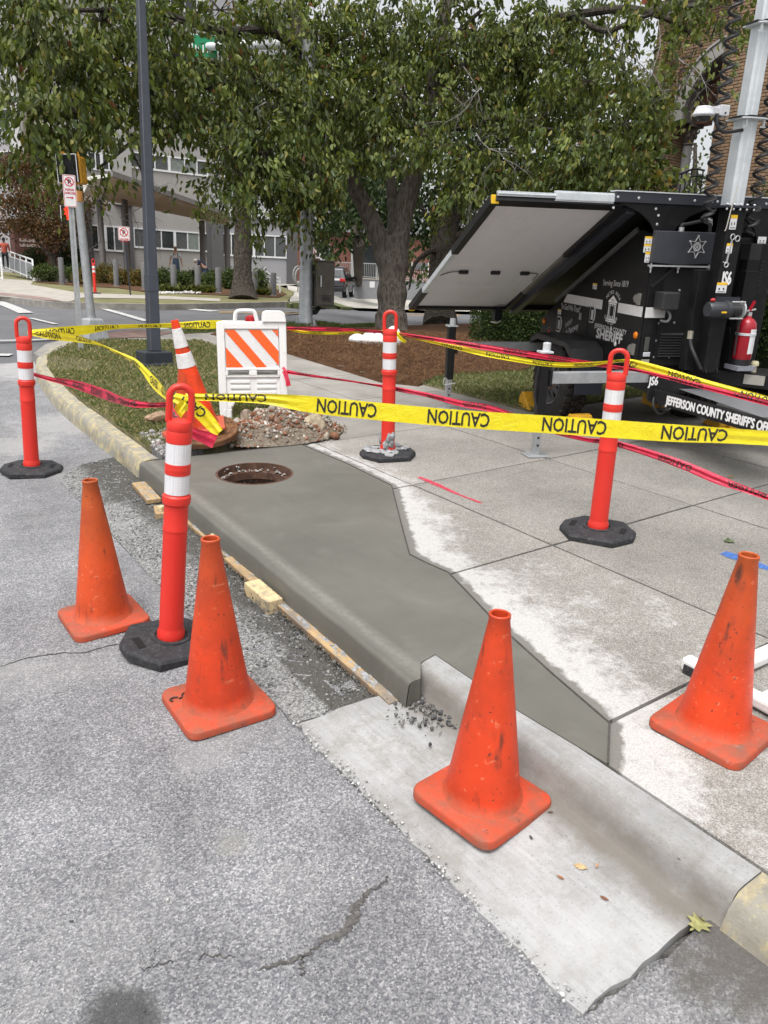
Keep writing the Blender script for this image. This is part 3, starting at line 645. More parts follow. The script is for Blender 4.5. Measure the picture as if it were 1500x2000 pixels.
def cone_c(pts, z):                                            # centre of a base from three of its corners
    a, b, c = [sat(x, y, z) for x, y in pts]; return (a+c)/2, math.atan2((c-b)[1], (c-b)[0])
q, r = cone_c(((805, 1552), (968, 1660), (1078, 1578)), -.110); cone('c', 'plain orange cone standing on the pale concrete gutter', 0, 0, 0, r, 1.3, .12, .95, loc=q, lean=(.012*math.sin(r), .012*math.cos(r)), smears=((1004, 1250, .016), (1006, 1225, .014), (1003, 1290, .010), (1008, 1470, .010), (930, 1530, .008)))
q, r = cone_c(((310, 1362), (398, 1447), (547, 1398)), ZR); tc = cone('c', 'plain orange cone with black scribble on its base beside the near delineator', 0, 0, 0, r, 2.6, .5, .99, loc=q, smears=((398, 1250, .008), (470, 1305, .010), (430, 1305, .007), (480, 1380, .012), (415, 1375, .007)))
c_ = Matrix.Rotation(-r, 4, 'Z') @ Vector(sat(352, 1366, ZR+.036)-q); M_INK = mat('marker_ink', (.03, .022, .02), .7, var=.3, vs=80)
for dx_, dy_, a0_, a1_ in ((-.02, .01, .3, 4.2), (.012, -.004, -1.2, 2.6), (.03, .02, 1.0, 5.2)):
    b = MB(); b.tube([(c_.x+dx_+.016*math.cos(a), c_.y+dy_+.012*math.sin(a), .0385) for a in np.linspace(a0_, a1_, 12)], .0032, 5); part('scribble', b, M_INK, tc)
q, r = cone_c(((105, 1204), (165, 1252), (302, 1217)), ZR); cone('c', 'faded plain orange cone left of the near delineator', 0, 0, 0, r, 4.4, .85, .97, loc=q, col=srgb(200, 76, 34), smears=((190, 1115, .008), (215, 1180, .008), (245, 1170, .009)))
q, r = cone_c(((1262, 1425), (1440, 1503), (1520, 1430)), .0); cone('c', 'brown-topped orange cone on the pavement at the right edge', 0, 0, 0, r, 6.1, .9, .94, loc=q, lean=(0, .015), col=srgb(206, 64, 26), smears=((1440, 1125, .014), (1445, 1215, .008), (1430, 1330, .007), (1445, 1150, .012)))
# black scuffs painted by use: marker scribble on one base is worn print
# ------------------------------------------------------------------ delineator posts
POST = srgb(232, 62, 48)
M_POST = (lambda k: (k.base(k.mix(k.ramp(k.noise(24, 6, .8), [(.60, 0), (.72, .5)]), k.mix(k.ramp(k.noise(3, 4), [(.3, 0), (.7, .4)]), srgb(208, 46, 36), srgb(206, 60, 48)), (.20, .03, .025))), k.fin(.42, 0, .45))[1])(NT('post_red_orange'))
def m_refl():
    k = NT('reflective_sheet'); v = k.vor(160, rnd=.1); c = k.ramp(v.outputs['Distance'], [(.1, (.80, .80, .80)), (.6, (.62, .62, .64))])
    c = k.mix(k.ramp(k.noise(20, 5, .7), [(.55, 0), (.7, .35)]), c, (.5, .48, .44)); k.base(c); k.bump(v.outputs['Distance'], .3, .002); return k.fin(.3, 0, .6)
M_REFL = m_refl()
M_RUB = mat('black_rubber', (.022, .022, .025), .75, var=.3, vs=20, bump=.3, bs=150, dirt=(.09, .088, .085))
M_MORT = mat('dried_mortar', (.27, .275, .28), .95, var=.35, vs=30, bump=.9, bs=80)
def delineator(label, p, rz, s=1., lean=None, mort=False, hw=.043, S=True, tube=.052, baserz=0., zs=1.):
    t = thing('delineator_post', label, 'delineator', p, rz, S, 'red-orange delineator posts holding the tape', lean); t.scale = (1, 1, zs)
    b = MB(); hx = [(-.21, -.05), (-.12, -.19), (.12, -.19), (.21, -.05), (.21, .05), (.12, .19), (-.12, .19), (-.21, .05)]
    M = Matrix.Rotation(baserz, 4, 'Z'); b.M = M
    V = []; n = 8
    for q, z in ((1, 0), (1, .03), (.95, .042), (.42, .048)): V += [(x*q*s, y*q*s, z) for x, y in hx]
    b.add(V, [(i*n+j, i*n+(j+1) % n, (i+1)*n+(j+1) % n, (i+1)*n+j) for i in range(3) for j in range(n)]+[tuple(range(24, 32)), tuple(reversed(range(8)))])
    part('base', b, M_RUB, t, bevel=.004)
    b = MB(); b.lathe([(.088, .045), (.086, .054), (.070, .056), (.066, .05)], 28); part('base_ring', b, M_RUB, t, smooth=True)
    m_sl = mat('slot_dark', (.006, .006, .006), .9, var=0)
    for x_ in (-.142, .142): b = MB(); b.M = M; b.cbox((x_*s, 0, .0455), (.032, .095, .002)); part('grip_slot', b, m_sl, t)
    u = tube*s; b = MB(); z0 = .05
    pr = [(u*1.12, .048), (u*1.14, .075), (u*1.02, .09), (u, .10), (u*.96, .40), (u*.955, .53), (u*.99, .532), (u*.985, .545), (u*.95, .55), (u*.95, .640), (u*1.1, .648), (u*1.13, .662), (u*1.1, .678), (u*.97, .684), (u*.95, .69)]
    pr += [(u*.95, .768), (u*1.0, .77), (u*1.0, .786), (u*1.02, .79), (u*1.0, .794), (u*1.0, .812), (u*.95, .814), (u*.95, .895), (u*.99, .897), (u*.99, .94), (u*.96, .944), (u*.99, .948), (u*.99, .968), (u*.9, .982), (u*.55, .988), (0, .989)]
    part('tube', b.lathe(pr, 28), M_POST, t, smooth=True)
    for z0, z1 in ((.689, .769), (.813, .896)):
        b = MB(); b.lathe([(u*.95, z0), (u*.972, z0+.001), (u*.972, z1-.001), (u*.95, z1)], 28); part('reflective_band', b, M_REFL, t, smooth=True)
    b = MB(); P = [(-hw, 0, .978)]+[(-hw, 0, .98+.02*i) for i in range(1, 5)]+[(hw*math.cos(a), 0, 1.075+hw*.95*math.sin(a)) for a in np.linspace(math.pi, 0, 11)]+[(hw, 0, .98+.02*i) for i in range(4, 0, -1)]+[(hw, 0, .978)]
    b.tube(P, .0135, 10); part('handle', b, M_POST, t, smooth=True)
    if mort:
        mb = MB()
        for i in range(26):
            a = random.uniform(0, 6.3); r = random.uniform(.03, .17); mb.ell((r*math.cos(a), r*math.sin(a), .048), (random.uniform(.02, .055), random.uniform(.02, .055), random.uniform(.006, .02)), 9, 5, jit=.25)
        for i in range(10):
            a = random.uniform(2.6, 6.8); mb.ell((u*.97*math.cos(a), u*.97*math.sin(a), random.uniform(.08, .17)), (.02, .02, .035), 8, 5, jit=.3)
        part('mortar_splatter', mb, M_MORT, t, smooth=True)
    return t
def faceyaw(p): return -math.atan2(p[0], p[1])
PN, PL, PB, PR = sat(333, 1262, ZR), sat(63, 921, ZR), sat(757, 890, 0), sat(1166, 1043, 0)
def post(label, p, top, **kw):                                 # lean the post so that its handle reaches a photo column
    S_ = kw.pop('s', 1.); rz = faceyaw(p); want = sat
    best = None
    for a in np.linspace(-.12, .12, 97):
        M = Matrix.Rotation(rz, 4, 'Z') @ Matrix.Rotation(a, 4, 'Y'); q = np.array(M @ Vector((0, 0, 1.11)))+p; e = abs(proj(s2w(q))[0]-top)
        if best is None or e < best[0]: best = (e, a)
    return delineator(label, p, rz, S_, (0, best[1]), **kw)
DN = post('red delineator post nearest the viewer with yellow and red tape tied in its handle', PN, 353, baserz=.35, zs=1.035)
DL = post('red delineator post on the road at the far left edge', PL, 44, baserz=-.2)
DB = post('red delineator post whose black base is splattered with dried mortar', PB, 763, mort=True, baserz=.3, zs=.965)
DR = post('red delineator post on clean black base in front of the trailer', PR, 1214, baserz=-.15, zs=.945)
# ------------------------------------------------------------------ barrier tape
M_YT = (lambda k: (k.base(k.mix(k.ramp(k.noise(14, 4), [(.35, 0), (.7, .5)]), srgb(242, 226, 40), srgb(226, 205, 30))), k.bump(k.noise(16, 5, .7, dist=1.5), .6, .012), k.fin(.28, 0, .55))[2])(NT('yellow_tape'))
M_RT = (lambda k: (k.base(k.mix(k.ramp(k.noise(14, 4), [(.35, 0), (.7, .5)]), srgb(222, 56, 88), srgb(202, 30, 56))), k.bump(k.noise(16, 5, .7, dist=1.5), .6, .012), k.fin(.28, 0, .55))[2])(NT('red_tape'))
M_BLK = mat('black_print', (.02, .019, .016), .6, var=.2, vs=40)
for m_, tr_ in ((M_YT, .25), (M_RT, .3)):
    t_ = m_.node_tree; tl = t_.nodes.new('ShaderNodeBsdfTranslucent'); mx = t_.nodes.new('ShaderNodeMixShader'); mx.inputs[0].default_value = tr_
    bs = t_.nodes['Principled BSDF']; t_.links.new(bs.inputs['Base Color'].links[0].from_socket, tl.inputs[0]); t_.links.new(bs.outputs[0], mx.inputs[1]); t_.links.new(tl.outputs[0], mx.inputs[2]); t_.links.new(mx.outputs[0], t_.nodes['Material Output'].inputs[0])
def tape(label, pts, m, word, period=.40, start=.06, flip='rot', wordlen=.235, wh=.05, fold=.0, group=None, W_=.0762):
    """pts: (px, py, depth, width factor, twist degrees); a folded ribbon hung through those points"""
    P = catmull([np.append(D(p[0], p[1], p[2]), [p[3], math.radians(p[4])]) for p in pts], 12); X = np.array([p[:3] for p in P]); wf = np.array([p[3] for p in P]); tw = np.array([p[4] for p in P])
    s = np.concatenate([[0], np.cumsum(np.linalg.norm(np.diff(X, axis=0), axis=1))]); T = np.gradient(X, axis=0); T /= np.linalg.norm(T, axis=1)[:, None]
    up = np.array([0, 0, 1.]); Wd = up-T*(T@up)[:, None]; Wd /= np.linalg.norm(Wd, axis=1)[:, None]; Nn = np.cross(T, Wd)
    Wv = Wd*np.cos(tw)[:, None]+Nn*np.sin(tw)[:, None]; N2 = np.cross(T, Wv); n = len(X)
    prof = np.linspace(-.5, .5, 9)
    def at(u, v, off=0.):                                      # point on the ribbon: u along (m), v across (-.5 .. .5)
        i = np.clip(np.interp(u, s, np.arange(n)), 0, n-1); j = int(min(i, n-2)); f = i-j; L_ = lambda A: A[j]*(1-f)+A[j+1]*f
        w = L_(wf); cr_ = (1-w)*.16*math.sin(v*11+u*3)+.0035*math.sin(v*9+u*7)+.02*(1-w)*math.sin(v*23)
        return L_(X)+L_(Wv)*v*W_*w+L_(N2)*(cr_*W_*1.1*(1 if w < .97 else .5)+off)
    us = np.linspace(0, s[-1], max(n, int(s[-1]/.02))); V = np.array([at(u, v) for u in us for v in prof]); k = len(prof)
    Fq = np.array([(i*k+j, i*k+j+1, (i+1)*k+j+1, (i+1)*k+j) for i in range(len(us)-1) for j in range(k-1)])
    o = obj('barrier_tape', fastmesh('barrier_tape', V, Fq, m, smooth=True), None, label, 'barrier tape', group or 'barrier tapes strung between the posts', S=False)
    v, f = text_mesh(word, 2, 'CENTER', .03); xs_ = [q[0] for q in v]; x0, x1 = min(xs_), max(xs_)
    # subdivide letters across so that they follow the folds
    bm_ = bmesh.new(); bv = [bm_.verts.new(q) for q in v]
    for fc in f:
        try: bm_.faces.new([bv[i] for i in fc])
        except ValueError: pass
    for yy in np.linspace(.1, .9, 6): bmesh.ops.bisect_plane(bm_, geom=bm_.verts[:]+bm_.edges[:]+bm_.faces[:], plane_co=(0, yy, 0), plane_no=(0, 1, 0), dist=1e-5)
    v = [tuple(q.co) for q in bm_.verts]; bm_.verts.index_update(); f = [tuple(q.index for q in fc.verts) for fc in bm_.faces]; bm_.free()
    side = np.sign(np.mean([N2[i] @ (EYE-X[i]) for i in range(n)])) or 1
    u = start; mb = MB()
    while u+wordlen < s[-1]:
        vs = []
        for x, y, _ in v:
            a = (x-x0)/(x1-x0); b = (y-.5)
            if flip == 'rot': a = 1-a; b = -b
            elif flip == 'mir': a = 1-a
            vs.append(at(u+a*wordlen, b*wh/W_, .0012*side))
        mb.add(vs, f); u += period
    if mb.v:
        me = mb.mesh('lettering', M_BLK); obj('lettering', me, o, S=False)
    return o
dN, dL, dB, dR = [proj(s2w(p))[2] for p in (PN, PL, PB, PR)]
BARP = sat(497, 820); dBar = proj(s2w(BARP))[2]
tape('wide yellow CAUTION tape stretched across the foreground at handle height', [(362, 775, dN-.03, .35, 10), (430, 776, dN-.02, .42, 10), (520, 779, dN, .60, 5), (600, 789, dN, .95, 0), (700, 800, dN-.02, 1.02, 0), (900, 818, dN-.08, 1.0, 0), (1100, 831, dN-.12, 1.0, 0), (1300, 845, dN-.18, .98, 0), (1420, 851, dN-.2, .85, 5), (1540, 858, dN-.22, .8, 5)], M_YT, 'CAUTION', .492, .085, 'rot', .268, .058)
tape('yellow tape strung from the left post to the white barricade handle', [(55, 648, dL-.03, .35, 10), (110, 648, dL, .85, 0), (160, 645, dL+.2, .95, 0), (230, 638, dL+.5, .6, 30), (330, 636, dL+.9, .6, 20), (400, 634, dBar-.3, .95, 0), (440, 633, dBar-.15, .8, 0), (484, 631, dBar-.05, .3, 10)], M_YT, 'CAUTION', .44, .13, 'mir')
tape('yellow tape sagging from the left post down to the near post', [(55, 650, dL-.06, .3, 10), (100, 655, dL-.12, .85, 20), (150, 661, dL-.25, .75, 20), (192, 672, dL-.5, .3, 10), (240, 694, dL-1., .32, 20), (270, 712, dL-1.4, .5, 10), (300, 746, dN+.75, .8, -10), (322, 768, dN+.3, .7, 0), (336, 783, dN+.02, .35, 0)], M_YT, 'CAUTION', .42, .06, 'up')
tape('red DANGER tape sagging from the left post to the near post', [(40, 727, dL-.08, .5, 0), (62, 730, dL-.1, .3, 0), (100, 740, dL-.3, .4, 10), (150, 752, dL-.7, .75, 0), (200, 769, dL-1.1, .85, 0), (245, 785, dL-1.6, .6, 20), (290, 791, dN+.6, .35, 0), (334, 790, dN+.03, .3, 0)], M_RT, 'DANGER', .36, .5, 'mir')
tape('loose yellow tape end hanging from the near post handle', [(340, 776, dN-.05, .5, 0), (362, 785, dN-.06, .75, 5), (388, 802, dN-.02, .85, 10), (410, 825, dN, .8, 0), (428, 846, dN, .7, 0)], M_YT, 'CAUT', .4, .03, 'rot', .13)
tape('short folded yellow tape scrap in the near post handle', [(362, 786, dN-.07, .5, 0), (352, 799, dN-.07, .6, 10), (344, 812, dN-.05, .75, 0)], M_YT, 'C', .5, .9, 'rot')
tape('loose red tape end wound down over the near post', [(334, 788, dN-.06, .4, 0), (338, 808, dN-.08, .45, 0), (356, 832, dN-.09, .5, 0), (380, 847, dN-.07, .6, 5), (402, 855, dN-.02, .75, 0), (420, 863, dN, .8, 0)], M_RT, 'DANGER', .5, .03, 'rot', .13, .045)
tape('red DANGER tape from the barricade to the right edge at mid height', [(553, 722, dBar-.06, .8, 0), (566, 727, dBar-.08, .4, 0), (640, 738, dBar-.4, .22, 15), (720, 750, dB+.25, .25, 20), (768, 759, dB-.07, .45, 0), (830, 771, dB-.2, .42, 10), (900, 788, dB-.5, .55, 0), (965, 800, dB-.7, .6, 5), (1070, 838, dR+.35, .5, 0), (1140, 858, dR+.1, .35, 0), (1190, 864, dR-.07, .45, 0), (1250, 880, dR-.15, .5, 0), (1330, 907, dR-.3, .6, 0), (1400, 936, dR-.4, .62, 0), (1460, 957, dR-.5, .4, 5), (1540, 985, dR-.6, .3, 5)], M_RT, 'DANGER', .40, .16, 'rot', .2)
tape('red tape end knotted at the right side of the barricade', [(545, 716, dBar-.07, .5, 0), (555, 724, dBar-.09, .6, 0), (561, 740, dBar-.09, .5, 0), (564, 754, dBar-.08, .6, 0)], M_RT, 'D', .9, .9, 'rot')
tape('red DANGER tape along the back from barricade to right edge', [(560, 641, dBar-.02, .35, 0), (640, 643, dBar-.3, .4, 0), (700, 646, dB+.4, .35, 0), (762, 650, dB+.02, .28, 0), (830, 660, dB-.2, .35, 0), (920, 674, dB-.4, .45, 0), (1010, 688, dB-.6, .5, 0), (1120, 705, dR+.5, .4, 0), (1205, 718, dR+.02, .3, 0), (1260, 727, dR-.2, .22, 0), (1360, 752, dR-.4, .3, 0), (1540, 797, dR-.8, .35, 0)], M_RT, 'DANGER', .38, .08, 'rot', .2)
tape('yellow CAUTION tape along the back from barricade to right edge', [(561, 642, dBar, .3, 0), (600, 649, dBar-.1, .3, 0), (660, 651, dBar-.4, .28, 0), (720, 648, dB+.3, .2, 0), (766, 649, dB, .3, 0), (800, 658, dB-.1, .25, 0), (860, 671, dB-.2, .35, 10), (930, 687, dB-.4, .5, 0), (1010, 702, dB-.6, .45, 0), (1080, 712, dR+.6, .42, 0), (1150, 712, dR+.3, .38, 0), (1212, 705, dR, .22, 0), (1240, 711, dR-.1, .6, 10), (1300, 727, dR-.25, .62, 10), (1380, 749, dR-.4, .45, 20), (1450, 768, dR-.5, .5, 15), (1540, 792, dR-.6, .45, 10)], M_YT, 'CAUTION', .40, .26, 'rot', .19)
tape('yellow tape knot tails hanging beside the mortar-splattered post', [(764, 648, dB-.05, .35, 0), (776, 652, dB-.06, .3, 10), (784, 662, dB-.06, .35, 0), (793, 668, dB-.05, .3, 0)], M_YT, 'C', .9, .9, 'rot')
# ------------------------------------------------------------------ manhole, cover, cones lying on it
M_RUST = (lambda k: (k.base(k.mix(k.ramp(k.noise(60, 3, .6), [(.62, 0), (.7, .6)]), k.ramp(k.noise(7, 6, .7), [(.3, (.07, .035, .022)), (.55, (.155, .07, .03)), (.75, (.27, .125, .045))]), (.32, .3, .27))), k.bump(k.noise(40, 5), .5, .006), k.fin(.85, 0, .3))[2])(NT('rusted_iron'))
M_RUSTD = mat('rust_dark', (.075, .036, .022), .85, var=.4, vs=14, bump=.5, bs=60, dirt=(.16, .12, .10)); M_DRIP = mat('mortar_grey', (.30, .29, .27), .95, var=.4, vs=40, bump=.8, bs=70)
M_PIT = (lambda k: (k.base(k.mix(k.ramp(k.noise(55, 3, .6), [(.64, 0), (.68, .7)]), k.ramp(k.noise(8, 5), [(.3, (.028, .014, .009)), (.7, (.055, .027, .015))]), (.3, .28, .25))), k.fin(.85, 0, .3))[1])(NT('manhole_wall'))
t = thing('open_manhole', 'rusted iron manhole ring set open in the fresh concrete', 'manhole', (HC[0], HC[1], 0))
part('ring', MB().lathe([(HR+.004, WZ-.05), (HR+.004, WZ+.001), (HR-.012, WZ+.002), (HR-.014, -.045), (HR-.05, -.05), (HR-.052, -.10), (HR-.04, -.11)], 40, cap=False), M_RUSTD, t, smooth=True)
b = MB(); b.lathe([(HR-.045, -.09), (HR-.02, -.35), (HR-.0, -.9)], 36, cap=False); part('shaft_wall', b, M_PIT, t, smooth=True)
b = MB(); b.lathe([(0, -.72), (.14, -.70), (HR, -.72)], 30); part('pit_floor', b, M_GRAV, t)
b = MB()
for i in range(46):
    a = random.uniform(.1, 3.6) if random.random() < .85 else random.uniform(0, 6.28); r = HR-random.choice((.012, .03, .045)); b.ell((r*math.cos(a), r*math.sin(a), -.046+random.uniform(0, .012) if r < HR-.02 else random.uniform(-.04, -.006)), (random.uniform(.004, .018), random.uniform(.004, .014), random.uniform(.003, .007)), 7, 4, jit=.35)
part('mortar_crumbs', b, M_DRIP, t, smooth=True, kind='stuff')
# round cast iron cover lying on the ground behind
CC = sat(396, 848, .10)
t = thing('manhole_cover', 'rusty round iron manhole cover lying beside the rubble heap', 'manhole cover', CC, faceyaw(CC), lean=(.20, -.04)); t.scale = (.76, .76, .9)
R0 = .36; b = MB().lathe([(R0-.04, 0), (R0, .01), (R0, .05), (R0-.008, .058), (R0-.03, .058), (R0-.032, .053), (0, .053)], 56); part('plate', b, M_RUST, t, smooth=True)
b = MB()
for r in (.10, .145, .19, .235, .28): b.lathe([(r, .0535), (r, .059), (r+.016, .059), (r+.016, .0535)], 48, cap=False)
for i in range(16):
    a = i*math.pi/8; b.M = Matrix.Rotation(a, 4, 'Z'); b.box(.30, .32, -.02, .02, .0535, .0585); b.M = None
part('raised_rings', b, M_RUST, t, smooth=True)
b = MB(); b.box(-.03, .03, -.3, -.26, .0535, .062); part('pick_hole_bar', b, M_RUST, t)
# two cones nested, leaning left, standing on the cover
M_CONE2 = m_cone('cone_orange_clean', srgb(238, 70, 24), .0, 9.2)
M_BANDW = mat('cone_white_sleeve', (.70, .69, .68), .4, var=.1, vs=20, dirt=(.45, .43, .4))
def striped_cone():
    p = CC+np.array([.01, .0, .045]); rz = faceyaw(p)
    t = thing('traffic_cone', 'tall orange cone with two white bands leaning on the rusty manhole cover', 'traffic cone', p, rz, True, None, (.05, -.205)); t.scale = (.93, .93, .93)
    b = MB(); b.box(-.18, .18, -.18, .18, 0, .03); part('base', b, M_CONE2, t, bevel=.012)
    L = lambda z: .13-(.13-.028)*(z-.03)/.87
    part('body', MB().lathe([(L(z), z) for z in (.03, .2, .5, .55, .72, .77, .84, .885)]+[(.03, .9), (.022, .9), (.02, .8)], 30), M_CONE2, t, smooth=True)
    for z0, z1 in ((.53, .645), (.69, .84)): part('white_band', MB().lathe([(L(z0)+.0005, z0), (L(z0)+.003, z0+.002), (L(z1)+.003, z1-.002), (L(z1)+.0005, z1)], 30), M_BANDW, t, smooth=True)
striped_cone()
p = CC+np.array([-.09, .03, -.03]); cone('c', 'plain worn orange cone pressed behind the white-banded cone', 0, 0, 0, faceyaw(p)+.3, 7.7, .4, 1., lean=(.03, -.02), loc=p)
# ------------------------------------------------------------------ rubble
def rock(label, p, r, col, seed, name='rock', flat=.7, group='loose rocks round the heap'):
    random.seed(seed); bm_ = bmesh.new(); bmesh.ops.create_icosphere(bm_, subdivisions=3, radius=1)
    pl = [(Vector((random.gauss(0, 1), random.gauss(0, 1), random.gauss(0, 1))).normalized(), random.uniform(.55, .85)) for _ in range(9)]
    for v in bm_.verts:
        for n_, d_ in pl:
            q = v.co.dot(n_)
            if q > d_: v.co -= n_*(q-d_)
        v.co *= 1+random.uniform(-.025, .025)
    for v in bm_.verts: v.co = Vector((v.co.x*r[0], v.co.y*r[1], v.co.z*r[2]))
    me = bpy.data.meshes.new(name); bm_.to_mesh(me); bm_.free()
    me.materials.append(mat('rock_'+str(seed), col, .92, var=.35, vs=22, bump=.8, bs=50)); return obj(name, me, None, label, 'rock', group, loc=p, rz=random.uniform(0, 3))
HEAP = np.array(sat(545, 835)); 
def heap_h(x, y): 
    d = math.hypot((x-3.02)/.58, (y-5.66)/.40); return max(0, .155*(1-d*d)*(1+.25*math.sin(x*17+y*9))) if d < 1 else 0
pts = [(3.02+.60*q*math.cos(a), 5.66+.42*q*math.sin(a)) for q in np.linspace(0.02, 1, 14) for a in np.linspace(0, 6.2832, 33)[:-1]]
V = [(x, y, heap_h(x, y)+.012*random.uniform(-1, 1)*(heap_h(x, y) > .01)+.012) for x, y in pts]; Fq = [(i*32+j, i*32+(j+1) % 32, (i+1)*32+(j+1) % 32, (i+1)*32+j) for i in range(13) for j in range(32)]
M_HEAP = (lambda k: (k.base(k.mix(k.ramp(k.noise(3.5, 5, .7), [(.5, 0), (.62, .9)]), k.ramp(k.noise(30, 6, .8), [(.3, (.11, .085, .06)), (.7, (.34, .29, .23))]), (.20, .075, .035))), k.bump(k.noise(40, 6, .8), 1, .03), k.fin(.95, 0, .2))[2])(NT('rubble_soil'))
hp = obj('rubble_heap', fastmesh('rubble_heap', np.array(V), np.array(Fq), M_HEAP, smooth=True), None, 'heap of broken concrete, gravel and red clay in front of the white barricade', 'rubble heap')
def fh():
    while True:
        x, y = rng.normal(3.02, .29), rng.normal(5.66, .2)
        if pdist(x, y, WP) > .02 and not inpoly(x, y, WP) and ((x-3.02)/.62)**2+((y-5.66)/.44)**2 < 1.05: return (x, y, heap_h(x, y)+.012)
stones('heap_stones', 2200, fh, (.005, .022), [(.32, .28, .23), (.22, .19, .16), (.42, .39, .35), (.20, .085, .045), (.26, .14, .09), (.19, .08, .042)], parent=hp)
stones('heap_chunks', 46, fh, (.018, .055), [(.33, .29, .23), (.26, .22, .18), (.38, .36, .32), (.20, .10, .06)], parent=hp)
rock('large pale broken concrete lump on the right flank of the rubble heap', (3.24, 5.50, .075), (.19, .12, .11), (.36, .30, .21), 11)
rock('brownish concrete block on top of the rubble heap under the barricade', (3.16, 5.86, .13), (.17, .09, .09), (.26, .20, .15), 12)
rock('small angular stone on the left shoulder of the rubble heap', (2.84, 5.86, .115), (.07, .06, .08), (.27, .21, .16), 13)
rock('brown angular rock at the lawn edge left of the near post', sat(310, 818, .05), (.12, .07, .08), (.27, .18, .115), 14)
rock('small white painted pebble at the foot of the rubble heap', sat(464, 862, .02), (.03, .03, .05), (.66, .66, .65), 16)
# crumbled old concrete between lawn and fresh slab
b = MB(); OC = [(1.93, 5.42), (2.0, 6.1), (2.25, 6.15), (2.55, 5.95), (2.6, 5.5), (2.1, 5.42)]
poly_patch('broken_concrete', OC, .022, M_GRAV, .04, rough=.016, kind='stuff', skirt=.08)
stones('broken_concrete_chips', 900, lambda: (*rp(OC), .022), (.005, .026), [(.30, .29, .28), (.22, .215, .21), (.4, .39, .38), (.24, .2, .18)])
# ------------------------------------------------------------------ folding barricade
M_PLW = (lambda k: (k.base(k.mix(k.ramp(k.noise(9, 6, .75), [(.56, 0), (.78, .55)]), (.74, .735, .72), (.42, .38, .32))), k.fin(.45, 0, .45))[1])(NT('white_plastic'))
M_ORS = mat('orange_sheeting', srgb(232, 96, 38), .4, var=.05, vs=30)
M_WHS = mat('white_sheeting', (.68, .68, .68), .4, var=.06, vs=30)
bz = faceyaw(BARP)+.0
t = thing('folding_barricade', 'white plastic folding barricade with orange striped panel behind the rubble', 'barricade', BARP+np.array([0, 0, -.01]), bz+.06)
W_, Hh = .60, .86
def bpanel(parent, lean, dy, front):
    M = Matrix.Translation((0, dy, 0)) @ Matrix.Rotation(lean, 4, 'X'); fr = MB(); fr.M = M; y0, y1 = (-.045, 0.) if front else (0., .04)
    X0 = W_/2
    fr.box(-X0, -X0+.065, y0, y1, 0, Hh); fr.box(X0-.065, X0, y0, y1, 0, Hh)                          # stiles and feet
    fr.box(-X0+.065, X0-.065, y0, y1, Hh-.06, Hh); fr.box(-X0+.065, X0-.065, y0, y1, .452, .472); fr.box(-X0+.065, X0-.065, y0, y1, .385, .402)
    for a, c in ((-X0+.065, -.215), (-.035, .035), (.215, X0-.065)): fr.box(a, c, y0, y1, .402, .452)  # round the two slots
    fr.box(-X0+.065, X0-.065, y0, y1, .19, .215)
    for sx in (-1, 1):
        for i in range(5):                                                                               # arched shoulders over the legs
            a = i/5*math.pi/2; fr.box(*(sorted((sx*(X0-.065), sx*(X0-.065-.07*math.cos(a))))), y0, y1, .19-.07*math.sin(a)-.016, .19-.07*math.sin(a)*.8+.002)
        fr.box(*sorted((sx*(X0-.002), sx*(X0-.105))), y0+.001, y1-.001, 0, .12)
    part('frame', fr, M_PLW, parent, bevel=.008)
    pn = MB(); pn.M = M; pn.box(-X0+.066, X0-.066, y0+.014, y1-.004, .216, .384); part('lower_panel', pn, M_PLW, parent)
    rb = MB(); rb.M = M
    for cx in (-.115, .115):
        for z in (.24, .288, .336): rb.box(cx-.085, cx+.085, y0+.004, y0+.015, z, z+.026)
    for sx in (-1, 1):
        for q in (0, 1): rb.box(*sorted((sx*(X0-.035-q*.045), sx*(X0-.05-q*.045))), y0-.006, y0+.002, .015, .11)
    part('rib', rb, M_PLW, parent, bevel=.006)
    sh = MB(); sh.M = M; sh.box(-X0+.07, X0-.07, y0+.010, y1-.006, .473, Hh-.062); part('sign_sheet', sh, M_WHS, parent)
    if front:
        xa, xb, za, zb = -X0+.072, X0-.072, .475, Hh-.064; w = xb-xa; h = zb-za
        def clip(poly):
            for ax, lim, sg in ((0, xa, 1), (0, xb, -1), (1, za, 1), (1, zb, -1)):
                o = []
                for i in range(len(poly)):
                    p, q = poly[i], poly[(i+1) % len(poly)]; dp, dq = sg*(p[ax]-lim), sg*(q[ax]-lim)
                    if dp >= 0: o.append(p)
                    if dp*dq < 0: f = dp/(dp-dq); o.append((p[0]+(q[0]-p[0])*f, p[1]+(q[1]-p[1])*f))
                poly = o
            return poly
        for c0, c1 in ((-.6, -.27), (-.03, .18), (.43, .665), (.885, 1.2)):     # stripes fall to the right
            k_ = .84; x0_, x1_ = xa+c0*w+.33*w*0, xa+c1*w
            x0_, x1_ = xa+(c0+.0)*w, xa+(c1+.0)*w
            pg = clip([(x0_+.0, zb), (x1_, zb), (x1_+h*k_, za), (x0_+h*k_, za)])
            if len(pg) > 2:
                s_ = MB(); s_.M = M; s_.prism(pg, y0+.0075, y0+.0098, ax='y'); part('orange_stripe', s_, M_ORS, parent)
        bt = MB(); bt.M = M
        for x in (xa+.02, xb-.02):
            for z in (za+.025, zb-.025): bt.ell((x, y0+.006, z), (.006, .004, .006), 8, 4)
        part('rivet', bt, mat('rivet_pale', (.55, .42, .34), .5), parent, smooth=True)
bpanel(t, -.12, 0, True); bpanel(t, .12, .24, False)
M = Matrix.Rotation(-.12, 4, 'X'); b = MB(); b.M = M
P = [(-.14, -.02, Hh), (-.13, -.02, Hh+.075), (-.09, -.02, Hh+.095), (0, -.02, Hh+.095), (.03, -.02, Hh+.08), (.05, -.02, Hh)]
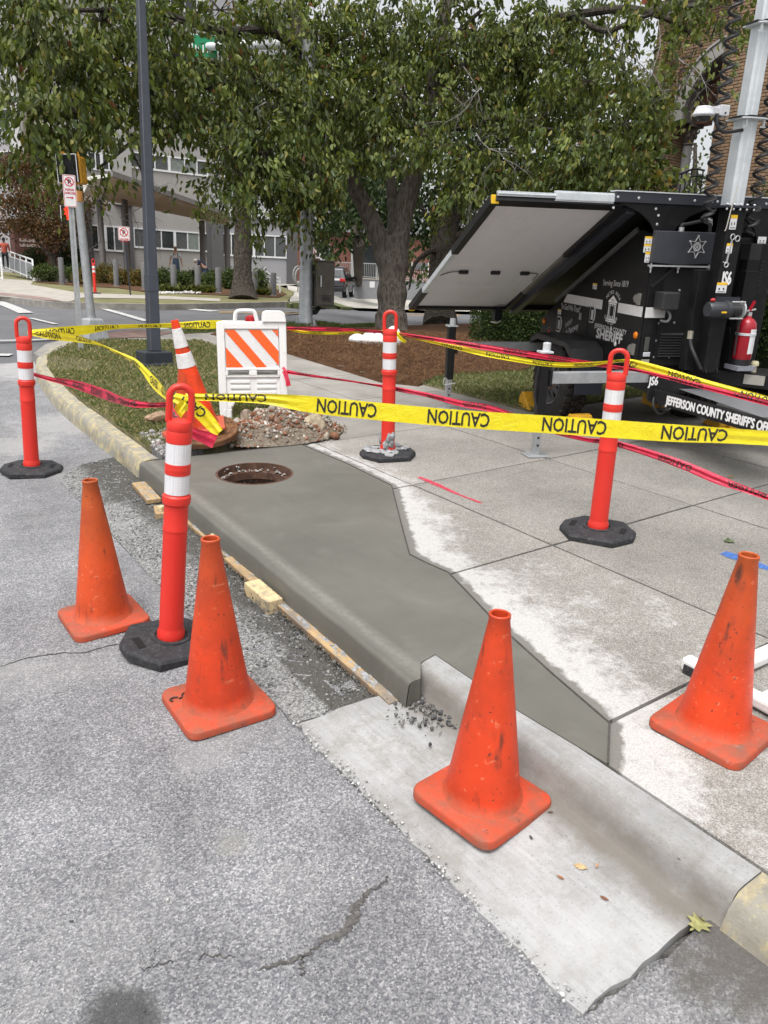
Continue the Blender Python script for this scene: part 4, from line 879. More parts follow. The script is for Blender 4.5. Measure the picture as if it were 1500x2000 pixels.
b.tube(catmull(P, 4), .018, 8); part('carry_handle', b, M_PLW, t, smooth=True)
b = MB(); b.M = M; b.prism([(.09, Hh), (.10, Hh+.085), (.125, Hh+.1), (.255, Hh+.1), (.29, Hh+.075), (.30, Hh+.0)], -.06, .10, ax='y'); part('battery_housing', b, M_PLW, t, bevel=.008)
b = MB(); b.M = M; b.lathe([(.045, 0), (.05, .02), (.045, .045), (.02, .06), (0, .062)], 20, c=(-.0, .05, Hh+.0)); part('warning_lamp', b, mat('red_lens', srgb(200, 30, 40), .2, var=0), t, smooth=True)
# ------------------------------------------------------------------ form boards and timber
def m_wood(name, a, b_):
    k = NT(name); mp = k.n('Mapping'); k.l(k.coord(), mp.inputs[0]); mp.inputs['Scale'].default_value = (3, 60, 60)
    c = k.ramp(k.noise(1, 6, .7, vec=mp.outputs[0]), [(.3, a), (.7, b_)]); c = k.mix(k.ramp(k.noise(7, 6, .8), [(.46, 0), (.6, .85)]), c, (.17, .16, .145))
    k.base(c); k.bump(k.noise(1, 4, vec=mp.outputs[0]), .4, .003); return k.fin(.8, 0, .25)
M_PLY, M_PINE = m_wood('plywood', (.30, .20, .10), (.50, .36, .20)), m_wood('pine', (.52, .40, .21), (.68, .55, .33))
M_GRAIN = mat('ply_edge_dark', (.16, .09, .05), .8, var=.3, vs=40)
def board(label, f0, f1, d0, d1, z0, z1, name='form_board', yaw=0., tilt=0.):
    p = KA+(KB-KA)*f0; q = KA+(KB-KA)*f1; L = np.linalg.norm(q-p); ang = math.atan2((q-p)[1], (q-p)[0])
    t = thing(name, label, 'timber form', (p[0], p[1], 0), ang+yaw, True, 'timber left along the fresh kerb', (tilt, 0))
    # local x along the kerb towards the viewer, local -y away from the slab is towards the road
    b = MB(); h = (z1-z0)/2
    b.box(0, L, -d1, -d0, z0, z1); part('plank', b, M_PLY, t, bevel=.0015)
    g_ = MB(); g_.box(.003, L-.003, -d1-.0008, -d1+.004, z0+h*.7, z0+h*.95); g_.box(.003, L-.003, -d1-.0008, -d1+.004, z0+h*1.35, z0+h*1.5); part('ply_layer', g_, M_GRAIN, t)
    m_ = MB()
    for i in range(int(L*34)): m_.ell((random.uniform(.02, L-.02), random.uniform(-d1+.012, -d0), z1), (random.uniform(.006, .03), random.uniform(.004, .012), random.uniform(.002, .006)), 7, 4, jit=.3)
    part('mortar_crumbs', m_, M_MORT, t, smooth=True, kind='stuff'); return t
board('longest plywood form board along the near half of the fresh kerb', .50, .985, .0, .055, -.128, -.098)
board('middle plywood form board under the fresh kerb behind the near cones', .24, .50, -.005, .03, -.130, -.108)
board('short plywood form board at the far end of the fresh kerb', .035, .16, .0, .095, -.128, -.10, yaw=-.06)
board('stub of stacked plywood sticking out behind the near post', .205, .255, .01, .12, -.135, -.098, yaw=-.25)
def block(label, px, py, z, d, rz, pitch=0.):
    t = thing('wood_block', label, 'wood block', sat(px, py, z), rz, True, 'timber left along the fresh kerb', (pitch, 0))
    b = MB(); b.prism([(-d[0]/2, 0), (d[0]/2, 0), (d[0]/2*.98, d[2]), (-d[0]/2*.93, d[2]*.98)], -d[1]/2, d[1]/2, ax='y'); part('timber', b, M_PINE, t, bevel=.004)
    k_ = MB(); k_.ell((d[0]*.2, -d[1]/2-.0002, d[2]*.4), (.008, .001, .006), 8, 4); k_.ell((-d[0]*.15, -d[1]/2-.0002, d[2]*.6), (.005, .001, .006), 8, 4); part('knot', k_, M_GRAIN, t); return t
ka = math.atan2((KB-KA)[1], (KB-KA)[0])
block('yellow pine wedge block braced under the form board right of the cone', 514, 1180, -.15, (.28, .085, .08), ka+.0, 0)
block('small timber peg between the far form boards', 316, 1008, -.135, (.05, .04, .07), ka+.4)
block('square timber stake end under the middle form board', 408, 1040, -.14, (.06, .05, .08), ka-.5)
block('timber stake end half hidden behind the scribbled cone', 424, 1070, -.14, (.07, .05, .085), ka+.1)
# ------------------------------------------------------------------ white barricade lying flat at the right
LB = sat(1335, 1306); dirx = sat(1500, 1395)-LB; an = math.atan2(dirx[1], dirx[0])
t = thing('fallen_barricade', 'white plastic barricade lying flat behind the right edge cone', 'barricade', LB, an)
b = MB(); b.box(0, .13, -.028, .028, .005, .062); b.box(.13, 1.1, -.03, .03, .012, .058); b.box(.10, .165, .028, .60, .01, .055); part('leg', b, M_PLW, t, bevel=.012)
b = MB(); b.box(.0, .13, .57, .63, .005, .065); b.box(.13, 1.1, .575, .625, .012, .058); part('leg', b, M_PLW, t, bevel=.012)
b = MB(); b.box(.3, 1.05, .03, .575, .02, .045); part('panel', b, M_PLW, t, bevel=.006)
b = MB(); b.box(.018, .062, -.034, -.024, -.002, .040); b.lathe([(.008, 0), (.008, .004), (0, .004)], 10, c=(.04, -.03, .02)); part('rubber_foot', b, M_RUB, t, bevel=.006)
b = MB(); b.box(.02, .065, .565, .572, 0, .04); part('rubber_foot', b, M_RUB, t, bevel=.006)
# white plastic bundle at the tree foot
b = MB(); q = sat(0, 0, 1)
random.seed(8)
t = thing('white_plastic_bundle', 'crumpled white plastic sacks dumped on the pine straw under the tree', 'plastic bag', gps(722, 672), faceyaw(gps(722, 672)))
for cx, w, h in ((-.20, .13, .10), (-.02, .13, .13), (.13, .10, .12)):
    m_ = MB(); m_.ell((cx, 0, .05), (w, .14, h), 16, 10, jit=.10); part('sack', m_, M_PLW, t, smooth=True)
m_ = MB(); m_.ell((.36, -.1, .1), (.13, .11, .19), 16, 12, jit=.06); part('sack', m_, M_PLW, t, smooth=True)
# ------------------------------------------------------------------ street poles
M_GALV = (lambda k: (k.base(k.ramp(k.noise(7, 6, .7), [(.3, (.30, .315, .325)), (.7, (.48, .49, .50))])), k.fin(.5, .55, .5))[1])(NT('galvanised_steel'))
M_GALVM = (lambda k: (k.base(k.ramp(k.noise(9, 6, .7), [(.3, (.56, .60, .62)), (.7, (.72, .75, .77))])), k.fin(.36, .35, .5))[1])(NT('bright_zinc'))  # base colour raised so the metal looks bright with reflected sky
M_LAMP = mat('dark_grey_paint', (.028, .032, .042), .45, var=.15, vs=6)
M_SIGN, M_SRED, M_SBLK = mat('sign_white', (.72, .71, .70), .45, var=.05), mat('sign_red', srgb(190, 20, 48), .5, var=.05), mat('sign_black', (.02, .02, .022), .6, var=0)
M_SIGY = mat('signal_yellow', srgb(206, 150, 46), .5, var=.2, vs=9, dirt=(.35, .2, .06))
M_BLACK = mat('matt_black', (.014, .014, .016), .6, var=.2, vs=12)
def vlean(base, px, py, Hh):                                    # tilt (about X then Y in the face frame) so the top meets a photo point
    return None
def wthing(name, label, cat, px, py, group=None, rz=None, off=0.):
    w = gpw(px, py, off); return thing(name, label, cat, w, (faceyaw(w) if rz is None else rz), False, group), w
# lamp post: square tapering column on a plinth, slightly out of plumb
t, w = wthing('lamp_post', 'dark grey square lamp column on a plinth in the grass island', 'lamp post', 302, 712)
zt = topz(w, -60); b = MB(); sx = -.03*zt
top = D(273.5, -30, proj(w)[2]); r_ = Matrix.Rotation(-faceyaw(w), 4, 'Z') @ Vector(top-w)
b.M = Matrix.Rotation(.35, 4, 'Z')
b.box(-.172, .172, -.172, .172, .0, .165); b.box(-.23, .23, -.23, .23, -.12, .03); part('plinth', b, M_LAMP, t, bevel=.012)
b = MB(); a0 = Vector((0, 0, .165)); a1 = Vector(r_)*1.25
def sqpost(b, a0, a1, w0, w1, rot):
    V = []
    for p, ww in ((a0, w0), (a1, w1)):
        for i in range(4): V.append(p+Vector((ww*math.cos(rot+i*math.pi/2), ww*math.sin(rot+i*math.pi/2), 0)))
    b.add(V, [(0, 3, 2, 1), (4, 5, 6, 7)]+[(i, (i+1) % 4, 4+(i+1) % 4, 4+i) for i in range(4)])
sqpost(b, a0, a1, .098, .060, .35+math.pi/4); part('column', b, M_LAMP, t, bevel=.012)
b = MB(); m_ = a0+(a1-a0)*(.72/a1.z); m2 = a0+(a1-a0)*(.93/a1.z); sqpost(b, m_, m2, .098, .096, .35+math.pi/4); part('collar', b, M_LAMP, t, bevel=.006)
# slim sign post with parking restriction plate
t, w = wthing('parking_sign', 'red and white no parking passenger loading zone sign on a steel channel post', 'sign', 158, 684)
z1 = topz(w, 342); z0 = topz(w, 405); tp = Matrix.Rotation(-faceyaw(w), 4, 'Z') @ Vector(D(134, 342, proj(w)[2]-.05)-w); lx = tp.x/tp.z
b = MB(); b.bar((-.02, 0, -.1), (lx*z1-.02, 0, z1), .022, .03); b.bar((.022, 0, -.1), (lx*z1+.022, 0, z1), .022, .03); b.bar((0, .012, -.1), (lx*z1, .012, z1), .05, .008); part('post', b, M_GALV, t)
def sign_plate(t, cx, z0, z1, wd, lx, y=-.03, yaw=0., words=(), arrow=False, name='plate'):
    R_ = Matrix.Translation((cx, y, 0)) @ Matrix.Rotation(yaw, 4, 'Z'); h = z1-z0; sh = lambda z: lx*z
    def rect(x0, x1, za, zb, r): 
        P = []
        for px_, pz_, a0_ in ((x1-r, zb-r, 0), (x0+r, zb-r, 90), (x0+r, za+r, 180), (x1-r, za+r, 270)):
            for a in (0, 30, 60, 90): P.append((px_+r*math.cos(math.radians(a0_+a))+0, pz_+r*math.sin(math.radians(a0_+a))))
        return [(x+sh(z-z0), z) for x, z in P]
    b = MB(); b.M = R_; b.prism(rect(-wd/2, wd/2, z0, z1, wd*.09), -.002, .002, ax='y'); pl = part(name, b, M_SIGN, t)
    b = MB(); b.M = R_; o = rect(-wd/2+wd*.04, wd/2-wd*.04, z0+wd*.04, z1-wd*.04, wd*.07); i_ = rect(-wd/2+wd*.075, wd/2-wd*.075, z0+wd*.075, z1-wd*.075, wd*.05); n = len(o)
    b.add([(x, -.0035, z) for x, z in o]+[(x, -.0035, z) for x, z in i_], [(k, (k+1) % n, n+(k+1) % n, n+k) for k in range(n)]); part('border', b, M_SRED, pl)
    cz = z1-wd*.54 if h > wd*1.6 else z1-wd*.5; R = wd*.36; N = 28; b = MB(); b.M = R_; V = []; cxs = sh(cz-z0)
    for r in (R, R*.8): V += [(cxs+r*math.cos(2*math.pi*k/N), -.0045, cz+r*math.sin(2*math.pi*k/N)) for k in range(N)]
    b.add(V, [(k, (k+1) % N, N+(k+1) % N, N+k) for k in range(N)]); q = R*.9*.707; e = R*.09
    b.add([(cxs-q-e, -.0046, cz+q-e), (cxs-q+e, -.0046, cz+q+e), (cxs+q+e, -.0046, cz-q+e), (cxs+q-e, -.0046, cz-q-e)], [(0, 1, 2, 3)]); part('prohibition_ring', b, M_SRED, pl)
    b = MB(); b.M = R_; put_text(b, 'P', (cxs, -.0040, cz-R*.5), (1, 0, 0), (0, 0, 1), R, 1.0, bold=R*.05); part('lettering', b, M_SBLK, pl)
    if words:
        b = MB(); b.M = R_; zz = cz-R*1.18
        for wv, hh, sx_ in words: zz -= hh*1.45; put_text(b, wv, (sh(zz-z0), -.0042, zz), (1, 0, 0), (0, 0, 1), hh, sx_, bold=hh*.02)
        if arrow:
            zz -= wd*.3; c = sh(zz-z0); b.add([(c-.3*wd, -.0042, zz), (c+.12*wd, -.0042, zz), (c+.12*wd, -.0042, zz+.07*wd), (c-.3*wd, -.0042, zz+.07*wd)], [(0, 1, 2, 3)]); b.add([(c+.12*wd, -.0042, zz-.07*wd), (c+.30*wd, -.0042, zz+.035*wd), (c+.12*wd, -.0042, zz+.14*wd)], [(0, 1, 2)])
        part('wording', b, M_SRED, pl)
    return pl
sign_plate(t, lx*z0+.0, z0, z1, .155, lx, -.035, 0, (('PASSENGER', .028, .52), ('LOADING ZONE', .028, .42)), True)
# pedestrian signal on its own pedestal pole
t, w = wthing('pedestrian_signal', 'yellow pedestrian signal head on a grey pedestal pole by the corner', 'signal', 183, 665)
zp = topz(w, 374); tp = Matrix.Rotation(-faceyaw(w), 4, 'Z') @ Vector(D(152, 374, proj(w)[2])-w); lx = tp.x/tp.z
b = MB(); b.M = Matrix.Rotation(.5, 4, 'Z'); V = []
for z, q in ((-.12, .2), (0, .2), (.02, .165), (.30, .115), (.32, .09)): V += [(x*q, y*q, z) for x, y in ((1, 1), (-1, 1), (-1, -1), (1, -1))]
b.add(V, [(i*4+j, i*4+(j+1) % 4, i*4+4+(j+1) % 4, i*4+4+j) for i in range(4) for j in range(4)]+[(16, 17, 18, 19), (3, 2, 1, 0)]); part('pedestal_base', b, M_GALV, t, bevel=.008)
b = MB(); b.tube([(lx*z, 0, z) for z in (.30, zp*.5, zp)], [.062, .058, .056], 16); part('pole', b, M_GALV, t, smooth=True)
b = MB(); b.tube([(lx*(zp-.0), 0, zp-.14), (lx*zp, 0, zp+.0)], .064, 14); part('clamp', b, mat('weathered_orange', srgb(190, 132, 70), .6, var=.2), t, smooth=True)
hz0 = topz(w, 358); hz1 = topz(w, 303); dW = proj(w)[2]; hx = lx*hz0+.02; M = Matrix.Translation((hx, .06, 0)) @ Matrix.Rotation(-.42, 4, 'Z') @ Matrix.Rotation(lx, 4, 'Y')
hh = hz1-hz0; hw_ = hh*.80
b = MB(); b.M = M; b.box(-hw_/2, hw_/2, 0, .22, hz0, hz1); hd = part('housing', b, M_SIGY, t, bevel=.03)
b = MB(); b.M = M; b.box(-hw_/2-.012, hw_/2+.012, -.03, .0, hz0-.012, hz1+.012); part('door_rim', b, M_SIGY, t, bevel=.01)
b = MB(); b.M = M; b.box(-hw_/2+.008, hw_/2-.008, -.11, -.031, hz0+.006, hz1-.006); part('visor', b, M_BLACK, t, bevel=.01)
b = MB(); b.M = M
for i in range(12):
    z = hz0+.03+i*(hh-.06)/11; b.box(-hw_/2+.02, hw_/2-.02, -.118, -.108, z, z+.012)
part('louvre', b, mat('louvre_black', (.012, .012, .014), .6, var=0), t)
b = MB(); b.M = M; b.box(-hw_/2, hw_/2, -.112, -.106, hz1-.008, hz1+.002); b.box(-hw_/2-.002, -hw_/2+.008, -.112, -.106, hz0, hz1); b.box(hw_/2-.008, hw_/2+.002, -.112, -.106, hz0, hz1); part('visor_edge', b, M_SIGN, t)
b = MB(); b.M = M
for x in (-hw_*.3, hw_*.36): b.box(x-.03, x+.03, -.02, .03, hz1+.01, hz1+.045)
part('hinge_lug', b, M_SIGY, t, bevel=.01)
# red hand signal across the street
def far_w(px, py, depth): return D(px, py, depth)
t = thing('pedestrian_signal', 'lit red don\'t walk hand glimpsed behind the parking sign post', 'signal', D(131, 418, 21.), faceyaw(D(131, 418, 21.)), False)
b = MB(); b.box(-.15, .13, .0, .16, -.22, .22); part('housing', b, M_BLACK, t, bevel=.02)
b = MB(); b.box(-.165, -.145, -.12, .02, -.2, .2); part('visor', b, M_SIGN, t)
EM = NT('led_red'); EM.base((.8, .02, .01)); EM.b.inputs['Emission Color'].default_value = (1, .03, .01, 1); EM.b.inputs['Emission Strength'].default_value = 1.6; EM.fin(.5)
b = MB(); b.box(-.07, .08, -.012, -.002, -.15, .03)
for i, (x, h) in enumerate(((-.06, .10), (-.022, .15), (.018, .16), (.058, .12))): b.box(x-.016, x+.016, -.012, -.002, .03, .03+h)
b.add([(.08, -.008, -.1), (.13, -.008, .0), (.115, -.008, .03), (.08, -.008, -.03)], [(0, 1, 2, 3)]); part('hand_symbol', b, EM.m, t)
# mast-arm signal pole with controller cabinet
t, w = wthing('signal_pole', 'thick galvanised traffic signal pole with a controller cabinet on its side', 'signal pole', 597, 636)
zp = topz(w, 80); b = MB(); b.lathe([(.20, -.1), (.20, .03), (.15, .05), (.145, .12), (.135, .14), (.125, 2), (.115, zp)], 20); part('pole', b, M_GALV, t, smooth=True)
b = MB(); b.box(-.22, .22, -.22, .22, -.12, .035)
for sx in (-.17, .17):
    for sy in (-.17, .17): b.lathe([(.03, .035), (.03, .09), (.018, .09), (.018, .13), (0, .13)], 8, c=(sx, sy, 0))
part('base_plate', b, M_GALV, t, bevel=.006)
dW = proj(w)[2]; cz0, cz1 = topz(w, 597), topz(w, 510); k_ = dW/1520
t2 = thing('controller_cabinet', 'grey-brown traffic controller cabinet strapped to the signal pole', 'cabinet', w+np.array([0, 0, 0]), faceyaw(w)+.28, False)
M_CAB = mat('cabinet_bronze', (.10, .092, .078), .5, .3, var=.2, vs=5, dirt=(.05, .045, .04))
b = MB(); b.box(.13, .50, -.25, .22, cz0, cz1); part('housing', b, M_CAB, t2, bevel=.01)
b = MB(); b.box(.152, .478, -.266, -.252, cz0+.03, cz1-.03); dr = part('door', b, M_CAB, t2, bevel=.006)
b = MB(); b.tube([(.21, -.27, cz0+.36), (.21, -.31, cz0+.37), (.21, -.31, cz0+.56), (.21, -.27, cz0+.57)], .012, 8); part('handle', b, M_GALVM, dr, smooth=True)
b = MB()
for i in range(5): b.box(.24, .42, -.272, -.264, cz0+.10+.025*i, cz0+.112+.025*i)
part('vent', b, M_BLACK, dr)
b = MB(); b.box(.12, .51, -.27, .23, cz1, cz1+.025); part('lid', b, M_CAB, t2, bevel=.006)
b = MB(); b.tube([(.25, 0, cz0), (.25, 0, cz0-.05), (.2, 0, cz0-.12), (.12, 0, cz0-.12)], .05, 10); part('conduit', b, M_BLACK, t2, smooth=True)
b = MB(); b.box(-.02, .14, -.03, .03, cz1-.15, cz1-.1); b.box(-.02, .14, -.03, .03, cz0+.1, cz0+.15); part('bracket', b, M_BLACK, t2)
# mast arm with street name board
za = topz(w, 88); b = MB(); arm = [Matrix.Rotation(-faceyaw(w), 4, 'Z') @ Vector(D(x, y, d)-w) for x, y, d in ((596, 86, dW), (560, 86, dW+.6), (480, 88, dW+2), (380, 92, dW+3.8), (250, 97, dW+6.5))]
b.tube(arm, [.11, .10, .095, .085, .07], 14); part('mast_arm', b, mat('arm_pale_zinc', (.66, .67, .68), .5, .2, var=.08), t, smooth=True)
sgw = D(400, 94, dW+3.25); t3 = thing('street_name_sign', 'green street name board hanging on the mast arm among the leaves', 'street sign', sgw, faceyaw(sgw)-.15, False)
kk = (dW+3.4)/1520; b = MB(); b.box(-36*kk, 24*kk, -.02, .0, -20*kk, 24*kk); part('board', b, mat('sign_green', srgb(0, 122, 78), .45, var=.05), t3, bevel=.004)
b = MB(); b.box(-36*kk, 24*kk, -.024, -.0205, 21.5*kk, 23*kk); b.box(-36*kk, 24*kk, -.024, -.0205, -19*kk, -17.5*kk); [b.box(x*kk, (x+2.2)*kk, -.0238, -.0206, -8*kk, h*kk) for x, h in ((-30, 9), (-25, 9), (-18, 4), (-13, 4), (-4, 7), (4, 9), (9, 4))]; part('lettering', b, M_SIGN, t3)
# small yellow signal back hidden in leaves on the pole
t4 = thing('traffic_signal', 'yellow backed signal head half hidden by leaves beside the galvanised pole', 'signal', D(572, 425, dW-.1), faceyaw(w)+.3, False)
b = MB(); b.box(-.12, .12, -.1, .16, -.13, .13); part('housing', b, M_SIGY, t4, bevel=.02); b = MB(); b.tube([(.1, 0, 0), (.3, 0, 0)], .03, 8); part('bracket', b, M_BLACK, t4)
# ------------------------------------------------------------------ the solar surveillance trailer
TY = math.radians(22); TC = np.array([5.40, 3.965, 0.])
t_r, t_b = np.array([math.cos(TY), -math.sin(TY), 0]), np.array([math.sin(TY), math.cos(TY), 0])
def _pl(px, py, n, off):
    d = rayS(px, py); t = (off-(EYE-TC)@n)/(d@n); p = EYE+d*t-TC; return np.array([p@t_r, p@t_b, p[2]])
def fr(px, py, b=0.): return _pl(px, py, t_b, b)               # on a plane facing the viewer (across the trailer)
def sd(px, py, r=0.): return _pl(px, py, t_r, r)               # on the street side plane
def gl(px, py, z): p = sat(px, py, z)-TC; return np.array([p@t_r, p@t_b, z])
TR = thing('security_trailer', 'black sheriff solar surveillance trailer with folded-out panels and a zinc mast', 'trailer', TC, -TY)
M_TB = mat('trailer_black', (.008, .008, .009), .40, 0, var=.2, vs=4, spec=.32, dirt=(.022, .021, .019))
M_TB2 = mat('trailer_rail_black', (.03, .032, .042), .35, 0, var=.1, spec=.5)
M_TD = mat('trailer_textured', (.012, .012, .013), .6, var=.2, bump=.2, bs=200)
M_TXT = mat('lettering_silver', (.50, .50, .50), .5, var=.05)
M_TXW = mat('lettering_white', (.75, .75, .75), .5, var=.05)
M_REFB = mat('reflective_strip', (.62, .62, .62), .35, var=.06, vs=30)
M_BOLT = mat('bolt_zinc', (.62, .63, .64), .35, .6, var=0)
M_STK, M_STY = mat('sticker_white', (.66, .66, .67), .5, var=.05), mat('sticker_yellow', srgb(232, 186, 40), .5, var=.05)
M_AMB = mat('amber_lens', srgb(200, 110, 20), .25, var=.1)
M_BSH = (lambda k: (k.base(k.mix(k.ramp(k.noise(5, 6, .7), [(.5, 0), (.8, .35)]), (.70, .70, .72), (.50, .50, .52))), k.fin(.45, 0, .5))[1])(NT('panel_backsheet'))
M_GRID = mat('cell_gap', (.73, .73, .75), .5, var=0)
M_HOSE = mat('black_cable', (.022, .021, .022), .5, var=.2)
P_ = lambda *a, **k: part(*a, **k)
W = 1.04
# body shell
prof = [(0, .60), (0, 1.66), (.18, 1.70), (1.53, 1.03), (1.86, .86), (1.86, .60)]
b = MB(); b.prism(prof, 0, W, ax='x'); P_('body', b, M_TB, TR, bevel=.006)
# shut lines and door on the street side
b = MB(); q = sd(1146, 650)[1]; b.box(-.004, .002, q-.004, q+.004, .68, 1.05); b.box(-.004, .002, .03, .7, 1.245, 1.25); b.box(-.004, .002, 1.42, 1.428, .66, .95); P_('door_gap', b, M_TD, TR)
# roof edge trim (brushed line)
b = MB(); b.bar((-.012, .22, 1.70), (-.012, 1.56, 1.035), .02, .035, mi=0); P_('edge_trim', b, mat('trim_grey', (.16, .16, .165), .4, .3), TR)
# front: recessed equipment bay with louvre panel
b = MB(); b.box(.14, .62, -.012, 0, .66, 1.42); P_('bay_panel', b, M_TD, TR)
v0, v1 = fr(1288, 645), fr(1350, 692); b = MB()
for i in range(9):
    z = v0[2]-.02-(v0[2]-v1[2])*i/9; b.add([(v0[0], -.014, z), (v1[0], -.014, z), (v1[0], -.03, z-.016), (v0[0], -.03, z-.016)], [(0, 1, 2, 3)])
P_('vent_louvre', b, mat('louvre_dark', (.03, .03, .032), .5), TR)
b = MB()
for px, py in ((1266, 567), (1325, 567), (1284, 631), (1315, 630), (1279, 665), (1305, 697), (1274, 697)): q = fr(px, py); b.ell((q[0], -.015, q[2]), (.010, .006, .010), 8, 4)
P_('bolt', b, M_BOLT, TR, smooth=True)
# top rail and gusset plates
zr0, zr1 = 1.88, 1.955
b = MB(); b.box(-.385, 1.42, -.045, -.005, zr0, zr1); P_('top_rail', b, M_TB2, TR, bevel=.004)
b = MB(); b.box(-.385, 1.42, -.05, .05, zr1, zr1+.008); P_('rail_cap', b, M_GALVM, TR)
b = MB()
for px in (1207, 1248, 1309, 1358, 1393, 1403, 1499): q = fr(px, 386, -.046); b.ell((q[0], -.047, 1.915), (.011, .006, .011), 8, 4)
for px, py in ((1281, 408), (1286, 421), (1283, 438), (1198, 406)): q = fr(px, py, -.03); b.ell((q[0], -.032, q[2]), (.011, .006, .011), 8, 4)
P_('bolt', b, M_BOLT, TR, smooth=True)
for sgn, c in ((1, .03), (-1, 1.01)):
    pl = [(-.40, 1.88), (-.30, 1.855), (-.18, 1.81), (-.08, 1.74), (-.025, 1.66), (-.02, .66), (.10, .66), (.10, 1.62), (.14, 1.72), (.24, 1.80), (.36, 1.85), (.46, 1.88)]
    b = MB(); b.prism([(c+sgn*x, z) for x, z in pl], -.028, -.004, ax='y'); P_('gusset_post', b, M_TB, TR, bevel=.003)
# brace rods
b = MB(); q0, q1 = fr(1270, 560, -.02), fr(1318, 520, -.02); b.bar((q0[0], -.03, q0[2]), (q1[0], -.03, q1[2]), .02, .02); P_('brace', b, M_TD, TR)
# fluid tank with star badge
bb = -.075; a, c, d_, e = fr(1281, 450, bb), fr(1402, 452, bb), fr(1273, 514, bb), fr(1393, 515, bb); mid = fr(1326, 517, bb)
M_TANK = mat('tank_slate', (.052, .056, .066), .42, .2, var=.2, vs=5)
b = MB(); x0, x1 = d_[0]+.0, e[0]; zt, zb = a[2], d_[2]; b.prism([(x0, zt), (x1, zt), (x1, zb+.01), ((x0+x1)/2-.02, zb-.012), (x0, zb+.005)], bb, -.03, ax='y'); tk = P_('tank', b, M_TANK, TR, bevel=.006)
b = MB(); b.box(x0, x1, bb-.002, -.02, zb-.024, zb-.012)
for x in (x0+.01, (x0+x1)/2-.02, x1-.02): b.tube([(x, bb+.02, zb-.07), (x, bb+.02, zb)], .006, 6); b.ell((x, bb+.02, zb-.03), (.014, .014, .012), 8, 4)
P_('tank_strap', b, M_BOLT, tk)
def star(cx, cz, R, y, mb):
    for k_ in range(6):
        a = math.pi/2+k_*math.pi/3; tip = (cx+R*math.cos(a), cz+R*math.sin(a)); l1 = (cx+R*.56*math.cos(a-.52), cz+R*.56*math.sin(a-.52)); l2 = (cx+R*.56*math.cos(a+.52), cz+R*.56*math.sin(a+.52))
        for p, q in ((tip, l1), (tip, l2)): mb.bar((p[0], y, p[1]), (q[0], y, q[1]), .004, R*.09, up=(0, 1, 0))
        mb.lathe([(R*.09, 0), (0, .0005)], 8, c=(0, 0, 0)) if False else mb.cbox((tip[0], y, tip[1]), (R*.17, .003, R*.17))
    N = 26
    for r1, r0 in ((R*.44, R*.34), (R*.28, R*.20)):
        V = [(cx+r*math.cos(2*math.pi*i/N), y, cz+r*math.sin(2*math.pi*i/N)) for r in (r1, r0) for i in range(N)]; mb.add(V, [(i, (i+1) % N, N+(i+1) % N, N+i) for i in range(N)])
    for i in range(18):
        a = i*2*math.pi/18; mb.cbox((cx+R*.31*math.cos(a), y, cz+R*.31*math.sin(a)), (R*.035, .002, R*.05))
    mb.cbox((cx, y, cz), (R*.14, .002, R*.24))
s0 = fr(1361, 482, bb); b = MB(); star(s0[0], s0[2], .078, bb-.003, b); P_('star_badge', b, M_TXT, tk)
b = MB(); q0, q1 = fr(1331, 447, -.05), fr(1387, 437, -.05); z = zt; b.tube(catmull([(q0[0], -.05, z+.0), (q0[0], -.05, z+.045), (q0[0]+.05, -.05, z+.055), (q1[0]-.03, -.05, z+.09), (q1[0], -.05, z+.085), (q1[0]+.005, -.05, z+.0)], 5), .014, 10); P_('hose', b, M_HOSE, TR, smooth=True)
b = MB(); b.tube([(q1[0]-.03, -.05, z+.09), (q1[0]-.002, -.05, z+.088), (q1[0]+.005, -.05, z+.05)], .0165, 10); b.tube([(q0[0], -.05, z), (q0[0], -.05, z+.03)], .02, 10); P_('hose_fitting', b, M_BOLT, TR, smooth=True)
# stickers on body and mast
def sticker(px, py, w, h, b_=-.03, side=False, yellow=True, scale=1.):
    q = sd(px, py) if side else fr(px, py, b_); m1, m2 = MB(), MB()
    if side:
        f = lambda x0, x1, z0, z1, m, o: m.box(-.003-o, -.0005, q[1]-x1, q[1]-x0, q[2]+z0, q[2]+z1)
    else: f = lambda x0, x1, z0, z1, m, o: m.box(q[0]+x0, q[0]+x1, b_-.003-o, b_-.0005, q[2]+z0, q[2]+z1)
    f(-w/2, w/2, -h/2, h/2, m1, 0); s_ = P_('sticker', m1, M_STK, TR)
    if yellow: f(-w/2, w/2, h/2-h*.24, h/2, m2, .0008); P_('sticker_heading', m2, M_STY, s_)
    m3 = MB()
    for x, zz in ((-.22, -.12), (.2, -.1)): f(x*w-w*.07, x*w+w*.07, zz*h-h*.1, zz*h+h*.1, m3, .0009)
    for zz in (-.36, -.42): f(-w*.38, w*.38, zz*h, zz*h+h*.025, m3, .0009)
    P_('print', m3, M_SBLK, s_)
for px, py, w, h in ((1266, 470, .062, .06), (1264, 485, .062, .062), (1264, 502, .04, .08)): sticker(px, py, w, h, -.03)
sticker(1162, 559, .07, .05, side=True); sticker(1093, 609, .07, .05, side=True)
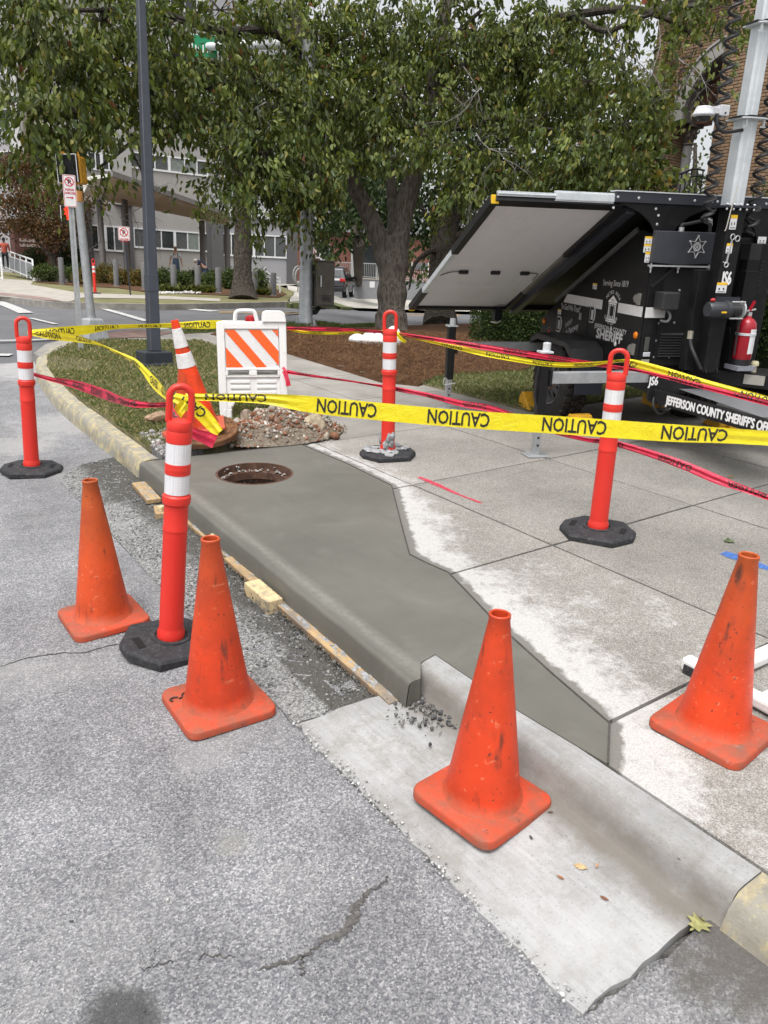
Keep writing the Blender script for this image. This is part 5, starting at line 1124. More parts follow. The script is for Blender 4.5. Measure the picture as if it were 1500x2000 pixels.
# writing on the street side
def side_text(body, px, py, h, sx=1., skew=0., rot=0., m=None, bold=.0, par=None):
    q = sd(px, py); b = MB(); ux = Vector((0, -math.cos(rot), math.sin(rot))); uy = Vector((0, math.sin(rot), math.cos(rot)))
    put_text(b, body, (-.0035, q[1], q[2]-h/2), ux, uy, h, sx, skew=skew, bold=bold); return P_('lettering', b, m or M_TXT, par or TR)
side_text('Serving Since 1819', 1203, 553, .048, .80, 0, .03, bold=.0012)
side_text('"In God We Trust"', 1115, 601, .052, .70, 0, .0, bold=.0012)
side_text('JEFFERSON\u2666COUNTY', 1192, 642, .036, 1.02, 0, -.0, bold=.0012)
side_text('SHERIFF', 1190, 656, .078, 1.16, 0, 0, bold=.006)
side_text('SHERIFF', 1112, 631, .040, .72, .25, .42)
side_text('Mark Pettway', 1114, 646, .058, .74, .35, .42, bold=.0012)
# pillared emblem with arched words
q = sd(1196, 603); b = MB(); cy, cz = q[1], q[2]; U = lambda u, v: (-.0035, cy-u, cz+v)
def poly(pts): b.add([U(u, v) for u, v in pts], [tuple(range(len(pts)))])
poly([(-.075, .05), (.075, .05), (.075, .06), (.0, .11), (-.075, .06)]); poly([(-.065, .035), (.065, .035), (.065, .047), (-.065, .047)])
for u in (-.055, -.03, .0, .03, .055): poly([(u-.007, -.08), (u+.007, -.08), (u+.007, .032), (u-.007, .032)])
poly([(-.07, -.095), (.07, -.095), (.07, -.083), (-.07, -.083)]); poly([(-.085, -.112), (.085, -.112), (.085, -.098), (-.085, -.098)]); P_('emblem', b, M_TXW, TR)
b = MB(); b.add([(-.0042, cy-u, cz+v) for u, v in ((-.03, -.06), (.03, -.06), (.03, .02), (-.03, .02))], [(0, 1, 2, 3)]); put_text(b, 'MACC', (-.0045, cy, cz+.062), (0, -1, 0), (0, 0, 1), .016, .9); P_('emblem_print', b, M_BLACK, TR)
b = MB()
for wd_, R, sg in (('METRO AREA', .125, 1), ('CRIME CENTER', .135, -1)):
    n = len(wd_)
    for i, ch in enumerate(wd_):
        if ch == ' ': continue
        a = (math.pi/2-sg*(i-(n-1)/2)*.19) if sg > 0 else (-math.pi/2+(i-(n-1)/2)*.165); u, v = R*math.cos(a), R*math.sin(a)*.98-.0
        rad = np.array([math.cos(a), math.sin(a)])*sg; tg = np.array([rad[1], -rad[0]])
        put_text(b, ch, (-.0036, cy-u, cz+v-.0), (0, -tg[0], tg[1]), (0, -rad[0], rad[1]), .030, .85, bold=.001)
P_('lettering', b, M_TXT, TR)
# reflective strip in segments, bending round the corner
for x0, x1 in ((1.41, .99), (.985, .66), (.39, .012)):
    b = MB(); zz = 1.08
    pts = [(x0, zz-.04), (x1, zz-.04), (x1, zz+.04), (x0-(.07 if x0 > 1.4 else 0), zz+.04)]; b.prism([(p, z) for p, z in pts], -.003, -.0006, ax='x'); P_('reflective_strip', b, M_REFB, TR)
b = MB(); b.box(.0, fr(1296, 600)[0], -.034, -.0285, 1.04, 1.12); P_('reflective_strip', b, M_REFB, TR)
q = fr(1452, 599); b = MB(); b.box(q[0]-.03, W+.02, -.034, -.0285, 1.04, 1.12); P_('reflective_strip', b, M_REFB, TR)
# badge plates, hinges, markers
for px, py in ((1158, 614), (1093, 633)):
    q = sd(px, py); w, h = .05, .075; m_ = MB(); m_.prism([(q[1]-y, q[2]+z) for y, z in ((-w, -h), (w*.5, -h), (w, -h*.4), (w, h*.4), (w*.5, h), (-w, h))], -.008, -.0005, ax='x'); o = P_('latch_plate', m_, M_BOLT, TR, bevel=.003)
    m_ = MB(); m_.prism([(q[1]-y*.8, q[2]+z*.84) for y, z in ((-w, -h), (w*.5, -h), (w, -h*.4), (w, h*.4), (w*.5, h), (-w, h))], -.0095, -.0085, ax='x'); P_('latch_recess', m_, M_TD, o)
    m_ = MB(); m_.box(-.013, -.0098, q[1]-.028, q[1]+.01, q[2]-.045, q[2]+.04); P_('latch_handle', m_, M_TXT, o)
for px, py in ((1248, 584), (1236, 682)):
    q = sd(px, py); m_ = MB(); m_.prism([(q[1]+.085, q[2]), (q[1]+.06, q[2]+.03), (q[1]+.02, q[2]+.035), (q[1]+.02, q[2]-.035), (q[1]+.06, q[2]-.03)], -.006, -.0005, ax='x'); m_.box(-.012, -.0005, q[1]-.035, q[1]+.015, q[2]-.045, q[2]+.045); P_('hinge', m_, mat('hinge_nickel', (.30, .295, .27), .4, .5), TR, bevel=.002)
for px, py in ((1242, 655), (1063, 627)):
    q = sd(px, py); m_ = MB(); m_.ell((-.004, q[1], q[2]), (.014, .03, .03), 14, 7); P_('amber_marker', m_, M_AMB, TR, smooth=True)
q = sd(1202, 672); m_ = MB(); m_.ell((-.003, q[1], q[2]), (.006, .02, .02), 12, 6); P_('round_vent', m_, M_STK, TR, smooth=True)
for px, py in ((1135, 618), (1130, 665)):
    q = sd(px, py); m_ = MB(); m_.box(-.014, -.0005, q[1]-.018, q[1]+.018, q[2]-.03, q[2]+.03); P_('striker', m_, mat('striker_grey', (.3, .3, .31), .4, .4), TR, bevel=.002)
m_ = MB(); q = sd(1072, 655); m_.add([(-.0035, q[1]-y, q[2]+z) for y, z in ((-.05, -.02), (.05, -.02), (.05, .0), (-.05, .0))], [(0, 1, 2, 3)])
for i in range(9):
    a = math.pi*(.1+.8*i/8); m_.cbox((-.003, q[1]-.045*math.cos(a), q[2]+.05+.03*math.sin(a)), (.001, .007, .012))
P_('small_print', m_, mat('faint_print', (.16, .16, .16), .5), TR)
m_ = MB(); m_.ell((-.003, q[1], q[2]+.04), (.0015, .016, .022), 10, 5); P_('red_emblem', m_, mat('red_print', (.45, .03, .03), .5), TR)
# corner light cluster
q = fr(1263, 672, -.03); m_ = MB(); m_.box(q[0]-.02, q[0]+.02, -.036, -.0285, q[2]-.055, q[2]+.055); P_('light_bar', m_, mat('lens_grey', (.11, .11, .10), .3, .3), TR, bevel=.003)
q = fr(1262, 692, -.03); m_ = MB(); m_.box(q[0]-.03, q[0]+.03, -.04, -.0285, q[2]-.018, q[2]+.018); P_('light_bar', m_, mat('lens_white', (.55, .55, .58), .25), TR, bevel=.003)
q = fr(1260, 705, -.03); m_ = MB(); m_.box(q[0]-.035, q[0]+.035, -.033, -.0285, q[2]-.016, q[2]+.012); P_('light_bar', m_, mat('lens_cream', (.42, .39, .30), .4), TR)
# plug box
q0, q1 = fr(1296, 571, -.15), fr(1324, 606, -.15); m_ = MB(); m_.box(q0[0], q1[0], -.16, -.03, q1[2], q0[2]); P_('plug_box', m_, mat('box_black', (.03, .03, .032), .5), TR, bevel=.01)
m_ = MB(); m_.tube(catmull([(q1[0]-.06, -.1, q1[2]), (q1[0]-.04, -.12, q1[2]-.05), (q1[0]-.06, -.12, q1[2]-.09), (q1[0]-.11, -.1, q1[2]-.085)], 5), .011, 8); P_('cable', m_, mat('cable_grey', (.14, .14, .14), .5), TR, smooth=True)
# chassis, deck, tongue
b = MB(); b.box(-.03, .03, -.28, 1.95, .49, .60); b.box(W-.03, W+.03, -.28, 1.95, .49, .60); b.box(-.03, W+.03, -.30, -.22, .48, .59); b.box(-.03, W+.03, 1.88, 1.95, .49, .60); b.box(.0, W, -.22, 1.9, .585, .60); P_('chassis', b, M_TB, TR, bevel=.004)
dk0, dk1 = gl(1345, 716, .665), gl(1487, 731, .665); dd_ = dk1-dk0; dk2 = dk1+dd_*.9
b = MB(); ndir = np.array([-dd_[1], dd_[0], 0]); ndir /= np.linalg.norm(ndir); ndir *= np.sign(ndir[1]); th = .115
ring = [dk0, dk2, dk2+ndir*.40, dk0+ndir*.32]
b.prism([(p[0], p[1]) for p in ring], .665-th, .665); P_('mast_deck', b, M_TB, TR, bevel=.005)
pq = gl(1473, 742, .62); dn = dd_/np.linalg.norm(dd_); b = MB(); b.bar(pq-dn*.075-ndir*.004, pq+dn*.075-ndir*.004, .004, .075); P_('data_plate', b, mat('plate_pewter', (.36, .35, .31), .4, .4), TR)
ta, tb_ = gl(1273, 771, .47), gl(1500, 833, .47); tdv = tb_-ta; tb2 = ta+tdv*1.9; tb2[2] = .45; ta[2] = .47
b = MB(); b.bar(ta, tb2, .06, .105); tg = P_('tongue_rail', b, M_TB, TR, bevel=.004)
tdn = tdv/np.linalg.norm(tdv); tn = np.array([tdn[1], -tdn[0], 0]); tn = tn if tn[0] < 0 or tn[1] < 0 else -tn
nn_ = np.array([-tdn[1], tdn[0], 0]); nn_ = nn_ if (nn_ @ (w2s(EYE)-TC-ta)) > 0 else -nn_
eyeL = np.array([(EYE-TC)@t_r, (EYE-TC)@t_b, 0]); nn_ = np.array([-tdn[1], tdn[0], 0]); nn_ = nn_ if (nn_[:2] @ (eyeL-ta)[:2]) > 0 else -nn_
b = MB(); st = ta+tdn*.20; put_text(b, "JEFFERSON COUNTY SHERIFF'S OFFICE", tuple(st+nn_*.034-np.array([0, 0, .030])), tuple(tdn), (0, 0, 1), .064, .665, align='LEFT', bold=.004); P_('lettering', b, M_TXW, tg)
ta2 = np.array([2*.52-ta[0], ta[1], ta[2]]); tdv2 = np.array([-tdv[0], tdv[1], 0]); b = MB(); b.bar(ta2, ta2+tdv2*1.2, .06, .105); P_('tongue_rail', b, M_TB, TR)
tp0 = ta+np.array([.30, .02, .03]); b = MB(); g1, g2, g3, g4 = gl(1330, 752, .54), gl(1450, 752, .54), gl(1500, 775, .54), gl(1500, 800, .54)
b.add([tuple(ta+nn_*-.03+np.array([.18, 0, .05])), tuple(ta+tdv*.95+np.array([0, 0, .05])), tuple(ta+tdv*.95-nn_*.45+np.array([0, 0, .05])), tuple(ta-nn_*.45+np.array([.25, 0, .05]))], [(0, 1, 2, 3)])
def m_tread():
    k = NT('tread_plate'); w1 = k.n('TexWave', Scale=28, Distortion=0); k.l(k.coord(), w1.inputs['Vector']); k.base((.42, .43, .45)); k.bump(w1.outputs['Fac'], .8, .01); return k.fin(.4, .7)
P_('tread_plate', b, m_tread(), TR)
b = MB(); q = gl(1272, 742, .55); b.box(-.05, .10, -.312, -.285, .44, .64); P_('corner_plate', b, M_TB, TR, bevel=.004)
q = fr(1275, 742, -.315); b = MB(); put_text(b, 'JS6', (q[0]+.01, -.3145, q[2]-.04), (1, 0, 0), (0, 0, 1), .065, .7, bold=.003); P_('lettering', b, M_TXW, TR)
b = MB(); b.tube(catmull([(.0, -.32, .47), (-.02, -.36, .40), (.03, -.37, .34), (.09, -.36, .36), (.12, -.33, .44)], 6), .009, 8); b.tube(catmull([(.06, -.32, .47), (.04, -.36, .40), (.09, -.37, .36), (.15, -.36, .40), (.17, -.33, .46)], 6), .008, 8); P_('cable', b, M_HOSE, TR, smooth=True)
# outriggers and jacks
for (jx, jy, nm) in ((1045, 890, 'front'), (873, 800, 'rear')):
    J = gl(jx, jy, 0.); zb0 = .57
    b = MB(); b.box(J[0]+.06, .0, J[1]-.035, J[1]+.035, zb0, zb0+.085); P_('outrigger_bar', b, M_GALV, TR, bevel=.004)
    b = MB(); b.box(J[0]-.036, J[0]+.036, J[1]-.036, J[1]+.036, .30, .80); b.box(J[0]+.036, J[0]+.06, J[1]-.05, J[1]+.05, .55, .68); jk = P_('jack_post', b, M_TB, TR, bevel=.008)
    if nm == 'front': m_ = MB(); m_.prism([(J[0]-.036, .72), (J[0]-.055, .60), (J[0]-.058, .48), (J[0]-.036, .40)], J[1]-.02, J[1]+.02, ax='y'); P_('crank_guard', m_, M_TB, jk)
    b = MB(); b.box(J[0]-.026, J[0]+.026, J[1]-.026, J[1]+.026, .012, .34); b.box(J[0]-.09, J[0]+.09, J[1]-.075, J[1]+.075, 0, .014); P_('jack_leg', b, M_GALV, TR, bevel=.004)
    b = MB()
    for z in (.09, .16, .23): b.lathe([(.009, 0), (.009, .0015), (0, .0016)], 10, c=(0, 0, 0)); 
    b = MB(); b.M = None
    for z in (.09, .15, .21): b.cbox((J[0], J[1]-.0305, z), (.016, .002, .016))
    P_('pin_hole', b, M_BLACK, TR)
    b = MB(); b.box(J[0]-.05, J[0]+.05, J[1]-.045, J[1]+.045, .80, .815); b.lathe([(.03, 0), (.03, .06), (0, .065)], 12, c=(J[0]+.01, J[1], .815)); P_('jack_cap', b, M_GALVM, TR, bevel=.003)
    b = MB(); b.tube([(J[0]-.05+.02*math.cos(a), J[1]-.05, .285+.035*math.sin(a)) for a in np.linspace(0, 6.28, 12)], .004, 6); b.tube([(J[0]-.05, J[1]-.05, .25), (J[0]+.05, J[1]-.05, .27)], .006, 6); P_('locking_pin', b, M_BOLT, TR)
# wheels
def wheel(r0, bc, R=.365, side=-1):
    w = .235; rr = Matrix.Translation((r0, bc, R)) @ Matrix.Rotation(math.pi/2, 4, 'Y')    # lathe axis -> r
    b = MB(); b.M = rr; pr = [(.225, -w/2+.02), (.235, -w/2), (.27, -w/2-.008), (.325, -w/2+.002), (R-.012, -w/2+.025), (R-.008, 0), (R-.012, w/2-.025), (.325, w/2-.002), (.27, w/2+.008), (.235, w/2), (.225, w/2-.02)]
    b.lathe(pr, 40, cap=False); ty = P_('tyre', b, mat('tyre_rubber', (.02, .019, .019), .85, var=.3, vs=14, dirt=(.07, .062, .052)), TR, smooth=True)
    b = MB()
    for i in range(30):
        a = i*2*math.pi/30
        for row, off in ((-.075, 0), (0, .5), (.075, 0)):
            aa = a+off*2*math.pi/30; b.M = rr @ Matrix.Rotation(aa, 4, 'Z') @ Matrix.Translation((R-.006, 0, row)) @ Matrix.Rotation(.35*(1 if row < 0 else -1 if row > 0 else 0), 4, 'X'); b.cbox((0, 0, 0), (.022, .05, .058))
    P_('tread_blocks', b, bpy.data.materials['tyre_rubber'], ty, kind='stuff')
    s = -1
    b = MB(); b.M = rr; b.lathe([(.228, -w/2+.012), (.222, -w/2+.002), (.205, -w/2+.008), (.19, -w/2+.04), (.178, -w/2+.075)], 32, cap=False); rim = P_('rim', b, mat('rim_grey', (.09, .09, .092), .42, .2), TR, smooth=True)
    b = MB(); b.M = rr; b.lathe([(.075, -w/2+.035), (.06, -w/2+.03), (.09, -w/2+.035), (.105, -w/2+.05)], 28, cap=False)
    for i in range(8):
        a = i*math.pi/4; b.M = rr @ Matrix.Rotation(a, 4, 'Z'); b.add([(.09, -.035, -w/2+.036), (.09, .035, -w/2+.036), (.185, .028, -w/2+.072), (.185, -.028, -w/2+.072)], [(0, 1, 2, 3)]); b.M = None
    P_('spokes', b, bpy.data.materials['rim_grey'], rim, smooth=True)
    b = MB(); b.M = rr; b.lathe([(0, -w/2-.03), (.03, -w/2-.028), (.038, -w/2-.01), (.04, -w/2+.04)], 20); P_('hub_cap', b, mat('hub_grey', (.2, .2, .2), .4, .5), rim, smooth=True)
    b = MB()
    for i in range(6): b.M = rr @ Matrix.Rotation(i*math.pi/3, 4, 'Z'); b.lathe([(.012, -w/2+.036), (.012, -w/2+.012), (0, -w/2+.01)], 6, c=(.07, 0, 0)); b.M = None
    P_('wheel_nut', b, mat('nut_rust', (.22, .13, .08), .6, .4), rim)
    b = MB(); b.M = rr; b.lathe([(.178, -w/2+.078), (0, -w/2+.085)], 24); P_('drum', b, M_BLACK, rim)
wheel(-.17, .98); wheel(1.22, .98)
b = MB(); b.box(.0, W, .93, 1.03, .33, .41); b.box(.02, .12, .4, 1.5, .42, .5); P_('axle', b, M_TD, TR)
# fenders: folded plate arches
for r0, r1 in ((-.30, .0), (W, W+.30)):
    b = MB(); P = [(.50, .50), (.56, .715), (.68, .765), (1.30, .765), (1.42, .715), (1.48, .50)]
    for (y0, z0), (y1, z1) in zip(P, P[1:]): b.add([(r0, y0, z0), (r1, y0, z0), (r1, y1, z1), (r0, y1, z1), (r0, y0+(.0), z0-.012), (r1, y0, z0-.012), (r1, y1, z1-.012), (r0, y1, z1-.012)], [(0, 1, 2, 3), (7, 6, 5, 4), (0, 4, 5, 1), (3, 2, 6, 7), (0, 3, 7, 4), (1, 5, 6, 2)])
    xx = r0 if r0 < 0 else r1; b.add([(xx, y, z) for y, z in P]+[(xx, 1.42, .66), (xx, 1.28, .71), (xx, .70, .71), (xx, .56, .62)], [(0, 1, 9), (1, 2, 8, 9), (2, 3, 7, 8), (3, 4, 6, 7), (4, 5, 6)])
    P_('fender', b, M_TB if r0 > 0 else mat('fender_black', (.03, .03, .032), .38), TR)
b = MB(); b.box(-.28, -.02, .455, .47, .33, .62); P_('mud_flap', b, mat('flap_navy', (.016, .018, .028), .5), TR)
# mast
mr = .475; mb0, mb1 = -.40, -.21
def sq(r, h, z0, z1, name, m, bev=.006):
    b = MB(); b.box(r-h, r+h, -.335-h, -.335+h, z0, z1); return P_(name, b, m, TR, bevel=bev)
col = sq(.41, .066, .665, 1.86, 'mast_sleeve', M_TB)
b = MB(); b.box(.28, .545, -.43, -.22, 1.86, 1.875); P_('mast_collar', b, M_TB2, TR)
b = MB()
for x in (.30, .355, .41, .465, .525): b.ell((x, -.42, 1.882), (.010, .010, .008), 8, 4); b.ell((x, -.42, 1.85), (.009, .009, .010), 8, 4)
P_('bolt', b, M_BOLT, TR, smooth=True)
def mastsec(h, z0, z1, nm='mast_section'):
    b = MB(); c = h*.26
    P = [(-h, -h+c), (-h+c*.0, -h+c), (-h+c, -h), (-.012, -h), (-.010, -h-.006), (.010, -h-.006), (.012, -h), (h-c, -h), (h, -h+c), (h, h), (-h, h)]
    b.prism([(.405+x, -.335+y) for x, y in P[1:]], z0, z1); P_(nm, b, M_GALVM, TR, bevel=.002)
mastsec(.060, 1.86, 2.44); mastsec(.052, 2.44, 3.02); mastsec(.045, 3.02, 4.0)
for z, h in ((2.44, .105), (3.02, .095)):
    b = MB(); b.box(.405-h, .405+h, -.335-h*.9, -.335+h*.9, z, z+.008); b.prism([(.405-h, -.335-h*.9), (.405-h*.6, -.335-h*1.15), (.405+h*.6, -.335-h*1.15), (.405+h, -.335-h*.9)], z, z+.008); cl = P_('mast_flange', b, M_GALVM, TR)
    b = MB(); b.box(.405-h*.6, .405+h*.6, -.335-h*1.1, -.335-h*.5, z+.008, z+.02); b.box(.405-h*1.1, .405-h*.6, -.335-h*.8, -.335+h*.5, z+.008, z+.018); b.box(.405+h*.5, .405+h*1.1, -.335-h*.8, -.335+h*.5, z+.008, z+.018); P_('slide_pad', b, M_BLACK, cl)
    b = MB()
    for x in (-.075, .065): b.box(.405+x, .405+x+.012, -.335-h*.95, -.335-h*.8, z-.05, z); b.box(.405+x-.02, .405+x+.02, -.335-h*.95, -.335-h*.9, z-.055, z-.045)
    P_('flange_bracket', b, M_BOLT, cl)
def coil(r, b_, z0, z1, rad=.04, pitch=.098, lean=0.):
    pts = []; n = int((z1-z0)/pitch*12)
    for i in range(n+1):
        a = 2*math.pi*12*i/12/12*1.0; a = 2*math.pi*i/12; z = z0+(z1-z0)*i/n; k_ = 1 if z < 3.6 else 1
        pts.append((r+lean*(z-z0)+rad*math.cos(a)*random.uniform(.9, 1.05), b_+rad*math.sin(a), z))
    m_ = MB(); m_.tube(pts, .0115, 7); P_('coiled_cable', m_, M_HOSE, TR, smooth=True)
    m_ = MB(); m_.tube([(p[0]*1+random.uniform(-.012, .012), p[1]-.01, p[2]+.02) for p in pts[::2]], .003, 5); P_('thin_cable', m_, M_HOSE, TR, smooth=True)
coil(.215, -.33, 1.74, 3.45, pitch=.094, lean=-.03); coil(.575, -.36, 1.68, 3.45, pitch=.094, lean=-.02)
# side uprights, gussets on the deck
for r0, r1 in ((.255, .37), (.66, .775)):
    b = MB(); b.box(r0, r1, -.285, -.20, .665, 1.42); up_ = P_('upright', b, M_TB, TR, bevel=.004)
for r in (.36, .46, .585, .70):
    b = MB(); b.prism([(-.28, .665), (-.42, .665), (-.40, .70), (-.31, 1.0), (-.28, 1.0)], r-.005, r+.005, ax='x'); P_('gusset', b, M_TB, TR)
for r in (.27, .72):
    b = MB(); b.tube(catmull([(r-.02, -.30, .93), (r-.02, -.33, .86), (r+.0, -.38, .78), (r+.05, -.40, .69)], 5), .014, 8); P_('hose', b, M_HOSE, TR, smooth=True)
    b = MB(); b.tube([(r-.02, -.295, .97), (r-.02, -.30, .91)], .022, 8); P_('hose_fitting', b, mat('fitting_brass', (.4, .37, .3), .4, .5), TR, smooth=True)
# winch
b = MB(); zc = 1.145; b.M = Matrix.Translation((-.003, -.46, zc)) @ Matrix.Scale(.8, 4, (1, 0, 0)) @ Matrix.Rotation(math.pi/2, 4, 'Y'); b.lathe([(0, .31), (.05, .312), (.058, .33), (.058, .48), (.066, .485), (.066, .53), (.03, .53)], 24); wn = P_('winch', b, mat('winch_grey', (.05, .053, .06), .4, .3), TR, smooth=True)
b = MB(); b.M = Matrix.Translation((-.003, -.46, zc)) @ Matrix.Scale(.8, 4, (1, 0, 0)) @ Matrix.Rotation(math.pi/2, 4, 'Y'); b.lathe([(.035, .53)]+[(.046+.004*(i % 2), .535+.01*i) for i in range(12)]+[(.035, .66)], 20); P_('cable_drum', b, M_HOSE, wn, smooth=True)
b = MB(); b.M = Matrix.Translation((-.003, -.46, zc)) @ Matrix.Scale(.8, 4, (1, 0, 0)) @ Matrix.Rotation(math.pi/2, 4, 'Y'); b.lathe([(0, .66), (.066, .66), (.066, .675), (0, .676)], 24); b.M = None; b.tube([(.42, -.50, zc+.06), (.535, -.50, zc+.06)], .006, 6); b.tube([(.42, -.50, zc-.06), (.535, -.50, zc-.06)], .006, 6); P_('drum_flange', b, M_BOLT, wn)
b = MB(); b.box(.34, .545, -.42, -.405, zc-.07, zc+.09); P_('winch_mount', b, M_TB2, wn)
b = MB(); b.ell((.275, -.47, zc+.07), (.022, .014, .014), 8, 5); P_('red_knob', b, mat('knob_red', (.4, .03, .03), .4), wn, smooth=True)
b = MB(); q = fr(1396, 597, -.52); b.add([(.33, -.5185, zc-.02), (.375, -.5185, zc-.02), (.375, -.5185, zc-.008), (.33, -.5185, zc-.008)], [(0, 1, 2, 3)]); P_('winch_label', b, M_STY, wn)
# mast sleeve print, stickers, pin
q = fr(1411, 543, -.404); b = MB(); put_text(b, 'JS6', (.41, -.4025, q[2]-.045), (1, 0, 0), (0, 0, 1), .092, .50, bold=.004); P_('lettering', b, M_TXW, col)
sticker(1409, 562, .088, .075, -.403); sticker(1432, 434, .055, .10, -.403); sticker(1424, 485, .05, .07, -.403)
b = MB(); b.bar((.38, -.408, 1.48), (.395, -.408, 1.64), .010, .010); b.tube([(.395+.018*math.cos(a), -.412, 1.66+.02*math.sin(a)) for a in np.linspace(0, 6.3, 12)], .004, 6); b.tube([(.438+.018*math.cos(a), -.412, 1.65+.02*math.sin(a)) for a in np.linspace(0, 6.3, 12)], .004, 6); b.tube([(.38+.016*math.cos(a), -.412, 1.465+.018*math.sin(a)) for a in np.linspace(0, 6.3, 12)], .004, 6); b.bar((.35, -.408, 1.485), (.405, -.408, 1.47), .006, .006); P_('retaining_pin', b, M_BOLT, col)
b = MB(); b.tube(catmull([(.35, -.43, 2.0), (.33, -.43, 1.86), (.315, -.43, 1.72), (.31, -.42, 1.70)], 4), .004, 6); P_('lanyard', b, mat('rope_pale', (.45, .43, .38), .8), TR)
# right hand equipment locker
b = MB(); b.box(.80, W, -.10, -.03, .66, 1.62); lk = P_('locker', b, M_TB, TR, bevel=.006)
b = MB()
for i in range(7): b.box(.92, .95, -.106, -.099, 1.30+.03*i, 1.315+.03*i)
P_('locker_slots', b, M_TD, lk); sticker(1488, 469, .075, .05, -.104, yellow=False)
b = MB(); q = fr(1459, 465, -.3); b.box(.62, .72, -.34, -.24, 1.50, 1.62); P_('control_box', b, M_TD, TR, bevel=.004)
# fire extinguisher on its bracket
ex = thing('fire_extinguisher', 'red fire extinguisher strapped upright beside the trailer mast', 'fire extinguisher', (0, 0, 0), 0)
q = fr(1455, 660, -.42); ex.matrix_world = MS4 @ Matrix.Translation(Vector(TC+t_r*q[0]+t_b*-.42+np.array([0, 0, .725]))) @ Matrix.Rotation(-TY, 4, 'Z') @ Matrix.Scale(.93, 4)
M_FIRE = mat('extinguisher_red', srgb(150, 22, 36), .3, var=.1, spec=.5)
b = MB(); b.lathe([(.0, .05), (.07, .05), (.076, .065), (.076, .30), (.068, .345), (.045, .375), (.025, .385), (.022, .40), (0, .40)], 24); P_('cylinder', b, M_FIRE, ex, smooth=True)
b = MB(); b.lathe([(0, .0), (.072, .0), (.074, .05), (.05, .055)], 20); P_('foot', b, M_BLACK, ex, smooth=True)
b = MB(); b.lathe([(.0765, .245), (.081, .247), (.081, .265), (.0765, .267)], 24); P_('strap', b, M_GALVM, ex, smooth=True)
b = MB(); b.bar((0, 0, .40), (0, -.0, .43), .03, .03); b.bar((-.03, .0, .44), (.05, .0, .455), .018, .012); P_('valve', b, M_BOLT, ex)
b = MB(); b.bar((-.005, 0, .44), (.03, .0, .52), .02, .015); P_('lever', b, M_FIRE, ex)
b = MB(); b.tube(catmull([(-.02, 0, .43), (-.07, -.01, .40), (-.095, -.02, .30), (-.09, -.02, .08)], 6), .008, 8); P_('hose', b, M_HOSE, ex, smooth=True)
b = MB()
for i in range(7):
    a0, a1 = -1.75+.14*i, -1.75+.14*(i+1); R = .0772; b.add([(R*math.cos(a0), R*math.sin(a0), .10), (R*math.cos(a1), R*math.sin(a1), .10), (R*math.cos(a1), R*math.sin(a1), .30), (R*math.cos(a0), R*math.sin(a0), .30)], [(0, 1, 2, 3)])
P_('paper_label', b, M_STK, ex)
q2 = q; b = MB(); b.box(q2[0]-.08, q2[0]+.08, -.50, -.34, .69, .725); P_('extinguisher_bracket', b, mat('bracket_steel', (.30, .31, .35), .4, .4), TR)
q = fr(1471, 706, -.4); b = MB(); b.lathe([(.02, .665), (.018, .71), (.03, .715), (.03, .735), (.022, .75), (0, .752)], 14, c=(q[0]+.02, -.4, 0)); P_('grease_cap', b, mat('cap_cream', (.5, .46, .3), .4), TR, smooth=True)
# dome camera hung on the mast
cm_ = fr(1374, 222, -.34); b = MB(); z = cm_[2]; b.lathe([(0, -.055), (.035, -.05), (.05, -.03), (.052, -.018)], 20, c=(cm_[0], -.34, z)); dcam = P_('camera_dome', b, mat('dome_dark', (.02, .02, .022), .1), TR, smooth=True)
b = MB(); b.lathe([(.046, -.02), (.070, -.015), (.074, -.005), (.058, .025), (.052, .045), (.0, .05)], 24, c=(cm_[0], -.34, z)); b.box(cm_[0], cm_[0]+.18, -.368, -.312, z+.0, z+.045); b.box(cm_[0]+.105, cm_[0]+.18, -.378, -.302, z-.01, z+.06); P_('camera_housing', b, mat('camera_grey_white', (.50, .51, .53), .5, var=.05), TR, bevel=.006)
b = MB(); b.tube(catmull([(cm_[0]+.10, -.36, z), (cm_[0]+.10, -.37, z-.07), (cm_[0]+.16, -.38, z-.11), (.35, -.38, z-.09)], 6), .012, 8); P_('camera_cable', b, M_HOSE, TR, smooth=True)
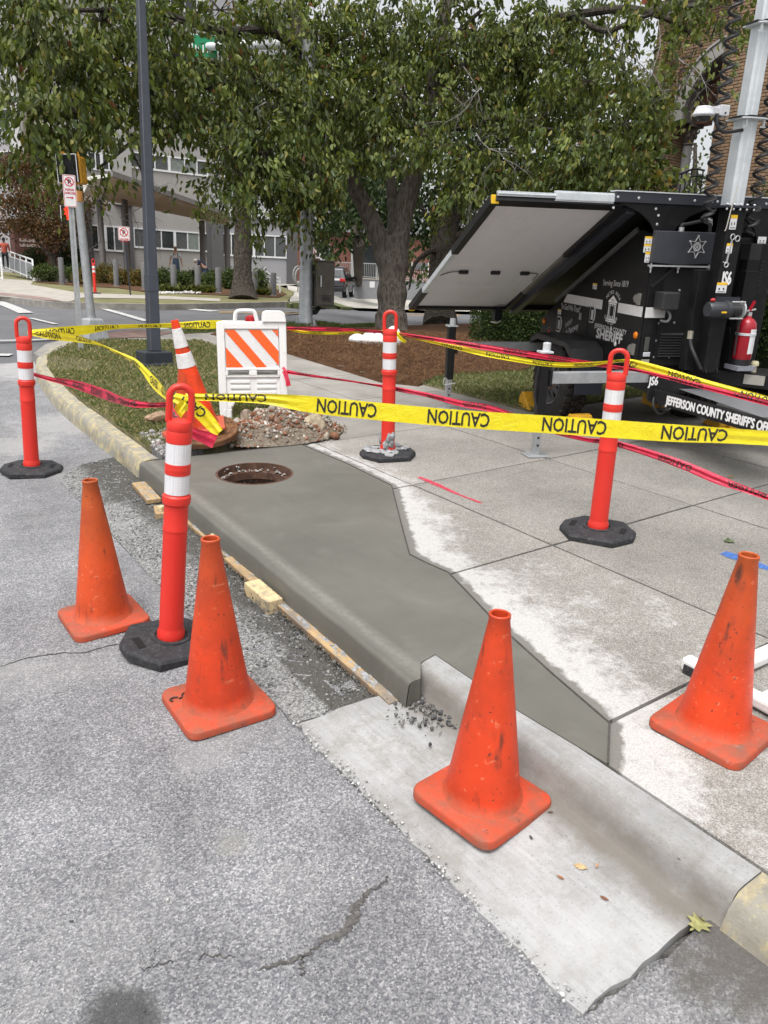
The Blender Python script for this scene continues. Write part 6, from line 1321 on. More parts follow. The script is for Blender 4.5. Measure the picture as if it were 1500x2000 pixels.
# solar panels: left one slid out, centre fixed, right one slid out
def sheet(r0, r1, nm, side):
    y0, z0, y1, z1 = .03, 1.865, 2.10, .925; dv = Vector((0, y1-y0, z1-z0)); L = dv.length; dv /= L; nv = Vector((0, dv.z, -dv.y)); nv = nv if nv.z < 0 else -nv   # downward normal
    X = lambda r, s, h=0.: tuple(Vector((r, y0, z0))+dv*s+nv*h)
    b = MB(); b.add([X(r0, 0, .0), X(r1, 0, .0), X(r1, L, .0), X(r0, L, .0), X(r0, 0, -.03), X(r1, 0, -.03), X(r1, L, -.03), X(r0, L, -.03)], [(0, 1, 2, 3), (7, 6, 5, 4), (0, 4, 5, 1), (1, 5, 6, 2), (2, 6, 7, 3), (3, 7, 4, 0)])
    pn = P_('solar_panel', b, M_BSH if side else M_TB, TR)
    def bar(ra, sa, rb, sb, w, h, m, nm2='panel_frame', hh=.004, bev=.003):
        q = MB(); q.bar(X(ra, sa, hh), X(rb, sb, hh), w, h, up=tuple(nv)); return P_(nm2, q, m, pn, bevel=bev)
    if side:
        bar(r0, .0, r1, .0, .09, .05, M_TB); bar(r0, L, r1, L, .05, .05, M_TB)
        for r in (r0, r1):
            out = (r == r0) == (side < 0)
            bar(r, -.01, r, L*.40, .06, .06, M_TB); bar(r, L*.38, r, L*.82, .045, .05, M_GALVM if out else mat('frame_olive', (.20, .195, .175), .4, .4)); bar(r, L*.8, r, L+.02, .06, .06, M_TB)
            if out:
                for s in (-.02, L+.01):
                    q = MB(); q.cbox(X(r, s, .01), (.055, .03, .06)); P_('corner_cap', q, M_STY, pn, bevel=.003)
        g_ = MB(); nr, ns = 6, 12
        for i in range(1, nr): r = r0+(r1-r0)*i/nr; g_.add([X(r-.006, .06, .001), X(r+.006, .06, .001), X(r+.006, L-.04, .001), X(r-.006, L-.04, .001)], [(0, 1, 2, 3)])
        for j in range(1, ns):
            s = .05+(L-.09)*j/ns; w_ = .0018 if j != 6 else .008; g_.add([X(r0+.03, s-w_, .0013), X(r1-.03, s-w_, .0013), X(r1-.03, s+w_, .0013), X(r0+.03, s+w_, .0013)], [(0, 1, 2, 3)])
        P_('cell_grid', g_, M_GRID, pn)
        for f in (.22, .52, .80):
            q = MB(); c = X(r0+(r1-r0)*f, L*.585, .014); q.M = Matrix.Translation(c) @ Matrix(((1, 0, 0), (0, dv.y, nv.y), (0, dv.z, nv.z))).to_4x4(); q.cbox((0, 0, 0), (.085, .035, .026)); P_('junction_box', q, M_BLACK, pn, bevel=.003)
        q = MB(); q.tube(catmull([X(r0+(r1-r0)*.18, L*.585, .01), X(r0+(r1-r0)*.1, L*.59, .012), X(r0+.03, L*.63, .01)], 5), .004, 6); q.tube(catmull([X(r0+(r1-r0)*.84, L*.585, .01), X(r0+(r1-r0)*.93, L*.59, .012), X(r0+(r1-r0)*.95, L*.66, .01)], 5), .004, 6); P_('lead', q, M_HOSE, pn)
        q = MB(); q.add([X(r0+.1, L*.74, .0016), X(r0+(r1-r0)*.78, L*.74, .0016), X(r0+(r1-r0)*.78, L*.765, .0016), X(r0+.1, L*.765, .0016)], [(0, 1, 2, 3)]); P_('pale_tape', q, M_GRID, pn)
        q = MB(); q.add([X(r0+.16, L*.86, .0016), X(r0+.25, L*.86, .0016), X(r0+.25, L*.90, .0016), X(r0+.16, L*.90, .0016)], [(0, 1, 2, 3)]); P_('rating_label', q, M_GRID, pn)
    else:
        for r in (r0, r1): bar(r, -.0, r, L+.02, .07, .07, M_TB2, hh=.03)
        bar(r0, L, r1, L, .06, .06, M_TB)
    return X
sheet(-1.32, -.30, 'l', -1); X = sheet(-.22, 1.26, 'c', 0); sheet(1.34, 2.36, 'r', 1)
for x0, x1, h in ((-1.31, -.85, .017), (-.86, -.385, .036)):
    b = MB()
    for k_ in ((0,) if h < .02 else (-.012, .012)): b.box(x0, x1, -.03, .01, 1.905+k_-h/2+.004, 1.905+k_+h/2-.004)
    b.box(x0, x1, -.022, .012, 1.905-h, 1.905+h); P_('drawer_slide', b, M_GALVM, TR, bevel=.002)
b = MB(); b.box(-.46, -.38, 2.0, 2.08, .80, .92); P_('panel_latch', b, M_TB, TR); b = MB(); b.tube([(-.50, 2.0, .79), (-.44, 1.98, .78), (-.40, 1.98, .80)], .008, 6); P_('latch_hook', b, M_BOLT, TR)
# wheel chocks
M_CHK = mat('chock_yellow', srgb(212, 158, 40), .5, var=.15, vs=8, dirt=(.3, .2, .07))
def chock(label, p, dirn):
    P = TC+t_r*p[0]+t_b*p[1]; t = thing('wheel_chock', label, 'wheel chock', P, -TY+(math.pi if dirn < 0 else 0), True, 'yellow wheel chocks under the trailer')
    b = MB(); b.prism([(-.12, 0), (.12, 0), (.12, .10), (.06, .16), (.02, .16)], -.09, .09, ax='y'); b.M = Matrix.Rotation(-math.pi/2, 4, 'Z')
    b = MB(); b.M = Matrix.Rotation(math.pi/2, 4, 'Z'); b.prism([(-.14, 0), (.12, 0), (.12, .09), (.075, .155), (.02, .16)], -.1, .1, ax='y'); part('wedge', b, M_CHK, t, bevel=.008)
    b = MB(); b.M = Matrix.Rotation(math.pi/2, 4, 'Z'); b.box(.10, .17, -.03, .03, 0, .05); b.box(.12, .125, -.09, .09, .03, .08); part('handle', b, M_CHK, t, bevel=.006)
chock('nearer yellow chock at the far right wheel of the trailer', (1.28, .50), -1); chock('rear yellow chock at the far right wheel of the trailer', (1.20, 1.46), 1)
chock('yellow chock behind the front jack at the left wheel', (-.2, .50), -1); chock('yellow chock behind the left wheel of the trailer', (-.2, 1.46), 1)
# ------------------------------------------------------------------ far side of the street
FV = [gxy(x, y) for x, y in ((-80, 572), (0, 579), (90, 589.5), (140, 592), (300, 595), (420, 593.5), (560, 590.5), (575, 570), (540, 556), (420, 549), (300, 540), (140, 534), (-80, 522))]
poly_patch('far_verge', FV, .0, mat('dry_turf_far', (.15, .14, .06), .95, var=.3, vs=1.6), 2., skirt=.16)
BG = [gxy(x, y) for x, y in ((-80, 524), (140, 536), (300, 542), (540, 558), (700, 578), (1000, 585), (1000, 560), (700, 545), (300, 520), (-80, 505))]
poly_patch('far_forecourt', BG, -.01, M_PAVE, 3.)
poly_patch('far_footway', [gxy(x, y) for x, y in ((-80, 574), (0, 580), (90, 588), (135, 590), (160, 582), (300, 584), (430, 589), (430, 584), (300, 577.5), (150, 572), (60, 556), (66, 549), (-80, 538))], .012, M_PAVE, 2.)
poly_patch('brick_ramp', [gxy(x, y) for x, y in ((-60, 571), (20, 579), (90, 588), (120, 589), (90, 582), (20, 574), (-60, 566))], .02, mat('worn_brick_paving', (.24, .17, .15), .9, var=.25, vs=3), 2.)
poly_patch('far_planting_bed', [gxy(x, y) for x, y in ((160, 560), (230, 563), (290, 572), (400, 576), (545, 582), (560, 575), (530, 560), (300, 549), (150, 543), (70, 545), (70, 552))], .02, M_MULCH, 1.5)
poly_patch('driveway', [gxy(x, y) for x, y in ((566, 592), (690, 600), (860, 606), (1100, 612), (1100, 580), (700, 578), (640, 574), (600, 562), (560, 556), (566, 572))], -.02, mat('driveway_concrete', (.38, .36, .32), .9, var=.15, vs=1.2), 2.5)
fk = [np.array(gxy(x, y)) for x, y in ((-80, 572), (0, 579), (90, 589.5), (140, 592), (300, 595), (420, 593.5), (560, 590.5), (590, 592))]
kerb('far_kerb', [p for p in catmull(fk, 5)][::-1], [(-.05, -.16), (-.05, .02), (.06, .02), (.10, .0), (.12, -.16)], M_OLDK)
poly_patch('far_island', [gxy(x, y) for x, y in ((548, 590), (600, 593), (660, 597), (668, 600), (690, 600), (668, 592), (610, 586))], .0, mat('green_turf_far', (.09, .11, .035), .95, var=.3, vs=2), 2., skirt=.16)
nv = poly_patch('near_verge', [p for p in VERGE], .005, M_TURF, .5)
poly_patch('corner_apron', [gxy(x, y) for x, y in ((66, 690), (90, 672), (140, 660), (200, 652), (260, 646), (400, 640), (480, 652), (430, 676), (300, 664), (200, 672), (120, 680), (84, 700))], .004, M_PAVE2, .6, skirt=.14)
poly_patch('tactile_ramp', [gxy(x, y) for x, y in ((200, 652), (262, 645), (340, 650), (300, 660), (215, 662))], .012, mat('brick_red_worn', (.20, .13, .11), .9, var=.3, vs=5), .6)
def line(pxs, w, m, n='lane_line'):
    P = [gps(x, y, ZR+.002) for x, y in pxs]; V = []; 
    for i, p in enumerate(P):
        d = P[min(i+1, len(P)-1)]-P[max(i-1, 0)]; nn = np.array([-d[1], d[0], 0]); nn /= np.linalg.norm(nn); V += [p+nn*w/2+[0, 0, .012], p-nn*w/2+[0, 0, .012]]
    obj(n, fastmesh(n, np.array(V), np.array([(2*i, 2*i+1, 2*i+3, 2*i+2) for i in range(len(P)-1)]), m), bpy.data.objects['road'])
line([(-30, 580), (0, 591), (25, 601), (51, 612)], .32, M_WHITE_LINE); line([(157, 592.5), (200, 603), (240, 614), (287, 628)], .18, M_WHITE_LINE); line([(230, 593), (290, 598), (350, 602.5), (420, 608.5)], .35, M_WHITE_LINE)
line([(-20, 666.5), (60, 665), (127, 662)], .12, M_WHITE_LINE); line([(-20, 694), (22, 694.5)], .2, M_WHITE_LINE); line([(428, 609), (560, 610.5), (720, 612), (900, 615)], .12, M_YEL_LINE); line([(428, 611.5), (560, 613), (720, 614.5), (900, 618)], .12, M_YEL_LINE)
line([(60, 622), (110, 634)], .1, M_WHITE_LINE); line([(300, 640), (322, 645), (345, 649)], .3, M_WHITE_LINE)
# ------------------------------------------------------------------ pale institutional building
M_WALL = mat('painted_masonry', (.30, .288, .275), .85, var=.08, vs=.6); M_WALLG = mat('grey_masonry', (.27, .27, .285), .85, var=.08, vs=.6)
M_PIER = mat('dark_grey_pier', (.085, .083, .085), .8, var=.1); M_FRM = mat('white_window_frame', (.62, .63, .64), .5, var=.05)
def m_glass():
    k = NT('window_glass'); c = k.ramp(k.noise(.9, 3), [(.3, (.020, .023, .025)), (.7, (.05, .056, .055))]); k.base(c); return k.fin(.12, 0, .5)
M_GLS = m_glass(); M_CURT = mat('curtain_greenish', (.17, .19, .175), .8, var=.25, vs=6); M_CUR2 = mat('blind_dark', (.07, .075, .075), .8, var=.2, vs=4)
def yawv(d): return np.array([math.sin(math.radians(d)), math.cos(math.radians(d)), 0.])
class Facade:
    def __init__(s, name, label, P0, yaw, cat='building', mwall=None, t=None):
        s.u = yawv(yaw); s.n = np.array([s.u[1], -s.u[0], 0.]); s.P0 = np.array(P0)
        if (EYE-s.P0)@s.n < 0: s.n = -s.n
        s.t = t if t is not None else thing(name, label, cat, s.P0, 0, False)
        s.org = np.array(s.t.matrix_world.translation); s.mw = mwall or M_WALL
    def uz(s, px, py): p = on_plane(px, py, s.P0, s.n)-s.P0; return p@s.u, p[2]
    def X(s, u, z, d=0.): return tuple(s.P0+s.u*u+s.n*d+np.array([0, 0, z])-s.org)
    def blk(s, mb, u0, u1, z0, z1, d0, d1):
        u0, u1 = min(u0, u1), max(u0, u1)
        mb.add([s.X(a, c, b) for c in (z0, z1) for b in (d0, d1) for a in (u0, u1)], [(0, 1, 3, 2), (4, 6, 7, 5), (0, 4, 5, 1), (2, 3, 7, 6), (0, 2, 6, 4), (1, 5, 7, 3)])
    def wall(s, u0, u1, z0, z1, th=.4, m=None, name='wall'):
        b = MB(); s.blk(b, u0, u1, z0, z1, -th, 0); return part(name, b, m or s.mw, s.t)
    def window(s, px0, py0, px1, py1, muls=(), thick=(), curt=None):
        a, z1 = s.uz(px0, py0); b_, z0 = s.uz(px1, py1); um = (a+b_)/2; z1b = s.uz((px0+px1)/2, py0)[1]
        u0, u1 = min(a, b_), max(a, b_); f = MB(); w = .07
        for q in ((u0-w, u1+w, z1, z1+w), (u0-w, u1+w, z0-w*1.4, z0), (u0-w, u0, z0, z1), (u1, u1+w, z0, z1)): s.blk(f, *q, .0, .07)
        cuts = [u0]+sorted(s.uz(m_, (py0+py1)/2)[0] for m_ in list(muls)+list(thick))+[u1]
        for m_ in muls: q = s.uz(m_, (py0+py1)/2)[0]; s.blk(f, q-.03, q+.03, z0, z1, 0, .055)
        for m_ in thick: q = s.uz(m_, (py0+py1)/2)[0]; s.blk(f, q-.075, q+.075, z0, z1, 0, .065)
        fr_ = part('window', f, M_FRM, s.t)
        for i in range(len(cuts)-1):
            g = MB(); s.blk(g, cuts[i]+.02, cuts[i+1]-.02, z0, z1, -.0, .02); part('pane', g, M_GLS if not curt else (M_GLS, M_CURT, M_CUR2)[curt[i % len(curt)]], fr_)
F1 = Facade('apartment_block', 'long grey block with white window bands behind the planting across the street', D(300, 545, 45), 92)
u0, u1 = F1.uz(120, 500)[0], F1.uz(412, 500)[0]; zb_ = F1.uz(300, 575)[1]; zt_ = F1.uz(300, -260)[1]
F1.wall(u0, u1, zb_, zt_)
F1.window(177, 441, 240, 489, (192, 223), (206,), (0, 2, 0, 2)); F1.window(262, 447, 414, 490, (315, 366), (341, 390), (2, 0, 2, 1, 2))
F1.window(172, 298, 226, 333, (186, 212), (198,)); F1.window(255, 298, 404, 342, (278, 302, 360, 384), (330,), (2, 0, 2, 1, 1, 2))
F1.window(255, 130, 404, 185, (278, 302, 360, 384), (330,)); F1.window(172, 120, 226, 172, (186, 212), (198,)); F1.window(255, -30, 404, 30, (278, 302, 360, 384), (330,))
b = MB(); 
for px in (171, 250, 412): b = MB(); q = F1.uz(px, 480)[0]; F1.blk(b, q-.28, q+.28, zb_, F1.uz(px, 400)[1], .0, .12); part('pier', b, M_PIER, F1.t)
b = MB(); q = F1.uz(232, 240)[0]; F1.blk(b, q-.5, q+.5, F1.uz(232, 400)[1], zt_, 0, .25); part('pilaster', b, mat('pilaster_pale', (.32, .315, .30), .85, var=.06), F1.t)
F2 = Facade('apartment_block', 'x', tuple(np.array(F1.P0)+F1.u*u1), 117, t=F1.t, mwall=M_WALLG)
w0, w1 = 0, F2.uz(563, 500)[0]; F2.wall(w0, w1, zb_-.6, zt_, name='wall')
F2.window(431, 457, 558, 502, (452, 475, 516, 537), (496,), (2, 0, 0, 2, 2, 2)); F2.window(431, 305, 558, 350, (452, 475, 516, 537), (496,))
b = MB(); F2.blk(b, .05, .75, zb_-.6, F2.uz(420, 405)[1], 0, .15); part('pier', b, M_PIER, F2.t); b = MB(); F2.blk(b, w1-.1, w1+.55, zb_-.6, zt_, -.3, .12); part('pier', b, M_PIER, F2.t)
b = MB(); F2.blk(b, w0, w1, F2.uz(520, 428)[1], F2.uz(520, 408)[1], 0, .2); part('string_course', b, mat('band_white', (.45, .45, .45), .8, var=.05), F2.t)
# taller wing at the far left
FA = Facade('corner_tower', 'pale grey tower wing with white windows at the far left', D(31, 300, 52), -22, mwall=mat('tower_masonry', (.33, .32, .33), .85, var=.06))
ul = FA.uz(-60, 200)[0]; FA.wall(0, ul, FA.uz(20, 540)[1], FA.uz(20, -120)[1]); 
FA.window(-20, 100, 26, 138, (8, 19)); FA.window(-14, 218, 37, 245, (20, 31)); FA.window(-30, -20, 14, 42, (2,)); FA.window(-20, 300, 42, 330, (10, 28))
b = MB(); FA.blk(b, 0, -1.0, FA.uz(20, 540)[1], FA.uz(20, -120)[1], .0, .25); part('pilaster', b, mat('pilaster_white', (.48, .47, .46), .8, var=.05), FA.t)
FB = Facade('corner_tower', 'x', FA.P0, 88, t=FA.t, mwall=mat('pale_cream_face', (.50, .45, .36), .85, var=.08)); FB.wall(.02, FB.uz(110, 200)[0], FA.uz(20, 540)[1], FA.uz(20, -120)[1], th=.3)
b = MB(); FB.blk(b, FB.uz(22, 500)[0], FB.uz(172, 500)[0], FA.uz(20, 540)[1], FB.uz(60, 432)[1], .0, 1.2); part('brick_porch', b, mat('dark_red_brick', (.085, .035, .03), .9, var=.25, vs=4), FA.t)
b = MB(); q = FB.uz(50, 470); [FB.blk(b, q[0]-.7, q[0]+.7, q[1]-.12-.32*i, q[1]+.08-.32*i, 1.2, 1.22) for i in (0, 1)]; part('porch_sign', b, mat('faint_sign', (.30, .24, .23), .7, var=.4, vs=14), FA.t)
# folded canopy on round columns
M_CAN = mat('canopy_soffit', (.50, .43, .34), .85, var=.12, vs=1.5); M_FAS = mat('canopy_fascia', (.20, .185, .17), .8, var=.2, vs=3)
cp = thing('entrance_canopy', 'folded concrete canopy on round columns before the grey block', 'canopy', gpw(250, 555), 0, False); co = np.array(cp.matrix_world.translation)
def slabq(pts, th, name, m, up=(0, 0, 1)):
    b = MB(); n = len(pts); P = [np.array(p)-co for p in pts]; Q = [p+np.array(up)*th for p in P]; b.add(P+Q, [tuple(reversed(range(n))), tuple(range(n, 2*n))]+[(i, (i+1) % n, n+(i+1) % n, n+i) for i in range(n)]); return part(name, b, m, cp)
ca, cb_, cc, cd = D(216, 345, 32), D(445, 424, 40), D(450, 441, 43), D(202, 391, 39)
slabq([ca, cb_, cc, cd], .10, 'soffit', M_CAN); slabq([ca, cb_, cb_+[0, 0, .22], ca+[0, 0, .22]], .16, 'fascia', M_FAS, (.3, -.9, 0)); slabq([ca, cd, cd+[0, 0, .22], ca+[0, 0, .22]], .1, 'fascia', M_FAS, (-1, 0, 0))
slabq([cd, ca+[0, 0, .0], D(176, 352, 34), D(163, 352, 40), D(163, 378, 39)], .12, 'upper_slab', mat('canopy_pale_top', (.62, .60, .54), .8, var=.1)); 
for px0, py0, px1, py1, d in ((193, 392, 203, 530, 38.5), (243, 385, 250, 534, 38), (394, 432, 397, 530, 41), (443, 440, 445, 535, 42)):
    p0, p1 = D(px1, py1, d)-co, D(px0, py0, d)-co; b = MB(); b.tube([p0-[0, 0, .4], p1], .15, 12); part('column', b, mat('column_grey', (.11, .10, .095), .7, var=.1), cp, smooth=True)
# bollards
for px, pb, pt, lab in ((122, 556, 503, 'grey bollard by the low stone wall, leftmost of the row'), (228, 560, 507, 'grey bollard beside the small orange post and yellow shrubs'), (283, 566, 512, 'grey bollard almost hidden behind the lamp column'), (340, 570, 517, 'grey bollard in front of the man in overalls'), (387, 571, 520, 'grey bollard in front of the stooping man'), (427, 573, 523, 'grey bollard just left of the far tree trunk'), (498, 577, 530, 'grey bollard just right of the far tree trunk'), (534, 578, 533, 'grey bollard by the curved handrail, rightmost of the row')):
    w = gpw(px, pb); z = topz(w, pt); k_ = proj(w)[2]/1520; t = thing('bollard', lab, 'bollard', w, 0, False, 'grey bollards along the far footway')
    r = .115 if px < 480 else .11; part('post', MB().lathe([(r, -.1), (r, z-.02), (r*.9, z), (0, z+.012)], 14), mat('bollard_grey', (.13, .13, .13), .7, var=.12), t, smooth=True)
    part('footing', MB().lathe([(r*1.25, -.05), (r*1.25, .03), (r, .035)], 14), M_OLDK, t)
# small orange post across the street
w = gpw(186, 574); delineator('small orange delineator post across the street beside the yellow shrubs', w, 0, topz(w, 509)/1.12, S=False)
# second parking sign
t, w = wthing('parking_sign', 'small no parking any time sign on a thin dark post before the grey block', 'sign', 255, 577)
z0, z1 = topz(w, 470), topz(w, 443); b = MB(); b.bar((.0, 0, 0), (-.11, 0, z1), .05, .05); part('post', b, M_LAMP, t); sign_plate(t, -.11, z0, z1, .36, 0, -.04, 0, (('ANY TIME', .055, .7), ('TOW AWAY', .045, .7)))
# ------------------------------------------------------------------ people across the street
def skin_body(name, chain, parent, m, sub=1):
    V = []; E_ = []; R = []
    for P in chain:
        b0 = None
        for x, y, z, r in P:
            k_ = next((i for i, q in enumerate(V) if (Vector(q)-Vector((x, y, z))).length < 1e-4), None)
            if k_ is None: V.append((x, y, z)); R.append(r); k_ = len(V)-1
            if b0 is not None and b0 != k_: E_.append((b0, k_))
            b0 = k_
    me = bpy.data.meshes.new(name); me.from_pydata(V, E_, []); o = bpy.data.objects.new(name, me); COL.objects.link(o); o.modifiers.new('skin', 'SKIN')
    for i, s_ in enumerate(me.skin_vertices[0].data): s_.radius = (R[i], R[i]*.85)
    me.skin_vertices[0].data[0].use_root = True; su = o.modifiers.new('sub', 'SUBSURF'); su.levels = su.render_levels = sub
    dg = bpy.context.evaluated_depsgraph_get(); dg.update(); m2 = bpy.data.meshes.new_from_object(o.evaluated_get(dg)); bpy.data.objects.remove(o); m2.name = name
    m2.materials.clear(); m2.materials.append(m); m2.polygons.foreach_set('use_smooth', [True]*len(m2.polygons)); return obj(name, m2, parent)
M_SKIN, M_SKIND = mat('skin_light', (.42, .24, .16), .6, var=.05), mat('skin_deep', (.10, .05, .03), .6, var=.05)
M_DEN = mat('denim', (.075, .11, .16), .85, var=.2, vs=8); M_NAVY = mat('navy_shirt', (.018, .026, .06), .85, var=.2, vs=8); M_SALM = mat('salmon_coat', (.42, .09, .06), .85, var=.2, vs=8); M_TEE = mat('pale_shirt', (.50, .49, .46), .85, var=.1, vs=8); M_BLKC = mat('black_cloth', (.015, .015, .018), .85, var=.2)
def standing(t, H=1.76, skin=M_SKIN, stride=.0, arms=.30, face=-1):
    s = H/1.76; L = lambda *P: [(x*s, y*s, z*s, r*s) for x, y, z, r in P]; f = face
    hip = (0, 0, .95, .135)
    return skin_body('body', [L(hip, (0, 0, 1.15, .125), (0, 0, 1.38, .14), (0, .01, 1.50, .055), (0, f*.01, 1.58, .07), (0, f*.02, 1.66, .085), (0, 0, 1.745, .06)),
        L(hip, (-.10, stride*.3, .90, .095), (-.11, stride, .50, .06), (-.11, stride*1.2, .08, .04), (-.12, stride*1.2+f*.15, .03, .035)), L(hip, (.10, -stride*.3, .90, .095), (.11, -stride, .50, .06), (.11, -stride*1.2, .08, .04), (.12, -stride*1.2+f*.15, .03, .035)),
        L((0, 0, 1.38, .14), (-.20, 0, 1.42, .06), (-.26, .02, 1.14, .045), (-arms, f*.05, .90, .033), (-arms, f*.08, .80, .03)), L((0, 0, 1.38, .14), (.20, 0, 1.42, .06), (.26, .02, 1.14, .045), (arms, f*.05, .90, .033), (arms, f*.08, .80, .03))], t, skin), s
def headbits(t, s, hairm, z=1.66, f=-1, hat=None, beard=None, c=(0, 0)):
    if hat: b = MB(); b.lathe([(.095*s, 0), (.098*s, .03*s), (.085*s, .09*s), (0, .115*s)], 14, c=(c[0], c[1], z*s+.02)); b.box(c[0]-.06*s, c[0]+.06*s, *sorted((c[1]+f*.07*s, c[1]+f*.17*s)), z*s+.025, z*s+.04); part('cap', b, hat, t, smooth=True)
    else: b = MB(); b.ell((c[0], c[1]-f*.02, z*s+.03), (.098*s, .105*s, .115*s), 12, 8); part('hair', b, hairm, t, smooth=True)
    if beard: b = MB(); b.ell((c[0], c[1]+f*.075*s, z*s-.055), (.06*s, .04*s, .06*s), 10, 6); part('beard', b, beard, t, smooth=True)
    b = MB(); b.ell((c[0]-.032*s, c[1]+f*.088*s, z*s+.005), (.012*s, .006, .008*s), 8, 4); b.ell((c[0]+.032*s, c[1]+f*.088*s, z*s+.005), (.012*s, .006, .008*s), 8, 4); part('eyes', b, M_SBLK, t)
w = D(345, 556, 39.2); t = thing('person', 'bearded man in blue bib overalls and white shirt standing behind a bollard', 'person', w, faceyaw(w), False)
_, s = standing(t, 1.80); headbits(t, s, M_BLKC, hat=mat('cap_brown', (.24, .15, .10), .8), beard=mat('beard_red', (.28, .14, .07), .9))
L = lambda *P: [(x*s, y*s, z*s, r*s) for x, y, z, r in P]
skin_body('shirt', [L((0, 0, 1.10, .14), (0, 0, 1.38, .158), (0, .01, 1.49, .07)), L((0, 0, 1.38, .158), (-.20, 0, 1.42, .075), (-.245, .015, 1.22, .065)), L((0, 0, 1.38, .158), (.20, 0, 1.42, .075), (.245, .015, 1.22, .065))], t, M_TEE)
skin_body('overalls', [L((0, -.005, .95, .158), (0, -.005, 1.15, .158), (0, -.02, 1.32, .15)), L((0, -.005, .95, .158), (-.10, 0, .88, .115), (-.115, 0, .50, .085), (-.115, 0, .06, .075)), L((0, -.005, .95, .158), (.10, 0, .88, .115), (.115, 0, .50, .085), (.115, 0, .06, .075))], t, M_DEN)
b = MB(); b.bar((-.09*s, -.16*s, 1.34*s), (-.10*s, -.06*s, 1.50*s), .035, .012); b.bar((.09*s, -.16*s, 1.34*s), (.10*s, -.06*s, 1.50*s), .035, .012); part('strap', b, M_DEN, t)
w = D(12, 525.5, 44); t = thing('person', 'woman in salmon jacket and black trousers walking up the ramp', 'person', w, faceyaw(w), False)
_, s = standing(t, 1.66, M_SKIND, .06, .27, 1); headbits(t, s, M_BLKC, f=1)
L = lambda *P: [(x*s, y*s, z*s, r*s) for x, y, z, r in P]
skin_body('jacket', [L((0, 0, .84, .19), (0, 0, 1.0, .175), (0, 0, 1.38, .175), (0, 0, 1.49, .085)), L((0, 0, 1.38, .175), (-.21, 0, 1.42, .085), (-.27, .02, 1.14, .07), (-.275, .05, .94, .05)), L((0, 0, 1.38, .175), (.21, 0, 1.42, .085), (.27, .02, 1.14, .07), (.275, .05, .94, .05))], t, M_SALM)
skin_body('trousers', [L((0, 0, .92, .15), (-.10, .02, .86, .105), (-.11, .06, .50, .075), (-.11, .07, .10, .055)), L((0, 0, .92, .15), (.10, -.02, .86, .105), (.11, -.06, .50, .075), (.11, -.07, .10, .055))], t, M_BLKC)
b = MB(); b.ell((-.12*s, .12, .035), (.045, .12, .035), 10, 5); b.ell((.12*s, -.02, .035), (.045, .12, .035), 10, 5); part('shoes', b, M_TEE, t, smooth=True)
w = D(402, 562, 38.5); t = thing('person', 'man in navy shirt and white cap stooping over the shrubs', 'person', w, faceyaw(w), False)
skin_body('body', [[(0, 0, .92, .13), (-.12, 0, 1.10, .13), (-.26, -.02, 1.24, .14), (-.38, -.03, 1.24, .055), (-.47, -.03, 1.20, .085), (-.52, -.03, 1.15, .07)], [(0, 0, .92, .13), (.0, -.1, .86, .09), (-.03, -.11, .48, .06), (.0, -.11, .08, .04), (-.12, -.11, .03, .035)], [(0, 0, .92, .13), (.04, .1, .86, .09), (.02, .11, .48, .06), (.05, .11, .08, .04), (-.07, .11, .03, .035)],
    [(-.26, -.02, 1.24, .14), (-.30, -.17, 1.20, .06), (-.36, -.19, .95, .045), (-.42, -.18, .70, .035)], [(-.26, -.02, 1.24, .14), (-.30, .17, 1.20, .06), (-.36, .19, .95, .045), (-.42, .18, .70, .035)]], t, M_SKIN)
skin_body('shirt', [[(.02, 0, .93, .155), (-.12, 0, 1.11, .155), (-.26, -.02, 1.25, .165), (-.36, -.03, 1.26, .075)], [(-.26, -.02, 1.25, .165), (-.30, -.17, 1.20, .08), (-.34, -.19, 1.03, .07)], [(-.26, -.02, 1.25, .165), (-.30, .17, 1.20, .08), (-.34, .19, 1.03, .07)]], t, M_NAVY)
skin_body('shorts', [[(.02, 0, .92, .155), (.0, -.1, .84, .115), (-.02, -.11, .52, .09)], [(.02, 0, .92, .155), (.04, .1, .84, .115), (.03, .11, .52, .09)]], t, M_DEN)
b = MB(); b.ell((-.47, -.03, 1.26), (.11, .10, .085), 12, 7); b.box(-.62, -.50, -.09, .03, 1.20, 1.215); part('cap', b, M_TEE, t, smooth=True)
# ------------------------------------------------------------------ car by the entrance
CW = D(641, 580.5, 43.5); CAR = thing('parked_car', 'black sport utility car parked beside the entrance railing', 'car', CW, faceyaw(CW)-.16, False)
M_CARP = mat('car_paint_black', (.014, .014, .017), .2, .3, var=.05, spec=.6); M_CGL = mat('car_glass', (.03, .035, .04), .08, 0, var=.1)
b = MB(); hw = .92; prf = [(-.05, .32), (-.08, .62), (.0, .92), (.06, 1.02), (.30, 1.55), (.55, 1.66), (2.2, 1.66), (2.75, 1.55), (3.35, 1.08), (4.4, .95), (4.6, .78), (4.62, .32)]
V = []; n = len(prf)
for sx in (-1, 1): V += [(sx*hw*(1 if z < 1.0 else 1-(z-1.0)*.28), y, z) for y, z in prf]
b.add(V, [tuple(range(n)), tuple(reversed(range(n, 2*n)))]+[(i, (i+1) % n, n+(i+1) % n, n+i) for i in range(n)]); part('body', b, M_CARP, CAR, bevel=.05)
b = MB(); b.add([(-.68, .105, 1.12), (.68, .105, 1.12), (.60, .27, 1.50), (-.60, .27, 1.50)], [(0, 1, 2, 3)]); b.v = [(x, y-.03, z) for x, y, z in b.v]; part('rear_window', b, M_CGL, CAR)
